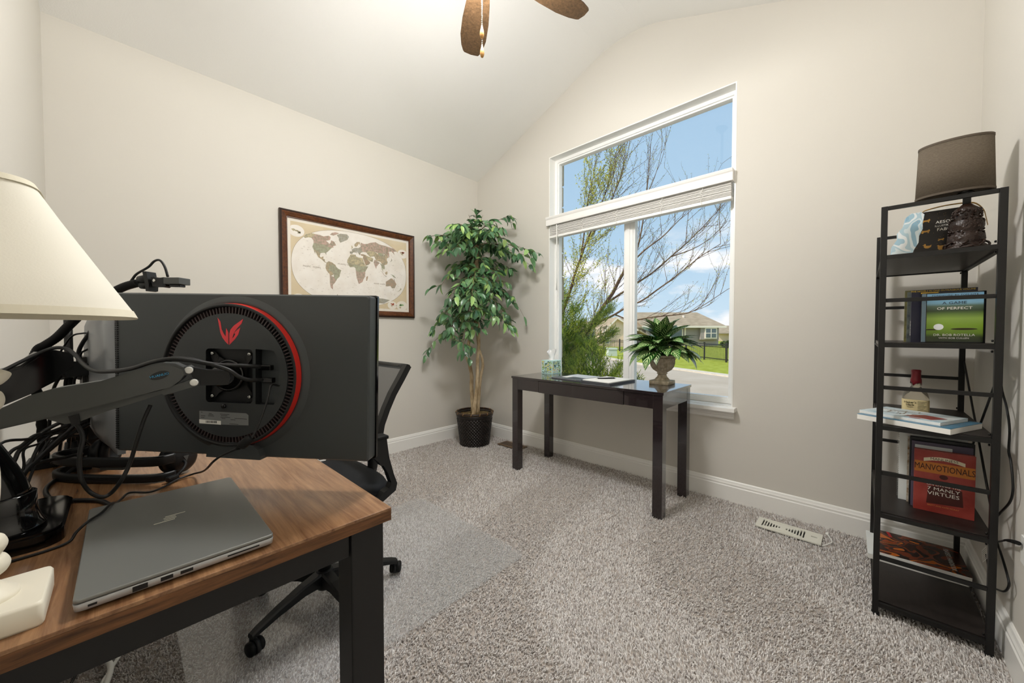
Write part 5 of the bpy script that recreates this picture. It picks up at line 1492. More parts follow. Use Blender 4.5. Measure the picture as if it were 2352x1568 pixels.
# boughs leave the trunk in layers and droop at the ends
layers = []
rt0 = random.Random(31)
for i in range(84):
    f_ = i / 83
    z = 1.20 + f_ * 0.99
    layers.append((z, r4.uniform(0, 2 * PI)))
for z, az in layers:
    if z < 1.85 and math.cos(az - math.radians(-41)) > 0.55 and rt0.random() < 0.7: continue
    src = TR[int(r4.random() * 3)]
    base = min(src, key=lambda q: abs(q.z - min(z, src[-1].z - 0.02)))
    # lengths follow the outline of the photographed crown
    prof_len = (0.50, 0.46, 0.38, 0.48, 0.47, 0.36, 0.36, 0.48, 0.47, 0.28)[min(9, int((z - 1.20) * 10))]
    L = prof_len * r4.uniform(0.75, 1.25)
    d = Vector((math.cos(az), math.sin(az), 0))
    # walls behind: turn boughs that would run into them
    if base.x + d.x * L < XA + 0.09: d.x = (XA + 0.09 - base.x) / L
    if base.y + d.y * L > YB - 0.09: d.y = (YB - 0.09 - base.y) / L
    if d.length < 0.72: d = Vector((rt0.uniform(0.2, 1), -rt0.uniform(0.2, 1), 0)).normalized()
    rise = r4.uniform(0.10, 0.55)
    droop = r4.uniform(0.35, 0.95) if z < 2.0 else r4.uniform(0.1, 0.5)
    P = [base + Vector((0, 0, 0))]
    n_ = 10
    for k in range(1, n_ + 1):
        t = k / n_
        P.append(base + d * L * t + Vector((0, 0, L * (rise * t - droop * t * t * 0.9))) + Vector((r4.uniform(-0.008, 0.008), r4.uniform(-0.008, 0.008), 0)))
    tw.tube(P, [0.0045 * (1 - 0.75 * k / n_) for k in range(n_ + 1)], 5)
    for k in range(3, n_ + 1):
        t_ = (P[k] - P[k - 1]).normalized(); s_ = Vector((-t_.y, t_.x, 0)).normalized()
        for sd in (-1, 1):
            if r4.random() < 0.22: continue
            dd = (t_ * r4.uniform(0.25, 0.9) + s_ * sd * r4.uniform(0.5, 1.0) + Vector((0, 0, r4.uniform(-0.95, 0.05)))).normalized()
            spots.append((P[k] + s_ * sd * 0.006, dd, r4.uniform(0.75, 1.2)))
        if r4.random() < 0.55:
            # side sprig
            dd = (t_ * 0.5 + s_ * r4.choice((-1, 1)) * r4.uniform(0.6, 1.0) + Vector((0, 0, r4.uniform(-0.5, 0.2)))).normalized()
            q0 = P[k]; ql = r4.uniform(0.06, 0.13)
            if (q0 + dd * ql).x < XA + 0.03 or (q0 + dd * ql).y > YB - 0.03: continue
            tw.tube([q0, q0 + dd * ql], [0.002, 0.001], 4)
            for m in range(3):
                q = q0 + dd * ql * (0.45 + 0.28 * m)
                ld2 = (dd * 0.6 + Vector((r4.uniform(-1, 1), r4.uniform(-1, 1), r4.uniform(-1.0, 0.2)))).normalized()
                spots.append((q, ld2, r4.uniform(0.7, 1.1)))
    spots.append((P[-1], ((P[-1] - P[-2]).normalized() + Vector((0, 0, -0.4))).normalized(), 1.1))
for k in range(10):     # leaders at the top
    az = r4.uniform(0, 2 * PI); b0 = TR[k % 3][-1]
    if math.sin(az) > 0.6 or math.cos(az) < -0.6: az += PI
    e_ = b0 + Vector((0.10 * math.cos(az), 0.10 * math.sin(az), r4.uniform(0.08, 0.22)))
    tw.tube([b0, (b0 + e_) / 2 + Vector((0, 0, 0.02)), e_], [0.004, 0.003, 0.0015], 5)
    for m in range(7):
        q = b0.lerp(e_, 0.3 + 0.1 * m)
        spots.append((q, Vector((r4.uniform(-1, 1), r4.uniform(-1, 1), r4.uniform(-0.5, 0.7))).normalized(), r4.uniform(0.7, 1.05)))
tw.build('twigs', 'twig', fc)
ok = []
for p, d, s in spots:
    e = p + d * 0.118 * s
    if min(p.x, e.x) < XA + 0.04 or max(p.y, e.y) > YB - 0.05: continue
    ok.append((p, d, s))
# nearest leaves are parts of their own, the inner and rear ones one mass
ok.sort(key=lambda q: (q[0] - Vector((0, 0, 1.1))).length)
rest_v, rest_f, rest_t = [], [], []
for i, (p, d, s) in enumerate(ok):
    me = FL[int(r4.random() * 3)]
    rl = r4.uniform(-0.8, 0.8)
    if i < 300:
        place_leaf('leaf', me, p, d, parent=fc, scale=s, roll=rl)
    else:
        y = Vector((0, 0, 1)).cross(d); y = y.normalized() if y.length > 1e-3 else Vector((0, 1, 0))
        M = Matrix.Translation(p) @ frame((0, 0, 0), d, y, d.cross(y)) @ Matrix.Rotation(rl, 4, 'X') @ Matrix.Scale(s, 4)
        o_ = len(rest_v)
        rest_v.extend(tuple(M @ v.co) for v in me.vertices)
        rest_f.extend(tuple(o_ + q for q in pl.vertices) for pl in me.polygons)
        rest_t.extend([r4.random()] * len(me.vertices))
me = bpy.data.meshes.new('inner_foliage'); me.from_pydata(rest_v, [], rest_f)
a_ = me.attributes.new('tone', 'FLOAT', 'POINT'); a_.data.foreach_set('value', rest_t)
me.polygons.foreach_set('use_smooth', [True] * len(rest_f)); me.materials.append(lm)
o = bpy.data.objects.new('inner_foliage', me); COL.objects.link(o); o.parent = fc; o.location = -WORLD_LOC[fc.name]
tag(o, None, None, None, 'stuff')
# ================================================================ shelf tower
SX0, SX1, SY0, SY1 = 0.043, 0.338, 2.000, 2.640
PT = 0.018
wood_mat('shelf_board', '#2a2422', '#1c1816', (10, 2, 2), rough=0.4)
sh = thing('shelf_tower', ((SX0 + SX1) / 2, (SY0 + SY1) / 2, 0), 'narrow black metal shelf tower in the right corner', 'shelf')
for x in (SX0, SX1 - PT):
    for y in (SY0, SY1 - PT):
        b = MB(); b.box(x, x + PT, y, y + PT, 0.004, 1.577, bev=0.001)
        p_ = b.build('post', 'black_metal', sh)
        MB().cyl((x + PT / 2, y + PT / 2, 0), (x + PT / 2, y + PT / 2, 0.012), 0.011, n=12).build('levelling_foot', 'black_rubber', p_)
SHZ = (1.385, 1.052, 0.735, 0.395, 0.045)
for z in SHZ:
    b = MB(); b.box(SX0 + 0.004, SX1 - 0.004, SY0 + 0.020, SY1 - 0.020, z - 0.004, z + 0.010, bev=0.001); b.build('shelf_board', 'shelf_board', sh)
    for y in (SY0 + 0.001, SY1 - 0.015):
        b = MB(); b.box(SX0 + PT, SX1 - PT, y, y + 0.014, z - 0.008, z + 0.008); b.build('shelf_rail', 'black_metal', sh)
    for x in (SX0 + 0.001, SX1 - 0.015):
        b = MB(); b.box(x, x + 0.014, SY0 + PT, SY1 - PT, z - 0.010, z - 0.0045); b.build('side_rail', 'black_metal', sh)
for z in (1.570, 1.222, 0.890, 0.560, 0.230):
    for y in (SY0 + 0.002, SY1 - 0.014):
        b = MB(); b.box(SX0 + PT, SX1 - PT, y, y + 0.012, z - 0.007, z + 0.007, bev=0.001); b.build('guard_rail', 'black_metal', sh)
xb = SX1 - 0.004
for z0, z1 in ((0.44, 0.97),):
    for ya, yb in ((SY0 + 0.02, SY1 - 0.02), (SY1 - 0.02, SY0 + 0.02)):
        MB().tube([(xb, ya, z0), (xb, yb, z1)], 0.0035, 6).build('cross_brace', 'black_metal', sh)
for y in (SY0 + PT + 0.001, SY1 - PT - 0.001):
    for z in SHZ:
        for dz in (-0.016, 0.020):
            MB().lathe([(0.004, 0), (0.004, 0.004), (0.001, 0.005)], M=frame((SX1 - PT - 0.001, y, z + dz), (0, 1, 0), (0, 0, 1), (-1, 0, 0)), n=10).build('bolt', 'black_gloss', sh)

def book(name, x0, x1, y0, y1, z0, z1, cover, label, spine='x0', cat='book', group=None, pages='page_edge', hard=0.003):
    """upright book, cover faces y0 / y1, spine on one x side"""
    t = thing(name, ((x0 + x1) / 2, (y0 + y1) / 2, z0), label, cat, group)
    b = MB(); c = min(hard, (y1 - y0) * 0.18)
    b.box(x0, x1, y0, y0 + c, z0, z1); b.box(x0, x1, y1 - c, y1, z0, z1)
    if spine == 'x0': b.box(x0, x0 + c, y0 + c, y1 - c, z0, z1)
    else: b.box(x1 - c, x1, y0 + c, y1 - c, z0, z1)
    b.build('cover', cover, t)
    b = MB(); b.box(x0 + c, x1 - c - 0.001, y0 + c, y1 - c, z0 + 0.002, z1 - 0.003); b.build('pages', pages, t)
    return t
MF = lambda x, y, z: frame((x, y, z), (1, 0, 0), (0, 0, 1), (0, -1, 0))     # print on a face that looks along -y

# ---- second shelf: cased golf book and books behind it
Z2 = 1.062
gm = bpy.data.materials.new('golf_cover'); gm.use_nodes = True
nt = gm.node_tree; pb = nt.nodes['Principled BSDF']; pb.inputs['Roughness'].default_value = 0.2
tc = nt.nodes.new('ShaderNodeTexCoord'); sp3 = nt.nodes.new('ShaderNodeSeparateXYZ'); cr = nt.nodes.new('ShaderNodeValToRGB')
nt.links.new(tc.outputs['Generated'], sp3.inputs[0]); nt.links.new(sp3.outputs['Z'], cr.inputs[0]); nt.links.new(cr.outputs[0], pb.inputs['Base Color'])
cr.color_ramp.elements[0].color = hexc('#26301a'); cr.color_ramp.elements[0].position = 0.0
cr.color_ramp.elements[1].color = hexc('#7fb2d6'); cr.color_ramp.elements[1].position = 1.0
for p_, c_ in ((0.10, '#39471f'), (0.18, '#6d8f22'), (0.34, '#7d9f2a'), (0.48, '#8fae4a'), (0.58, '#5f7a35'), (0.64, '#37482c'), (0.74, '#5a6f5c'), (0.80, '#86b4cc'), (0.93, '#86b8dc')):
    e = cr.color_ramp.elements.new(p_); e.color = hexc(c_)
MATS['golf_cover'] = gm
mat('case_black', '#0d0e10', rough=0.15, spec=0.6)
GX0, GX1, GY, GZ0, GZ1 = 0.160, 0.315, 2.105, Z2, Z2 + 0.187
gb = thing('golf_book', ((GX0 + GX1) / 2, GY + 0.014, GZ0), 'cased golf book with ball beside the hole on its cover', 'book')
b = MB(); b.box(GX0, GX1, GY, GY + 0.028, GZ0, GZ1, bev=0.0015); cs_ = b.build('case', 'case_black', gb)
b = MB(); b.box(GX0 + 0.014, GX1 - 0.006, GY - 0.0008, GY, GZ0 + 0.004, GZ1 - 0.004); cov = b.build('cover_print', 'golf_cover', gb)
mat('case_hinge', '#6f8797', rough=0.12, spec=0.7)
b = MB(); b.box(GX0 + 0.001, GX0 + 0.012, GY - 0.0008, GY, GZ0 + 0.002, GZ1 - 0.002); b.build('hinge_strip', 'case_hinge', gb)
gx = (GX0 + 0.014 + GX1 - 0.006) / 2
mat('golf_ball', '#f2f4f4', rough=0.4); mat('golf_hole', '#3a3317', rough=0.8); mat('ink_navy', '#1b2533', rough=0.6)
ball = [(0.0125 * math.cos(2 * PI * i / 24), 0.0115 * math.sin(2 * PI * i / 24)) for i in range(24)]
MB().prism(ball, 0, 0.0004, MF(gx - 0.037, GY - 0.0008, GZ0 + 0.059)).build('ball_print', 'golf_ball', cov)
MB().prism([(x * 2.5, y * 0.32) for x, y in ball], 0, 0.0003, MF(gx + 0.024, GY - 0.0008, GZ0 + 0.051)).build('hole_print', 'golf_hole', cov)
MB().prism([(x * 1.4 - 0.008, y * 0.2) for x, y in ball], 0, 0.0002, MF(gx - 0.045, GY - 0.0008, GZ0 + 0.049)).build('ball_shadow_print', 'golf_hole', cov)
for body, zz, sz, mt, sx in (('FOREWORD BY TOM KITE', 0.176, 0.0075, 'ink_navy', 1.25), ('A GAME', 0.147, 0.0135, 'ink_navy', 1.2), ('OF PERFECT', 0.127, 0.0135, 'ink_white', 1.15), ('DR. BOB ROTELLA', 0.029, 0.0115, 'ink_white', 1.05), ('WITH BOB CULLEN', 0.0175, 0.0075, 'ink_white', 1.1)):
    text_mesh('lettering', body, sz, MF(gx, GY - 0.0011, GZ0 + zz), mt, cov, sx=sx)
mat('cover_black', '#121214', rough=0.35); mat('cover_olive', '#4c4a2c', rough=0.5, noise=(60, '#6e6a3c', 4)); mat('cover_star', '#15162a', rough=0.35)
mat('cover_grey', '#3a4043', rough=0.5, noise=(50, '#60675f', 4)); mat('ink_yellow', '#d9b73a', rough=0.6)
bk = book('trilogy_book', 0.136, 0.300, 2.140, 2.178, Z2, Z2 + 0.203, 'cover_star', 'thick navy book with starry spine behind the golf book')
text_mesh('lettering', 'FIVE NOVELS IN ONE OUTRAGEOUS VOLUME', 0.0085, MF(0.215, 2.1398, Z2 + 0.1975), 'ink_yellow', bk, sx=0.92)
text_mesh('spine_lettering', 'ADAMS', 0.018, frame((0.1358, 2.159, Z2 + 0.055), (0, 0, -1), (0, -1, 0), (-1, 0, 0)), 'ink_white', bk)
bk = book('dark_paperback', 0.128, 0.290, 2.181, 2.200, Z2, Z2 + 0.200, 'cover_grey', 'grey green book between the navy and olive spines')
bk = book('olive_book', 0.122, 0.282, 2.203, 2.224, Z2, Z2 + 0.208, 'cover_olive', 'olive book at the back of the second shelf row')
mat('sticky_yellow', '#e0b437', rough=0.6)
b = MB(); b.box(0.160, 0.205, 2.1300, 2.1304, Z2 + 0.170, Z2 + 0.192); b.box(0.160, 0.205, 2.1300, 2.1395, Z2 + 0.1700, Z2 + 0.1704)
b.build('sticky_tab', 'sticky_yellow', bpy.data.objects['trilogy_book'], label='yellow paper tab')

# ---- third shelf: bottle and big flat books
Z3 = 0.746
mat('photo_cover', '#b9d2de', rough=0.25, noise=(14, '#e9efee', 5)); mat('photo_blue', '#3f7796', rough=0.25); mat('photo_red', '#9c3d38', rough=0.3)
def flat_book(name, c, ang, w_, d_, z0, h_, cov_m, label, pages='paper_white'):
    t = thing(name, (c[0], c[1], z0), label, 'book')
    M = Matrix.Translation((c[0], c[1], z0)) @ Matrix.Rotation(ang, 4, 'Z')
    b = MB(); b.box(-w_ / 2, w_ / 2, -d_ / 2, d_ / 2, 0.0, h_ - 0.002, M, bev=0.0008); b.build('pages', pages, t)
    b = MB(); b.box(-w_ / 2, w_ / 2, -d_ / 2, d_ / 2, h_ - 0.002, h_, M); cv = b.build('cover', cov_m, t)
    return t, cv, M
an = math.atan2(1.951 - 2.062, 0.230 + 0.005)
cxb, cyb = 0.156, 2.125
t, cv, M = flat_book('photo_book', (cxb, cyb), an, 0.262, 0.232, Z3, 0.0215, 'photo_blue', 'thick white edged photo book lying on the third shelf')
t2, cv2, M2b = flat_book('photo_book', (cxb - 0.014, cyb + 0.010), an - 0.02, 0.235, 0.190, Z3 + 0.0216, 0.0125, 'photo_cover', 'thinner photo book with red picture lying on top')
b = MB(); b.prism([(0.005, -0.055), (0.085, -0.070), (0.100, 0.000), (0.030, 0.020)], 0.0125, 0.0128, M2b); b.prism([(0.03, -0.085), (0.06, -0.088), (0.06, -0.075), (0.03, -0.072)], 0.0125, 0.0128, M2b)
b.build('red_picture', 'photo_red', cv2)
mat('photo_brown', '#6d5a3f', rough=0.4)
b = MB(); r5 = random.Random(3)
for i in range(26):
    x, y = r5.uniform(-0.09, 0.02), r5.uniform(-0.05, 0.04); l_ = r5.uniform(0.01, 0.03); a_ = r5.uniform(0, PI)
    b.prism([(x, y), (x + l_ * math.cos(a_), y + l_ * math.sin(a_)), (x + l_ * math.cos(a_) + 0.003, y + l_ * math.sin(a_) + 0.003), (x + 0.003, y + 0.003)], 0.0125, 0.0127 + 0.00001 * i, M2b)
tag(b.build('branch_print', 'photo_brown', cv2), None, None, None, 'stuff')
bt = thing('whiskey_bottle', (0.170, 2.365, Z3), 'squat glass bottle with red wax top and cream label', 'bottle')
mat('bottle_glass', '#e9e2d0', rough=0.05, trans=0.9, ior=1.3); mat('wax_red', '#7c1621', rough=0.35); mat('label_cream', '#e3d2a0', rough=0.7); mat('whiskey', '#d9c8a2', rough=0.1, trans=0.7, ior=1.33)
BX, BY = 0.170, 2.365
def bottle_ring(hx, hy, z, k): return super_ring(hx, hy, Z3 + z, k, 36, BX, BY)
b = MB(); b.ring_loft([bottle_ring(0.036, 0.026, 0.0, 4), bottle_ring(0.039, 0.029, 0.006, 4), bottle_ring(0.040, 0.030, 0.05, 3.5), bottle_ring(0.040, 0.030, 0.075, 3), bottle_ring(0.034, 0.027, 0.095, 2.4), bottle_ring(0.020, 0.019, 0.112, 2), bottle_ring(0.0145, 0.0145, 0.122, 2), bottle_ring(0.0135, 0.0135, 0.165, 2)])
b.build('glass', 'bottle_glass', bt)
b = MB()
wz = [[(BX + r_ * math.cos(t_), BY + r_ * math.sin(t_), Z3 + (z if j else 0.136 + 0.007 * math.sin(4 * t_) + 0.005 * math.sin(7 * t_ + 1))) for t_ in [2 * PI * i / 36 for i in range(36)]] for j, (r_, z) in enumerate(((0.0175, 0.136), (0.0170, 0.152), (0.0150, 0.160), (0.0145, 0.182), (0.0155, 0.184), (0.0150, 0.192), (0.0115, 0.194)))]
b.ring_loft(wz, True, True); b.build('wax_seal', 'wax_red', bt)
b = MB()
half = [i for i in range(36)]
lab0 = super_ring(0.0408, 0.0308, Z3 + 0.010, 3.8, 36, BX, BY); lab1 = super_ring(0.0408, 0.0308, Z3 + 0.066, 3.3, 36, BX, BY)
vis = [i for i in range(36) if lab0[i][1] < BY + 0.02]
vis = sorted(vis, key=lambda i: (i - 14) % 36)
b.add([lab0[i] for i in vis] + [lab1[i] for i in vis], [(j, j + 1, len(vis) + j + 1, len(vis) + j) for j in range(len(vis) - 1)], True); lbl = b.build('label', 'label_cream', bt, fix=False)
for body, zz, sz, xo in (("Maker's", 0.054, 0.0115, -0.018), ("Mark", 0.043, 0.0115, -0.018), ('WHISKY', 0.034, 0.005, -0.018)):
    text_mesh('lettering', body, sz, frame((BX + xo, BY - 0.0314, Z3 + zz), (1, 0, 0), (0, 0, 1), (0, -1, 0)), 'ink_black', lbl)
b = MB()
for i in range(7):
    b.box(BX + 0.004, BX + 0.030 - 0.004 * (i % 3), BY - 0.0316, BY - 0.0314, Z3 + 0.058 - i * 0.006, Z3 + 0.0592 - i * 0.006)
b.build('fine_print', 'ink_black', lbl)

# ---- fourth shelf: red paperback and folders
Z4 = 0.4055
mat('cover_red', '#8f2f27', rough=0.35, noise=(22, '#a2433a', 2)); mat('band_orange', '#c1762f', rough=0.4); mat('ribbon_cream', '#e3d9bc', rough=0.5); mat('ink_brown', '#3a1710', rough=0.5); mat('dark_vignette', '#4a1b16', rough=0.5); mat('ink_orange', '#d98a4a', rough=0.5)
RX0, RX1, RY = 0.156, 0.309, 2.150
rb = book('red_paperback', RX0, RX1, RY, RY + 0.020, Z4, Z4 + 0.238, 'cover_red', 'red paperback with orange title band on the fourth shelf', hard=0.0012)
rc = bpy.data.objects['cover'] if False else [o for o in rb.children if o.name.startswith('cover')][0]
rx = (RX0 + RX1) / 2
MB().prism([(-0.0755, 0.021), (0.0755, 0.021), (0.0755, -0.021), (-0.0755, -0.021)], 0, 0.0003, MF(rx, RY, Z4 + 0.172)).build('title_band', 'band_orange', rc)
arc = [(0.052 * u, 0.010 * (1 - u * u) + 0.0065) for u in (-1, -0.6, -0.2, 0.2, 0.6, 1)] + [(0.052 * u, 0.010 * (1 - u * u) - 0.0065) for u in (1, 0.6, 0.2, -0.2, -0.6, -1)]
MB().prism(arc, 0.0003, 0.0005, MF(rx, RY, Z4 + 0.200)).build('ribbon_print', 'ribbon_cream', rc)
MB().prism([(-0.045, -0.038), (0.048, -0.030), (0.044, 0.03), (0.0, 0.036), (-0.040, 0.030)], 0, 0.0003, MF(rx + 0.002, RY, Z4 + 0.070)).build('dark_vignette', 'dark_vignette', rc)
MB().prism([(0.011 * math.cos(2 * PI * i / 16), 0.009 * math.sin(2 * PI * i / 16) + 0.001) for i in range(16)], 0, 0.0003, MF(rx, RY, Z4 + 0.140)).build('hat_print', 'dark_vignette', rc)
for body, zz, sz, mt, sx, th in (('MANLINESS', 0.207, 0.0130, 'ink_brown', 1.05, 0.0004), ('MANVOTIONALS', 0.172, 0.0330, 'ink_brown', 0.60, 0.0006), ('AND ADVICE', 0.119, 0.0115, 'ink_white', 1.05, 0.0), ('ON LIVING THE', 0.107, 0.0115, 'ink_white', 1.05, 0.0), ('7 MANLY', 0.091, 0.0175, 'ink_white', 1.15, 0.0004), ('VIRTUES', 0.073, 0.0190, 'ink_white', 1.15, 0.0004), ('BRETT AND KATE MCKAY', 0.026, 0.0068, 'ink_orange', 1.0, 0.0)):
    text_mesh('lettering', body, sz, MF(rx, RY - 0.0006, Z4 + zz), mt, rc, sx=sx)
mat('binder_purple', '#5a5266', rough=0.4); mat('note_white', '#d7dde0', rough=0.7)
bk = book('slim_binder', 0.150, 0.306, 2.176, 2.186, Z4, Z4 + 0.262, 'binder_purple', 'slim mauve binder just behind the red paperback', hard=0.001)
b = MB(); b.box(0.158, 0.255, 2.1730, 2.1733, Z4 + 0.1, Z4 + 0.250); b.build('loose_sheet', 'note_white', bk)
book('black_binder', 0.146, 0.312, 2.190, 2.208, Z4, Z4 + 0.275, 'cover_black', 'black binder behind the mauve one', hard=0.0015)
mat('magazine_mix', '#8a6b4a', rough=0.4, noise=(80, '#d0c8b8', 3))
book('picture_magazine', 0.141, 0.300, 2.211, 2.222, Z4, Z4 + 0.268, 'magazine_mix', 'brown paper magazine standing in the fourth shelf row', hard=0.0008)
mat('spiral_white', '#dfe3e2', rough=0.6)
nb = book('spiral_notebook', 0.118, 0.300, 2.228, 2.242, Z4, Z4 + 0.285, 'spiral_white', 'white spiral notebook at the left of the fourth shelf', hard=0.001)
b = MB()
for i in range(30):
    z = Z4 + 0.012 + i * 0.009
    b.tube([(0.118 + 0.004 * math.cos(a), 2.235, z + 0.004 * math.sin(a)) for a in [2 * PI * q / 8 for q in range(9)]], 0.0007, 4)
tag(b.build('spiral_binding', 'steel', nb), None, None, None, 'stuff')

# ---- bottom shelf: manual and white binder
Z5 = 0.0555
splash_mat('fantasy_print', ['#1a0f0b', '#3a1a10', '#2a120c', '#6d2c12', '#241410', '#c0641c', '#4a2012', '#8a3a14', '#2c1610'], 7.0, 0.25, 1.2)
t, cv, Mb = flat_book('white_binder', (0.180, 2.505), 0.02, 0.300, 0.270, Z5, 0.022, 'spiral_white', 'white binder lying on the bottom shelf')
t, cv, Mb = flat_book('game_manual', (0.202, 2.500), 0.02, 0.272, 0.262, Z5 + 0.0222, 0.022, 'fantasy_print', 'fantasy game handbook with fiery cover on the bottom shelf')
mat('ink_silver', '#b9bcb6', rough=0.4)
text_mesh('lettering', "PLAYER'S HANDBOOK", 0.022, Mb @ Matrix.Translation((0.092, -0.005, 0.0222)) @ Matrix.Rotation(PI / 2, 4, 'Z') @ Matrix.Rotation(PI, 4, 'Z'), 'ink_silver', cv, sx=0.95)
mat('ribbon_red', '#b3171c', rough=0.4)
b = MB(); b.prism([(-0.100, 0.130), (-0.088, 0.130), (-0.080, 0.075), (-0.090, 0.072)], 0.022, 0.0223, Mb); b.build('red_stripe', 'ribbon_red', cv)

# ---- top shelf: lamp, storybook, shaped child's book
Z1 = 1.396
mat('linen_brown', '#6f6558', rough=0.9, spec=0.1, bump=(420, 0.5, 0.002), noise=(160, '#5f564b', 2, (1, 1, 6))); mat('linen_trim', '#5a5045', rough=0.9)
mat('carved_brown', '#2a1a12', rough=0.35, spec=0.5, bump=(60, 0.8, 0.008))
HXl, HYl = 0.262, 2.092
tl = thing('shelf_lamp', (HXl, HYl, Z1), 'small lamp with brown linen shade on shelf top', 'lamp')
b = MB()
b.lathe([(0.052, 0.0), (0.054, 0.006), (0.048, 0.014), (0.040, 0.022), (0.046, 0.034), (0.044, 0.050), (0.036, 0.058), (0.041, 0.070), (0.043, 0.090), (0.036, 0.108), (0.030, 0.118), (0.034, 0.130), (0.030, 0.145), (0.018, 0.156), (0.013, 0.162)], (HXl, HYl, Z1), 32)
b.build('carved_base', 'carved_brown', tl)
b = MB(); r6 = random.Random(8)
for i in range(170):
    t_ = r6.uniform(0, 2 * PI); z = r6.uniform(0.03, 0.14)
    rr = 0.0395 - 0.16 * max(0, z - 0.095)
    b.sphere((HXl + rr * math.cos(t_), HYl + rr * math.sin(t_), Z1 + z), r6.uniform(0.003, 0.0052), 7, 5)
for i in range(7):
    t_ = 2 * PI * i / 7
    b.tube([(HXl + (0.046 + 0.008 * math.cos(a)) * math.cos(t_ + 0.2 * math.sin(a)), HYl + (0.046 + 0.008 * math.cos(a)) * math.sin(t_ + 0.2 * math.sin(a)), Z1 + 0.016 + 0.011 * math.sin(a)) for a in [0.7 * q for q in range(10)]], 0.0035, 6)
tag(b.build('carved_relief', 'carved_brown', tl), 'lumpy carved scales and scrolls', None, None, 'stuff')
MB().cyl((HXl, HYl, Z1 + 0.155), (HXl, HYl, Z1 + 0.205), 0.010, n=14).build('socket', 'black_metal', tl)
MB().lathe([(0.020, 0.0), (0.022, 0.006), (0.016, 0.012), (0.001, 0.012)], (HXl - 0.004, HYl - 0.004, Z1 + 0.196), 16).build('fitter', 'black_gloss', tl)
SHX, SHY = 0.232, 2.105
def oval_ring(hx, hy, z): return [(SHX + hx * math.cos(2 * PI * i / 56), SHY + hy * math.sin(2 * PI * i / 56), z) for i in range(56)]
b = MB()
b.ring_loft([oval_ring(0.096, 0.060, 1.602), oval_ring(0.090, 0.054, 1.792), oval_ring(0.0885, 0.0525, 1.792), oval_ring(0.0945, 0.0585, 1.602)], False, True, True)
b.build('shade', 'linen_brown', tl)
for z0, z1, o_ in ((1.6005, 1.608, 0.0968), (1.786, 1.7935, 0.0912)):
    b = MB(); k_ = -0.036
    b.ring_loft([oval_ring(o_, o_ + k_, z0), oval_ring(o_, o_ + k_, z1), oval_ring(o_ - 0.003, o_ + k_ - 0.003, z1), oval_ring(o_ - 0.003, o_ + k_ - 0.003, z0)], False, False, True)
    b.build('shade_trim', 'linen_trim', tl)
b = MB()
for t_ in (0.3, 0.3 + 2.09, 0.3 + 4.19):
    b.tube([(HXl - 0.004, HYl - 0.004, Z1 + 0.204), (SHX + 0.093 * math.cos(t_), SHY + 0.057 * math.sin(t_), 1.606)], 0.0014, 6)
b.build('shade_spider', 'black_metal', tl)
mat('fable_dark', '#1d1712', rough=0.4); mat('gold_ink', '#b5873e', rough=0.35, metal=0.3); mat('fable_side', '#d8a21e', rough=0.5); mat('handle_yellow', '#d9a315', rough=0.5)
AX0, AX1, AYf = 0.139, 0.284, 2.150
ab_ = thing('storybook_box', ((AX0 + AX1) / 2, AYf + 0.02, Z1), 'dark storybook box with gold animals and yellow handle', 'book')
b = MB(); b.box(AX0, AX1, AYf, AYf + 0.040, Z1, Z1 + 0.170, bev=0.001); bx_ = b.build('box', 'fable_dark', ab_)
for body, zz, sz, xo in (("AESOP'S", 0.124, 0.0150, 0.010), ('ILLUSTRATED', 0.110, 0.0095, 0.010), ('FABLES', 0.096, 0.0150, 0.010)):
    text_mesh('lettering', body, sz, MF((AX0 + AX1) / 2 + xo, AYf - 0.0004, Z1 + zz), 'ink_white', bx_)
def blob(cx_, cz_, pts, nm):
    MB().prism([(x, y) for x, y in pts], 0, 0.0003, MF(AX0 + cx_, AYf, Z1 + cz_)).build(nm, 'gold_ink', bx_)
fox = [(-0.012, 0), (-0.008, 0.004), (-0.010, 0.009), (-0.005, 0.006), (0.004, 0.006), (0.010, 0.010), (0.012, 0.005), (0.009, 0.0), (0.009, -0.004), (0.007, -0.004), (0.005, 0.0), (-0.004, 0), (-0.006, -0.004), (-0.009, -0.004)]
duck = [(-0.012, 0.006), (-0.009, 0.007), (-0.007, 0.011), (-0.003, 0.010), (-0.003, 0.004), (0.006, 0.003), (0.012, 0.006), (0.010, -0.003), (0.003, -0.007), (-0.004, -0.006), (-0.008, -0.002), (-0.008, 0.004)]
bear = [(-0.010, 0), (-0.009, 0.006), (-0.012, 0.009), (-0.008, 0.012), (-0.005, 0.009), (0.005, 0.009), (0.008, 0.012), (0.012, 0.009), (0.009, 0.006), (0.010, 0), (0.006, -0.007), (-0.006, -0.007)]
for nm, cx_, cz_, pts in (('fox_print', 0.030, 0.132, fox), ('hare_print', 0.030, 0.092, fox), ('duck_print', 0.035, 0.036, duck), ('bear_print', 0.072, 0.026, bear), ('mouse_print', 0.070, 0.056, [(x * 0.7, y * 0.7) for x, y in fox])):
    blob(cx_, cz_, pts, nm)
b = MB()
for i in range(90):
    x, z = r6.uniform(0.004, 0.141), r6.uniform(0.004, 0.166)
    if i < 50:
        x = r6.choice((0.004, 0.008, 0.137, 0.141)) + r6.uniform(-0.001, 0.001)
    b.box(AX0 + x - 0.0005, AX0 + x + 0.0005, AYf - 0.0003, AYf, Z1 + z - 0.0005, Z1 + z + 0.0005)
tag(b.build('gold_dots', 'gold_ink', bx_), None, None, None, 'stuff')
b = MB(); b.box(AX1 - 0.001, AX1 + 0.0012, AYf + 0.004, AYf + 0.036, Z1 + 0.06, Z1 + 0.11); b.build('yellow_tab', 'handle_yellow', ab_)
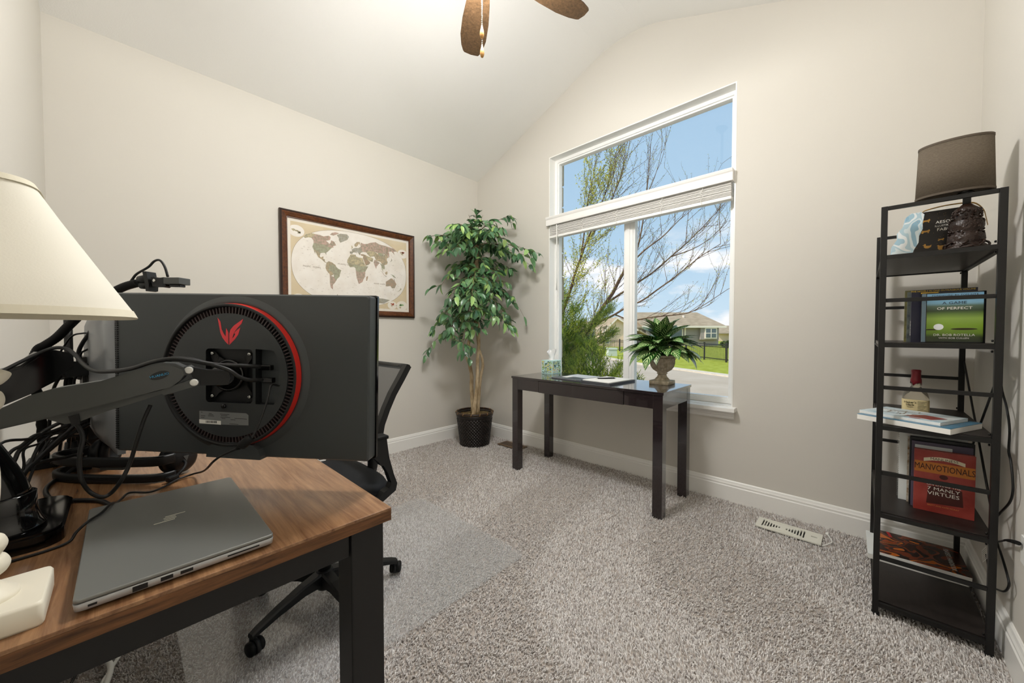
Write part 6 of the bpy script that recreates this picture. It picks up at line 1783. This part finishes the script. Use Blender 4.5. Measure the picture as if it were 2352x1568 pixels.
hd = smooth_path([(AX0 + 0.02, AYf + 0.02, Z1 + 0.170), (AX0 + 0.03, AYf + 0.02, Z1 + 0.180), (AX0 + 0.08, AYf + 0.02, Z1 + 0.188), (AX1 - 0.01, AYf + 0.02, Z1 + 0.186), (AX1 + 0.012, AYf + 0.02, Z1 + 0.176), (AX1 + 0.028, AYf + 0.02, Z1 + 0.150), (AX1 + 0.034, AYf + 0.02, Z1 + 0.120), (AX1 + 0.038, AYf + 0.02, Z1 + 0.095)], 4)
rings = []
for i, p in enumerate(hd):
    rings.append([tuple(p + Vector((0, y, z))) for y, z in ((-0.007, -0.0008), (0.007, -0.0008), (0.007, 0.0008), (-0.007, 0.0008))])
MB().ring_loft(rings, True, False).build('ribbon_handle', 'handle_yellow', ab_)
splash_mat('child_print', ['#8fb8cf', '#a3c4d4', '#e9eef0', '#b5cfda', '#d8e4e8', '#8fb3c6', '#c9843c', '#5a7d92', '#a9cbd9'], 11.0, 0.3, 0.5)
mat('child_edge', '#9fc3d4', rough=0.35)
kb = thing('board_book', (0.105, 2.075, Z1), 'pale blue shaped board book leaning on the storybook box', 'book')
Mk = frame((0.074, 2.050, Z1), (0.052, 0.01, 0.0), (0.040, 0.045, 0.165), Vector((0.052, 0.01, 0.0)).cross(Vector((0.040, 0.045, 0.165))))
sil = [(0.0, 0.0), (0.056, 0.0), (0.058, 0.020), (0.063, 0.045), (0.058, 0.072), (0.061, 0.100), (0.055, 0.125), (0.052, 0.160), (0.040, 0.172), (0.014, 0.170), (0.004, 0.155), (0.006, 0.120), (-0.004, 0.095), (0.002, 0.070), (-0.006, 0.040)]
for i in range(5):
    sc_ = 1.0 - 0.012 * (i % 2)
    q = MB().prism([(0.028 + (x - 0.028) * sc_, 0.001 + y * sc_) for x, y in sil], -0.003 * i - 0.0028, -0.003 * i, Mk).build('board_page', 'child_print' if i in (0, 4) else 'child_edge', kb)

# ---- lamp cord, plug and tag by the right wall
cable('lamp_cord', [(0.300, 2.12, 1.400), (0.345, 2.17, 1.405), (0.358, 2.198, 1.326), (0.360, 2.166, 1.199), (0.360, 2.176, 1.043), (0.360, 2.149, 0.912), (0.360, 2.075, 0.845), (0.360, 2.032, 0.779), (0.360, 2.034, 0.705), (0.360, 2.005, 0.676), (0.360, 1.980, 0.625), (0.360, 1.975, 0.584), (0.360, 2.009, 0.537), (0.360, 2.124, 0.459), (0.360, 2.178, 0.415), (0.360, 2.154, 0.361), (0.360, 2.069, 0.327), (0.360, 1.997, 0.294), (0.360, 1.984, 0.271), (0.359, 2.026, 0.231), (0.357, 2.121, 0.190), (0.352, 2.191, 0.162)], 0.0032, 'cable_black', label='brown black lamp cord hanging behind the shelf tower', cat='cable')
pg = thing('plug_lead', (0.36, 1.95, 0.36), 'black plug lead running to the right wall', 'cable')
cable('lead', [(0.352, 2.20, 0.30), (0.358, 2.15, 0.345), (0.360, 2.113, 0.365), (0.360, 2.035, 0.402)], 0.003, 'cable_black', pg)
MB().tube([(0.360, 2.045, 0.398), (0.360, 2.00, 0.415), (0.360, 1.945, 0.434), (0.360, 1.90, 0.448)], [0.003, 0.005, 0.0062, 0.0062], 12).build('plug', 'black_rubber', pg)
b = MB(); b.box(0.369, 0.3768, 1.80, 1.925, 0.385, 0.47, bev=0.002); b.build('outlet', 'white_plastic', kind=None, label='white wall outlet beside the shelf tower', cat='outlet')
tgm = thing('cord_tag', (0.345, 2.20, 0.16), 'white paper tag and clear connector on the lamp cord', 'tag')
Mt = frame((0.345, 2.212, 0.270), (0.0, 0.82, -0.57), (0.0, 0.57, 0.82), (1, 0, 0))
b = MB(); b.box(-0.035, 0.045, -0.022, 0.022, -0.0003, 0.0003, Mt); tg_ = b.build('paper', 'paper_white', tgm)
b = MB()
for i in range(6):
    b.box(-0.03, 0.035, -0.016 + i * 0.006, -0.0148 + i * 0.006, -0.0005, -0.0003, Mt)
b.build('fine_print', 'map_line', tg_)
cable('tag_string', [(0.352, 2.19, 0.162), (0.350, 2.18, 0.22), (0.345, 2.19, 0.28)], 0.0025, 'cable_black', tgm)

# ================================================================ floor registers
rg_ = thing('floor_register', (-0.282, 2.504, 0.006), 'white metal floor register by the window wall', 'vent')
mat('register_white', '#dcdbd0', rough=0.4)
b = MB(); VX0, VX1, VY0, VY1 = -0.425, -0.138, 2.440, 2.568
z0, z1 = 0.010, 0.0165
cols = []
for i in range(7):
    cols.append((VX0 + 0.026 + i * 0.0125, 0.007, 1.0 - i * 0.125)); cols.append((VX1 - 0.078 - i * 0.0125, 0.007, 1.0 - i * 0.125))
yc = (VY0 + VY1) / 2; hh = 0.044
xs_ = sorted(cols)
cur = VX0
for (x, w_, s_) in xs_:
    b.box(cur, x, VY0, VY1, z0, z1)
    b.box(x, x + w_, VY0, yc - hh * s_, z0, z1); b.box(x, x + w_, yc + hh * s_, VY1, z0, z1)
    cur = x + w_
b.box(cur, VX1 - 0.045, VY0, VY1, z0, z1)
b.box(VX1 - 0.045, VX1 - 0.019, VY0, yc - 0.002, z0, z1); b.box(VX1 - 0.045, VX1 - 0.019, yc + 0.010, VY1, z0, z1); b.box(VX1 - 0.019, VX1, VY0, VY1, z0, z1)
b.build('face_plate', 'register_white', rg_)
b = MB(); b.box(VX0 + 0.01, VX1 - 0.01, VY0 + 0.01, VY1 - 0.01, 0.004, 0.0095); b.build('duct_opening', 'ink_black', rg_)
b = MB()
for i in range(5):
    b.box(VX0 + 0.03, VX1 - 0.08, VY0 + 0.012 + i * 0.004, VY0 + 0.0135 + i * 0.004, z1, z1 + 0.0006); b.box(VX0 + 0.03, VX1 - 0.08, VY1 - 0.012 - i * 0.004, VY1 - 0.0105 - i * 0.004, z1, z1 + 0.0006)
tag(b.build('fine_ribs', 'register_white', rg_), None, None, None, 'stuff')
dc = thing('data_cable', (-0.11, 2.53, 0.012), 'short white cable end beside the floor register', 'cable')
cable('lead', [(-0.132, 2.445, 0.010), (-0.112, 2.462, 0.020), (-0.098, 2.49, 0.024), (-0.104, 2.53, 0.022), (-0.120, 2.572, 0.024)], 0.0028, 'white_plastic', dc)
MB().sphere((-0.121, 2.576, 0.024), 0.009, 12, 8).build('end_cap', 'white_plastic', dc)
b2_ = thing('brown_register', (-2.49, 2.57, 0.006), 'brown floor register beside the ficus pot', 'vent')
mat('register_brown', '#6a5238', rough=0.45)
b = MB(); b.box(-2.575, -2.30, 2.505, 2.640, 0.012, 0.0175, bev=0.002); pl_ = b.build('face_plate', 'register_brown', b2_)
b = MB()
for i in range(12):
    b.box(-2.555 + i * 0.020, -2.545 + i * 0.020, 2.53, 2.615, 0.0175, 0.0178)
tag(b.build('slots', 'ink_black', b2_), None, None, None, 'stuff')
cable('thin_wire', [(-2.44, 2.700, 0.020), (-2.445, 2.700, 0.09), (-2.450, 2.702, 0.20), (-2.435, 2.702, 0.32)], 0.0012, 'white_plastic', label='thin white wire rising at the wall beside the ficus', cat='cable')
# ================================================================ outside the window
def P(u, w, z):
    """neighbourhood axes: u along the far house fronts, w away from them"""
    q = RT * u + FWD * w
    return (q.x, q.y, z)
GZ = -0.50
mat('asphalt', '#c0b3a4', rough=0.95, spec=0.05, noise=(0.8, '#b6a898', 6))
mat('lawn_grass', '#98a03c', rough=0.95, spec=0.05, noise=(3.5, '#aeb552', 8), bump=(60, 0.6, 0.03))
mat('concrete', '#d9cfc0', rough=0.85, spec=0.1, noise=(6, '#cbbfae', 4))
b = MB(); b.box(-160, 120, 2.95, 220, GZ - 0.3, GZ - 0.06); b.build('street', 'asphalt', kind='structure', label='pale street outside the window')
curb = [(14.0, 4.6), (4.0, 10.9), (-3.655, 15.52), (-8.784, 18.60), (-11.63, 20.97), (-16.5, 26.2), (-24.0, 36.0), (-40, 60)]
lawn = curb + [(-60, 200), (110, 200), (110, 4.6)]
MB().prism([(x + 0.16, y + 0.20) for x, y in curb] + lawn[len(curb):], GZ - 0.2, GZ).build('lawn', 'lawn_grass', kind='structure', label='green lawn across the street')
b = MB()
kb_r = []
for i, (x, y) in enumerate(curb):
    kb_r.append([(x, y, GZ - 0.1), (x, y, GZ - 0.01), (x + 0.20, y + 0.26, GZ + 0.012), (x + 0.20, y + 0.26, GZ - 0.1)])
b.ring_loft(kb_r, True, False); b.build('kerb', 'concrete', kind='structure', label='pale concrete kerb along the lawn')
# ---- fence across the street
mat('fence_black', '#23221f', rough=0.5)
fence_pts = [(1.0, 17.0), (-5.30, 22.30), (-11.28, 27.92), (-17.1, 30.2), (-26.0, 34.0)]
fn = thing('metal_fence', (fence_pts[2][0], fence_pts[2][1], GZ), 'black metal picket fence along the far lawn', 'fence')
pk_ = MB()
for (xa, ya), (xb2, yb2) in zip(fence_pts, fence_pts[1:]):
    L = math.hypot(xb2 - xa, yb2 - ya); dx, dy = (xb2 - xa) / L, (yb2 - ya) / L
    npost = max(1, round(L / 2.1))
    for i in range(npost):
        x, y = xa + dx * L * i / npost, ya + dy * L * i / npost
        b = MB(); b.box(x - 0.04, x + 0.04, y - 0.04, y + 0.04, GZ, GZ + 1.05); b.build('post', 'fence_black', fn)
    for z in (0.14, 0.80, 0.94):
        MB().tube([(xa, ya, GZ + z), (xb2, yb2, GZ + z)], 0.020, 4, smooth=False).build('rail', 'fence_black', fn)
    k = 0.0
    while k < L:
        x, y = xa + dx * k, ya + dy * k
        pk_.box(x - 0.009, x + 0.009, y - 0.009, y + 0.009, GZ + 0.06, GZ + 0.95); k += 0.125
tag(pk_.build('pickets', 'fence_black', fn), None, None, None, 'stuff')
# ---- utility box and light pole
mat('utility_green', '#c6cfc2', rough=0.6)
ub = thing('utility_box', P(6.85, 25.4, GZ), 'pale green utility box on the far lawn', 'utility box')
Mu = frame(P(6.85, 25.4, GZ), RT, FWD, (0, 0, 1))
b = MB(); b.ring_loft([[(sx * (0.31 - z * 0.06), sy * (0.28 - z * 0.06), z) for sx, sy in ((-1, -1), (1, -1), (1, 1), (-1, 1))] for z in (0.0, 0.45)], True, False, M=Mu); b.build('cabinet', 'utility_green', ub)
b = MB(); b.ring_loft([[(sx * (0.33 - z * 0.2), sy * (0.30 - z * 0.2), 0.45 + z) for sx, sy in ((-1, -1), (1, -1), (1, 1), (-1, 1))] for z in (0.0, 0.10)], True, False, M=Mu); b.build('lid', 'utility_green', ub)
MB().tube([P(6.18, 28.0, GZ), P(6.18, 28.0, 3.2)], 0.055, 8).build('light_pole', mat('pole_grey', '#8d9296', rough=0.5), label='slim grey pole beyond the bare tree', cat='pole')
# ---- houses
mat('siding_grey', '#a79c9b', rough=0.8); mat('siding_cream', '#f5dac6', rough=0.8); mat('siding_blue', '#4a5560', rough=0.8); mat('house_trim', '#f8ebe2', rough=0.7)
mat('shingle_tan', '#b3a28c', rough=0.95, noise=(1.4, '#9f8f7a', 8, (1, 1, 4)), spec=0.1); mat('shingle_dark', '#6d727a', rough=0.95, noise=(1.4, '#5c6067', 6), spec=0.1); mat('house_glass', '#5d6a73', rough=0.1, spec=0.8)
def hbox(name, m_, t, u0, u1, w0, w1, z0, z1):
    M = frame((0, 0, 0), RT, FWD, (0, 0, 1))
    b = MB(); b.box(u0, u1, w0, w1, z0, z1, M); return b.build(name, m_, t)
def hwin(t, u0, u1, w_, z0, z1, muntin=True):
    f = hbox('window', 'house_trim', t, u0 - 0.12, u1 + 0.12, w_ - 0.10, w_, z0 - 0.12, z1 + 0.12)
    hbox('pane', 'house_glass', f, u0, u1, w_ - 0.13, w_ - 0.10, z0, z1)
    if muntin:
        um, zm_ = (u0 + u1) / 2, (z0 + z1) / 2
        hbox('glazing_bar', 'house_trim', f, um - 0.04, um + 0.04, w_ - 0.15, w_ - 0.13, z0, z1)
        hbox('glazing_bar', 'house_trim', f, u0, u1, w_ - 0.15, w_ - 0.13, zm_ - 0.04, zm_ + 0.04)
def poly_roof(name, m_, t, faces):
    b = MB(); M = frame((0, 0, 0), RT, FWD, (0, 0, 1))
    for f in faces:
        b.add(list(f) + [(p[0], p[1], p[2] - 0.16) for p in f], [tuple(range(len(f))), tuple(reversed(range(len(f), 2 * len(f))))] + [(i, (i + 1) % len(f), len(f) + (i + 1) % len(f), len(f) + i) for i in range(len(f))], False, M)
    return b.build(name, m_, t)
W0 = 45.0
h1 = thing('grey_house', P(20.0, W0 + 4, GZ), 'grey sided house with tan hip roof across the street', 'house')
hbox('wall', 'siding_grey', h1, 16.3, 25.1, W0, W0 + 9, GZ, 1.86)
ev, rz = 1.90, 3.80
poly_roof('roof', 'shingle_tan', h1, [
 [(15.6, W0 - 0.6, ev), (25.7, W0 - 0.6, ev), (24.7, W0 + 4.5, rz), (15.6, W0 + 4.5, rz)],
 [(25.7, W0 - 0.6, ev), (25.7, W0 + 9.6, ev), (24.7, W0 + 4.5, rz)],
 [(25.7, W0 + 9.6, ev), (15.6, W0 + 9.6, ev), (15.6, W0 + 4.5, rz), (24.7, W0 + 4.5, rz)]])
hbox('fascia', 'house_trim', h1, 15.6, 25.7, W0 - 0.66, W0 - 0.60, ev - 0.22, ev)
bay = hbox('bay', 'siding_grey', h1, 22.7, 24.9, W0 - 0.45, W0, 0.25, 1.86)
hwin(h1, 23.3, 24.5, W0 - 0.45, 0.50, 1.55)
hbox('corner_board', 'house_trim', h1, 20.95, 21.10, W0 - 0.08, W0, GZ, 1.7)
hwin(h1, 19.3, 20.6, W0, 0.45, 1.55, False)
hwin(h1, 17.0, 18.0, W0, 0.45, 1.55)
hbox('roof_vent', 'house_trim', h1, 21.9, 22.05, W0 + 2.4, W0 + 2.6, 2.8, 3.3)
h2 = thing('cream_house', P(12.5, W0 + 1, GZ), 'cream gabled garage wing beside the grey house', 'house')
Mh = frame((0, 0, 0), RT, FWD, (0, 0, 1))
gw = W0 - 3.0
b = MB()
gp_ = [(10.55, GZ), (14.0, GZ), (14.0, 1.5), (11.85, 2.75), (10.55, 1.45)]
b.prism(gp_, -gw - 5, -gw, frame((0, 0, 0), RT, (0, 0, 1), -FWD)); b.build('wall', 'siding_cream', h2)
for i in range(13):
    z = GZ + 0.16 * (i + 1)
    hbox('siding_board', 'siding_cream', h2, 10.55, 14.0, gw - 0.02, gw, z, z + 0.03) if z < 1.4 else None
poly_roof('roof', 'shingle_tan', h2, [[(10.25, gw - 0.35, 1.22), (11.85, gw - 0.35, 2.85), (11.85, gw + 8, 2.85), (10.25, gw + 8, 1.22)], [(11.85, gw - 0.35, 2.85), (15.2, gw - 0.35, 0.95), (15.2, gw + 8, 0.95), (11.85, gw + 8, 2.85)]])
b = MB(); b.prism([(10.2, 1.15), (11.85, 2.83), (14.2, 1.42), (14.2, 1.25), (11.85, 2.62), (10.2, 0.98)], -gw + 0.36, -gw + 0.42, frame((0, 0, 0), RT, (0, 0, 1), -FWD)); b.build('gable_trim', 'house_trim', h2)
hwin(h2, 11.15, 11.5, gw, 1.1, 1.35, False)
hwin(h2, 9.2 + 1.45, 9.2 + 1.75, gw, -0.1, 0.5, False)
hbox('link_wall', 'siding_grey', h2, 14.0, 16.4, W0 + 0.5, W0 + 4, GZ, 1.9)
poly_roof('link_roof', 'shingle_tan', h2, [[(13.6, W0 - 0.1, 1.75), (16.6, W0 - 0.1, 1.75), (16.6, W0 + 4, 3.0), (13.6, W0 + 4, 3.0)]])
hwin(h2, 14.9, 15.8, W0 + 0.5, 0.6, 1.35)
h3 = thing('blue_house', P(13.0, 66, GZ), 'dark blue house with tan roof behind the juniper', 'house')
hbox('wall', 'siding_blue', h3, 11.6, 15.9, 64, 70, GZ, 1.7)
poly_roof('roof', 'shingle_tan', h3, [[(11.2, 63.4, 1.6), (16.4, 63.4, 1.6), (15.6, 67, 3.1), (12.0, 67, 3.1)]])
for u in (12.3, 13.5, 14.8): hwin(h3, u, u + 0.7, 64, 0.1, 1.1, False)
h4 = thing('slate_house', P(9.5, 70, GZ), 'far house with slate grey roof at the window edge', 'house')
hbox('wall', 'siding_cream', h4, 7.5, 13.2, 72, 78, GZ, 1.2)
poly_roof('roof', 'shingle_dark', h4, [[(7.0, 71.4, 1.1), (13.6, 71.4, 1.1), (12.4, 75, 2.6), (8.4, 75, 2.6)]])
h5 = thing('tan_house', P(42, 70, GZ), 'tan roofed house at the right edge of the window', 'house')
hbox('wall', 'siding_cream', h5, 39.0, 52, 70, 78, GZ, 1.1)
poly_roof('roof', 'shingle_tan', h5, [[(38.4, 69.3, 1.0), (53, 69.3, 1.0), (51, 74, 2.5), (38.4, 74, 2.5)]])
hbox('porch_post', 'shingle_dark', h5, 40.4, 41.0, 68.2, 68.8, GZ, 1.1)
# far trees and shrubs
mat('far_green', '#6f8a3a', rough=0.95, noise=(1.2, '#587030', 6)); mat('blossom', '#d98a9a', rough=0.9); mat('shrub_dark', '#3e4a2c', rough=0.95)
def puff(name, c, r_, m_, label, sc=(1, 1, 0.8), n=60, seed=1):
    rr = random.Random(seed); b = MB()
    for i in range(n):
        d = Vector((rr.gauss(0, 1), rr.gauss(0, 1), rr.gauss(0, 1))).normalized() * rr.uniform(0.4, 1) * r_
        b.sphere((c[0] + d.x * sc[0], c[1] + d.y * sc[1], c[2] + r_ * sc[2] + d.z * sc[2]), r_ * rr.uniform(0.14, 0.26), 6, 4)
    return b.build(name, m_, label=label, cat='shrub')
puff('blossom_shrub', P(11.6, 50, GZ), 0.75, 'blossom', 'small pink blossoming shrub by the blue house', seed=4)
puff('dark_shrub', P(22.0, 38, GZ), 0.55, 'shrub_dark', 'dark shrub in the yard behind the fence', seed=5)
puff('dark_shrub', P(17.6, 40, GZ), 0.5, 'shrub_dark', 'dark shrub hidden behind the striped plant', seed=6)

# ---- budding tree outside
mat('tree_bark', '#4a392c', rough=0.9, noise=(20, '#7a5f45', 5)); mat('bud_yellow', '#c9c53f', rough=0.7); mat('bud_green', '#a0ad3c', rough=0.7); mat('bud_brown', '#6e5a3a', rough=0.8)
LIMB = dict(
L1=[(-3.171, 4.703, 0.82), (-3.092, 4.783, 0.978), (-2.96, 4.776, 1.142), (-2.87, 4.797, 1.283), (-2.746, 4.853, 1.503), (-2.632, 4.898, 1.676), (-2.539, 4.924, 1.87), (-2.469, 4.996, 2.026)],
L1b=[(-2.96, 4.776, 1.142), (-2.779, 4.814, 1.262), (-2.585, 4.864, 1.359), (-2.413, 4.892, 1.458), (-2.216, 4.944, 1.541), (-2.026, 4.991, 1.679), (-1.86, 5.084, 1.819), (-1.697, 5.174, 1.973), (-1.574, 5.296, 2.111), (-1.374, 5.421, 2.261)],
L1c=[(-2.746, 4.853, 1.503), (-2.649, 5.088, 1.653), (-2.51, 5.294, 1.808), (-2.321, 5.549, 2.012), (-2.133, 5.735, 2.243), (-1.969, 5.897, 2.44), (-1.782, 6.083, 2.704), (-1.629, 6.236, 2.934)],
L1d=[(-2.585, 4.864, 1.359), (-2.366, 4.931, 1.274), (-2.103, 5.043, 1.313), (-1.807, 5.188, 1.344), (-1.646, 5.204, 1.38), (-1.47, 5.235, 1.487), (-1.262, 5.3, 1.644)],
L2=[(-3.40, 4.72, 0.9), (-3.44, 4.80, 1.15), (-3.477, 4.846, 1.402), (-3.435, 4.893, 1.61), (-3.388, 4.945, 1.818), (-3.351, 4.986, 2.026), (-3.29, 5.053, 2.269), (-3.233, 5.114, 2.512), (-3.171, 5.18, 2.72), (-3.105, 5.252, 2.998), (-3.029, 5.333, 3.275), (-2.973, 5.395, 3.553), (-2.891, 5.49, 4.039)],
L2b=[(-3.29, 5.053, 2.269), (-3.315, 5.178, 2.607), (-3.294, 5.208, 2.924), (-3.274, 5.238, 3.242), (-3.219, 5.302, 3.595), (-3.183, 5.347, 3.947)],
L2c=[(-3.233, 5.114, 2.512), (-3.049, 5.159, 2.761), (-2.875, 5.195, 3.014), (-2.762, 5.172, 3.231), (-2.69, 5.249, 3.494), (-2.665, 5.28, 3.725)],
L3=[(-2.469, 4.996, 2.026), (-2.39, 5.076, 2.182), (-2.34, 5.132, 2.462), (-2.309, 5.171, 2.743), (-2.287, 5.203, 3.054), (-2.265, 5.234, 3.366), (-2.254, 5.259, 3.802)],
L3b=[(-2.469, 4.996, 2.026), (-2.249, 5.074, 2.253), (-2.034, 5.145, 2.411), (-1.869, 5.169, 2.561), (-1.765, 5.272, 2.708)],
L3c=[(-2.287, 5.203, 3.054), (-2.176, 5.175, 3.231), (-2.127, 5.23, 3.445), (-2.091, 5.272, 3.702)],
L4=[(-1.969, 5.897, 2.44), (-1.959, 5.915, 2.704), (-1.944, 5.937, 2.934)],
L4b=[(-2.133, 5.735, 2.243), (-1.896, 5.964, 2.361), (-1.708, 6.148, 2.519), (-1.53, 6.324, 2.77)])
RAD = dict(L1=(0.036, 0.020), L1b=(0.017, 0.004), L1c=(0.018, 0.004), L1d=(0.011, 0.003), L2=(0.032, 0.004), L2b=(0.014, 0.004), L2c=(0.014, 0.004), L3=(0.015, 0.003), L3b=(0.013, 0.003), L3c=(0.006, 0.002), L4=(0.006, 0.002), L4b=(0.008, 0.002))
tree = thing('budding_tree', (-3.25, 4.72, GZ), 'leafing tree with bare upper branches outside the window', 'tree')
MB().tube(smooth_path([(-3.25, 4.70, GZ), (-3.27, 4.69, 0.1), (-3.28, 4.70, 0.55), (-3.30, 4.71, 0.85)], 3), [0.085, 0.082, 0.078, 0.075, 0.073, 0.07, 0.066, 0.062, 0.06, 0.058][:10], 12).build('trunk', 'tree_bark', tree)
LIMB['L1'][0:0] = [(-3.28, 4.70, 0.62)]
LIMB['L2'][0:0] = [(-3.30, 4.71, 0.70)]
rt_ = random.Random(17)
twg = MB(); buds = [MB(), MB(), MB()]
def bud(p, d, s, k):
    d = d.normalized(); o = d.orthogonal().normalized() * s * 0.28
    q = d.cross(o).normalized() * s * 0.28
    e = d * s
    buds[k].add([tuple(p + o), tuple(p - o * 0.5 + q), tuple(p - o * 0.5 - q), tuple(p + e), tuple(p - d * s * 0.2)], [(0, 1, 3), (1, 2, 3), (2, 0, 3), (1, 0, 4), (2, 1, 4), (0, 2, 4)])
def twig(p, d, L, r, dens, depth):
    pts = [p]
    q = p.copy(); dd = d.normalized()
    n = 6
    for i in range(n):
        dd = (dd + Vector((rt_.uniform(-.16, .16), rt_.uniform(-.16, .16), rt_.uniform(-.06, .22)))).normalized()
        q = q + dd * L / n
        pts.append(q.copy())
        # leafy tassels on the left, mere buds towards the right
        left = max(0.0, min(1.0, (-2.35 - q.x) / 0.7))
        nb = 1 if rt_.random() < 0.8 else 0
        nb += int(left * rt_.uniform(0.8, 3.4))
        for j in range(nb):
            k = rt_.choices((0, 1, 2), (0.2 + left, 0.35 + left * 0.6, 0.5 * (1 - left) + 0.05))[0]
            dr_ = Vector((rt_.uniform(-1, 1), rt_.uniform(-1, 1), rt_.uniform(-1.2, 0.8)))
            bud(q + Vector((rt_.uniform(-.02, .02), rt_.uniform(-.02, .02), rt_.uniform(-.02, .02))), dr_, rt_.uniform(0.009, 0.018) * (1 + left * 0.6), k)
        if depth and rt_.random() < 0.55:
            sd = (dd + Vector((rt_.uniform(-.8, .8), rt_.uniform(-.8, .8), rt_.uniform(-.3, .8)))).normalized()
            twig(q.copy(), sd, L * rt_.uniform(0.35, 0.6), r * 0.6, dens, depth - 1)
    twg.tube(pts, [r * (1 - 0.6 * i / n) for i in range(n + 1)], 4, caps=False)
for nm, pts in LIMB.items():
    pth = smooth_path(pts, 3)
    r0, r1 = RAD[nm]; k_ = len(pth)
    MB().tube(pth, [r0 + (r1 - r0) * i / (k_ - 1) for i in range(k_)], 8).build('branch', 'tree_bark', tree)
    for i in range(4, k_):
        nn = 3 if nm in ('L2', 'L2b', 'L2c') else (2 if nm in ('L1', 'L1c') else 1)
        for _ in range(nn):
            if rt_.random() < (0.85 if nn > 1 else 0.72):
                t_ = (pth[i] - pth[i - 1]).normalized()
                sd = (t_ * rt_.uniform(0.5, 1.0) + Vector((rt_.uniform(-.7, .7), rt_.uniform(-.7, .7), rt_.uniform(-.25, .8)))).normalized()
                if nm in ('L2', 'L2b', 'L2c'): sd = (sd + Vector((rt_.uniform(-0.5, 1.1), rt_.uniform(-.3, .5), rt_.uniform(-.2, .1)))).normalized()
                twig(pth[i].copy(), sd, rt_.uniform(0.3, 0.85), 0.0034, 1, 1)
tag(twg.build('twigs', 'tree_bark', tree), None, None, None, 'stuff')
for k, nm in enumerate(('bud_yellow', 'bud_green', 'bud_brown')):
    tag(buds[k].build('buds', nm, tree), None, None, None, 'stuff')

# ---- junipers
mat('juniper_dark', '#3f5c20', rough=0.8, noise=(7, '#5c7a26', 3)); mat('juniper_light', '#a8b53a', rough=0.8, noise=(7, '#7f9a30', 3)); mat('juniper_wood', '#5a4030', rough=0.9)
def juniper(root, fronds, label, seed, dens=1.0):
    rj = random.Random(seed)
    t = thing('juniper_bush', root, label, 'shrub')
    wood = MB(); ndl = [MB(), MB()]
    for (p0, p1, w_) in fronds:
        p0, p1 = Vector(p0), Vector(p1)
        wood.tube([Vector(root) + Vector((0, 0, 0.02)), (Vector(root) + p0) / 2 + Vector((0, 0, 0.05)), p0, p1], [0.02, 0.014, 0.009, 0.002], 5)
        ax = (p1 - p0); L = ax.length; ax.normalize()
        m = int(230 * L / 0.6 * dens)
        for i in range(m):
            t_ = i / m
            c = p0 + ax * L * t_ + Vector((rj.gauss(0, 1), rj.gauss(0, 1), rj.gauss(0, 1))) * w_ * 0.38 * (1.05 - 0.75 * t_)
            sd = (ax * 0.9 + Vector((rj.uniform(-.8, .8), rj.uniform(-.8, .8), rj.uniform(-.45, .75)))).normalized()
            sl_ = rj.uniform(0.05, 0.12)
            k = 1 if rj.random() < 0.25 + 0.5 * t_ else 0
            for j in range(12):
                q = c + sd * sl_ * j / 11
                nd = (sd * 1.1 + Vector((rj.uniform(-1, 1), rj.uniform(-1, 1), rj.uniform(-1, 1)))).normalized()
                o_ = nd.orthogonal().normalized() * 0.0030
                e_ = q + nd * rj.uniform(0.016, 0.030)
                ndl[k].add([tuple(q - o_), tuple(q + o_), tuple(e_)], [(0, 1, 2)])
    wood.build('stems', 'juniper_wood', t)
    tag(ndl[0].build('needles', 'juniper_dark', t, fix=False), None, None, None, 'stuff')
    tag(ndl[1].build('tip_needles', 'juniper_light', t, fix=False), None, None, None, 'stuff')
juniper((-3.0, 3.95, GZ), [
 ((-2.95, 3.95, 0.55), (-2.68, 4.02, 1.42), 0.30), ((-2.85, 3.95, 0.75), (-2.28, 4.18, 1.40), 0.22), ((-2.80, 3.95, 0.72), (-2.26, 4.22, 1.10), 0.18),
 ((-2.98, 3.85, 0.35), (-2.76, 3.80, 1.05), 0.28), ((-2.9, 3.85, 0.5), (-2.60, 3.92, 1.0), 0.26), ((-3.1, 3.9, 0.7), (-2.84, 3.95, 1.62), 0.26), ((-2.9, 3.9, 0.35), (-2.55, 3.85, 0.78), 0.24), ((-2.95, 3.9, 0.85), (-2.60, 4.05, 1.22), 0.22)],
 'dark juniper with long fronds at the window left edge', 5, 1.9)
juniper((-2.15, 3.75, GZ), [
 ((-2.20, 3.72, 0.25), (-2.30, 3.78, 0.98), 0.22), ((-2.15, 3.75, 0.25), (-2.00, 3.90, 0.72), 0.20), ((-2.12, 3.75, 0.20), (-1.85, 3.98, 0.56), 0.20), ((-2.25, 3.70, 0.2), (-2.48, 3.66, 0.72), 0.20),
 ((-2.2, 3.70, 0.2), (-2.18, 3.80, 0.85), 0.24), ((-2.3, 3.65, 0.15), (-2.60, 3.55, 0.55), 0.22), ((-2.15, 3.72, 0.2), (-2.08, 3.82, 0.60), 0.26), ((-2.35, 3.7, 0.2), (-2.40, 3.75, 0.85), 0.2), ((-2.1, 3.7, 0.1), (-1.80, 3.85, 0.42), 0.2)],
 'sunlit young juniper just below the window', 9, 1.7)
# ---- stone pier of the house front, a sliver beside the glass
mat('stone_tan', '#b7aa90', rough=0.9, noise=(9, '#8f8268', 5), bump=(30, 0.6, 0.01))
sp_r = thing('stone_pier', (-2.40, 3.02, GZ), 'sliver of tan stone pier outside left pane', 'pillar')
rs = random.Random(2); z = GZ; course = 0
while z < 3.2:
    h_ = rs.uniform(0.16, 0.26)
    b = MB(); b.box(-2.56 + rs.uniform(-.01, .01), -2.240 + rs.uniform(-0.010, 0.010), 2.92, 3.12 + rs.uniform(-.02, .02), z, z + h_ - 0.012, bev=0.012)
    b.build('stone', 'stone_tan', sp_r); z += h_
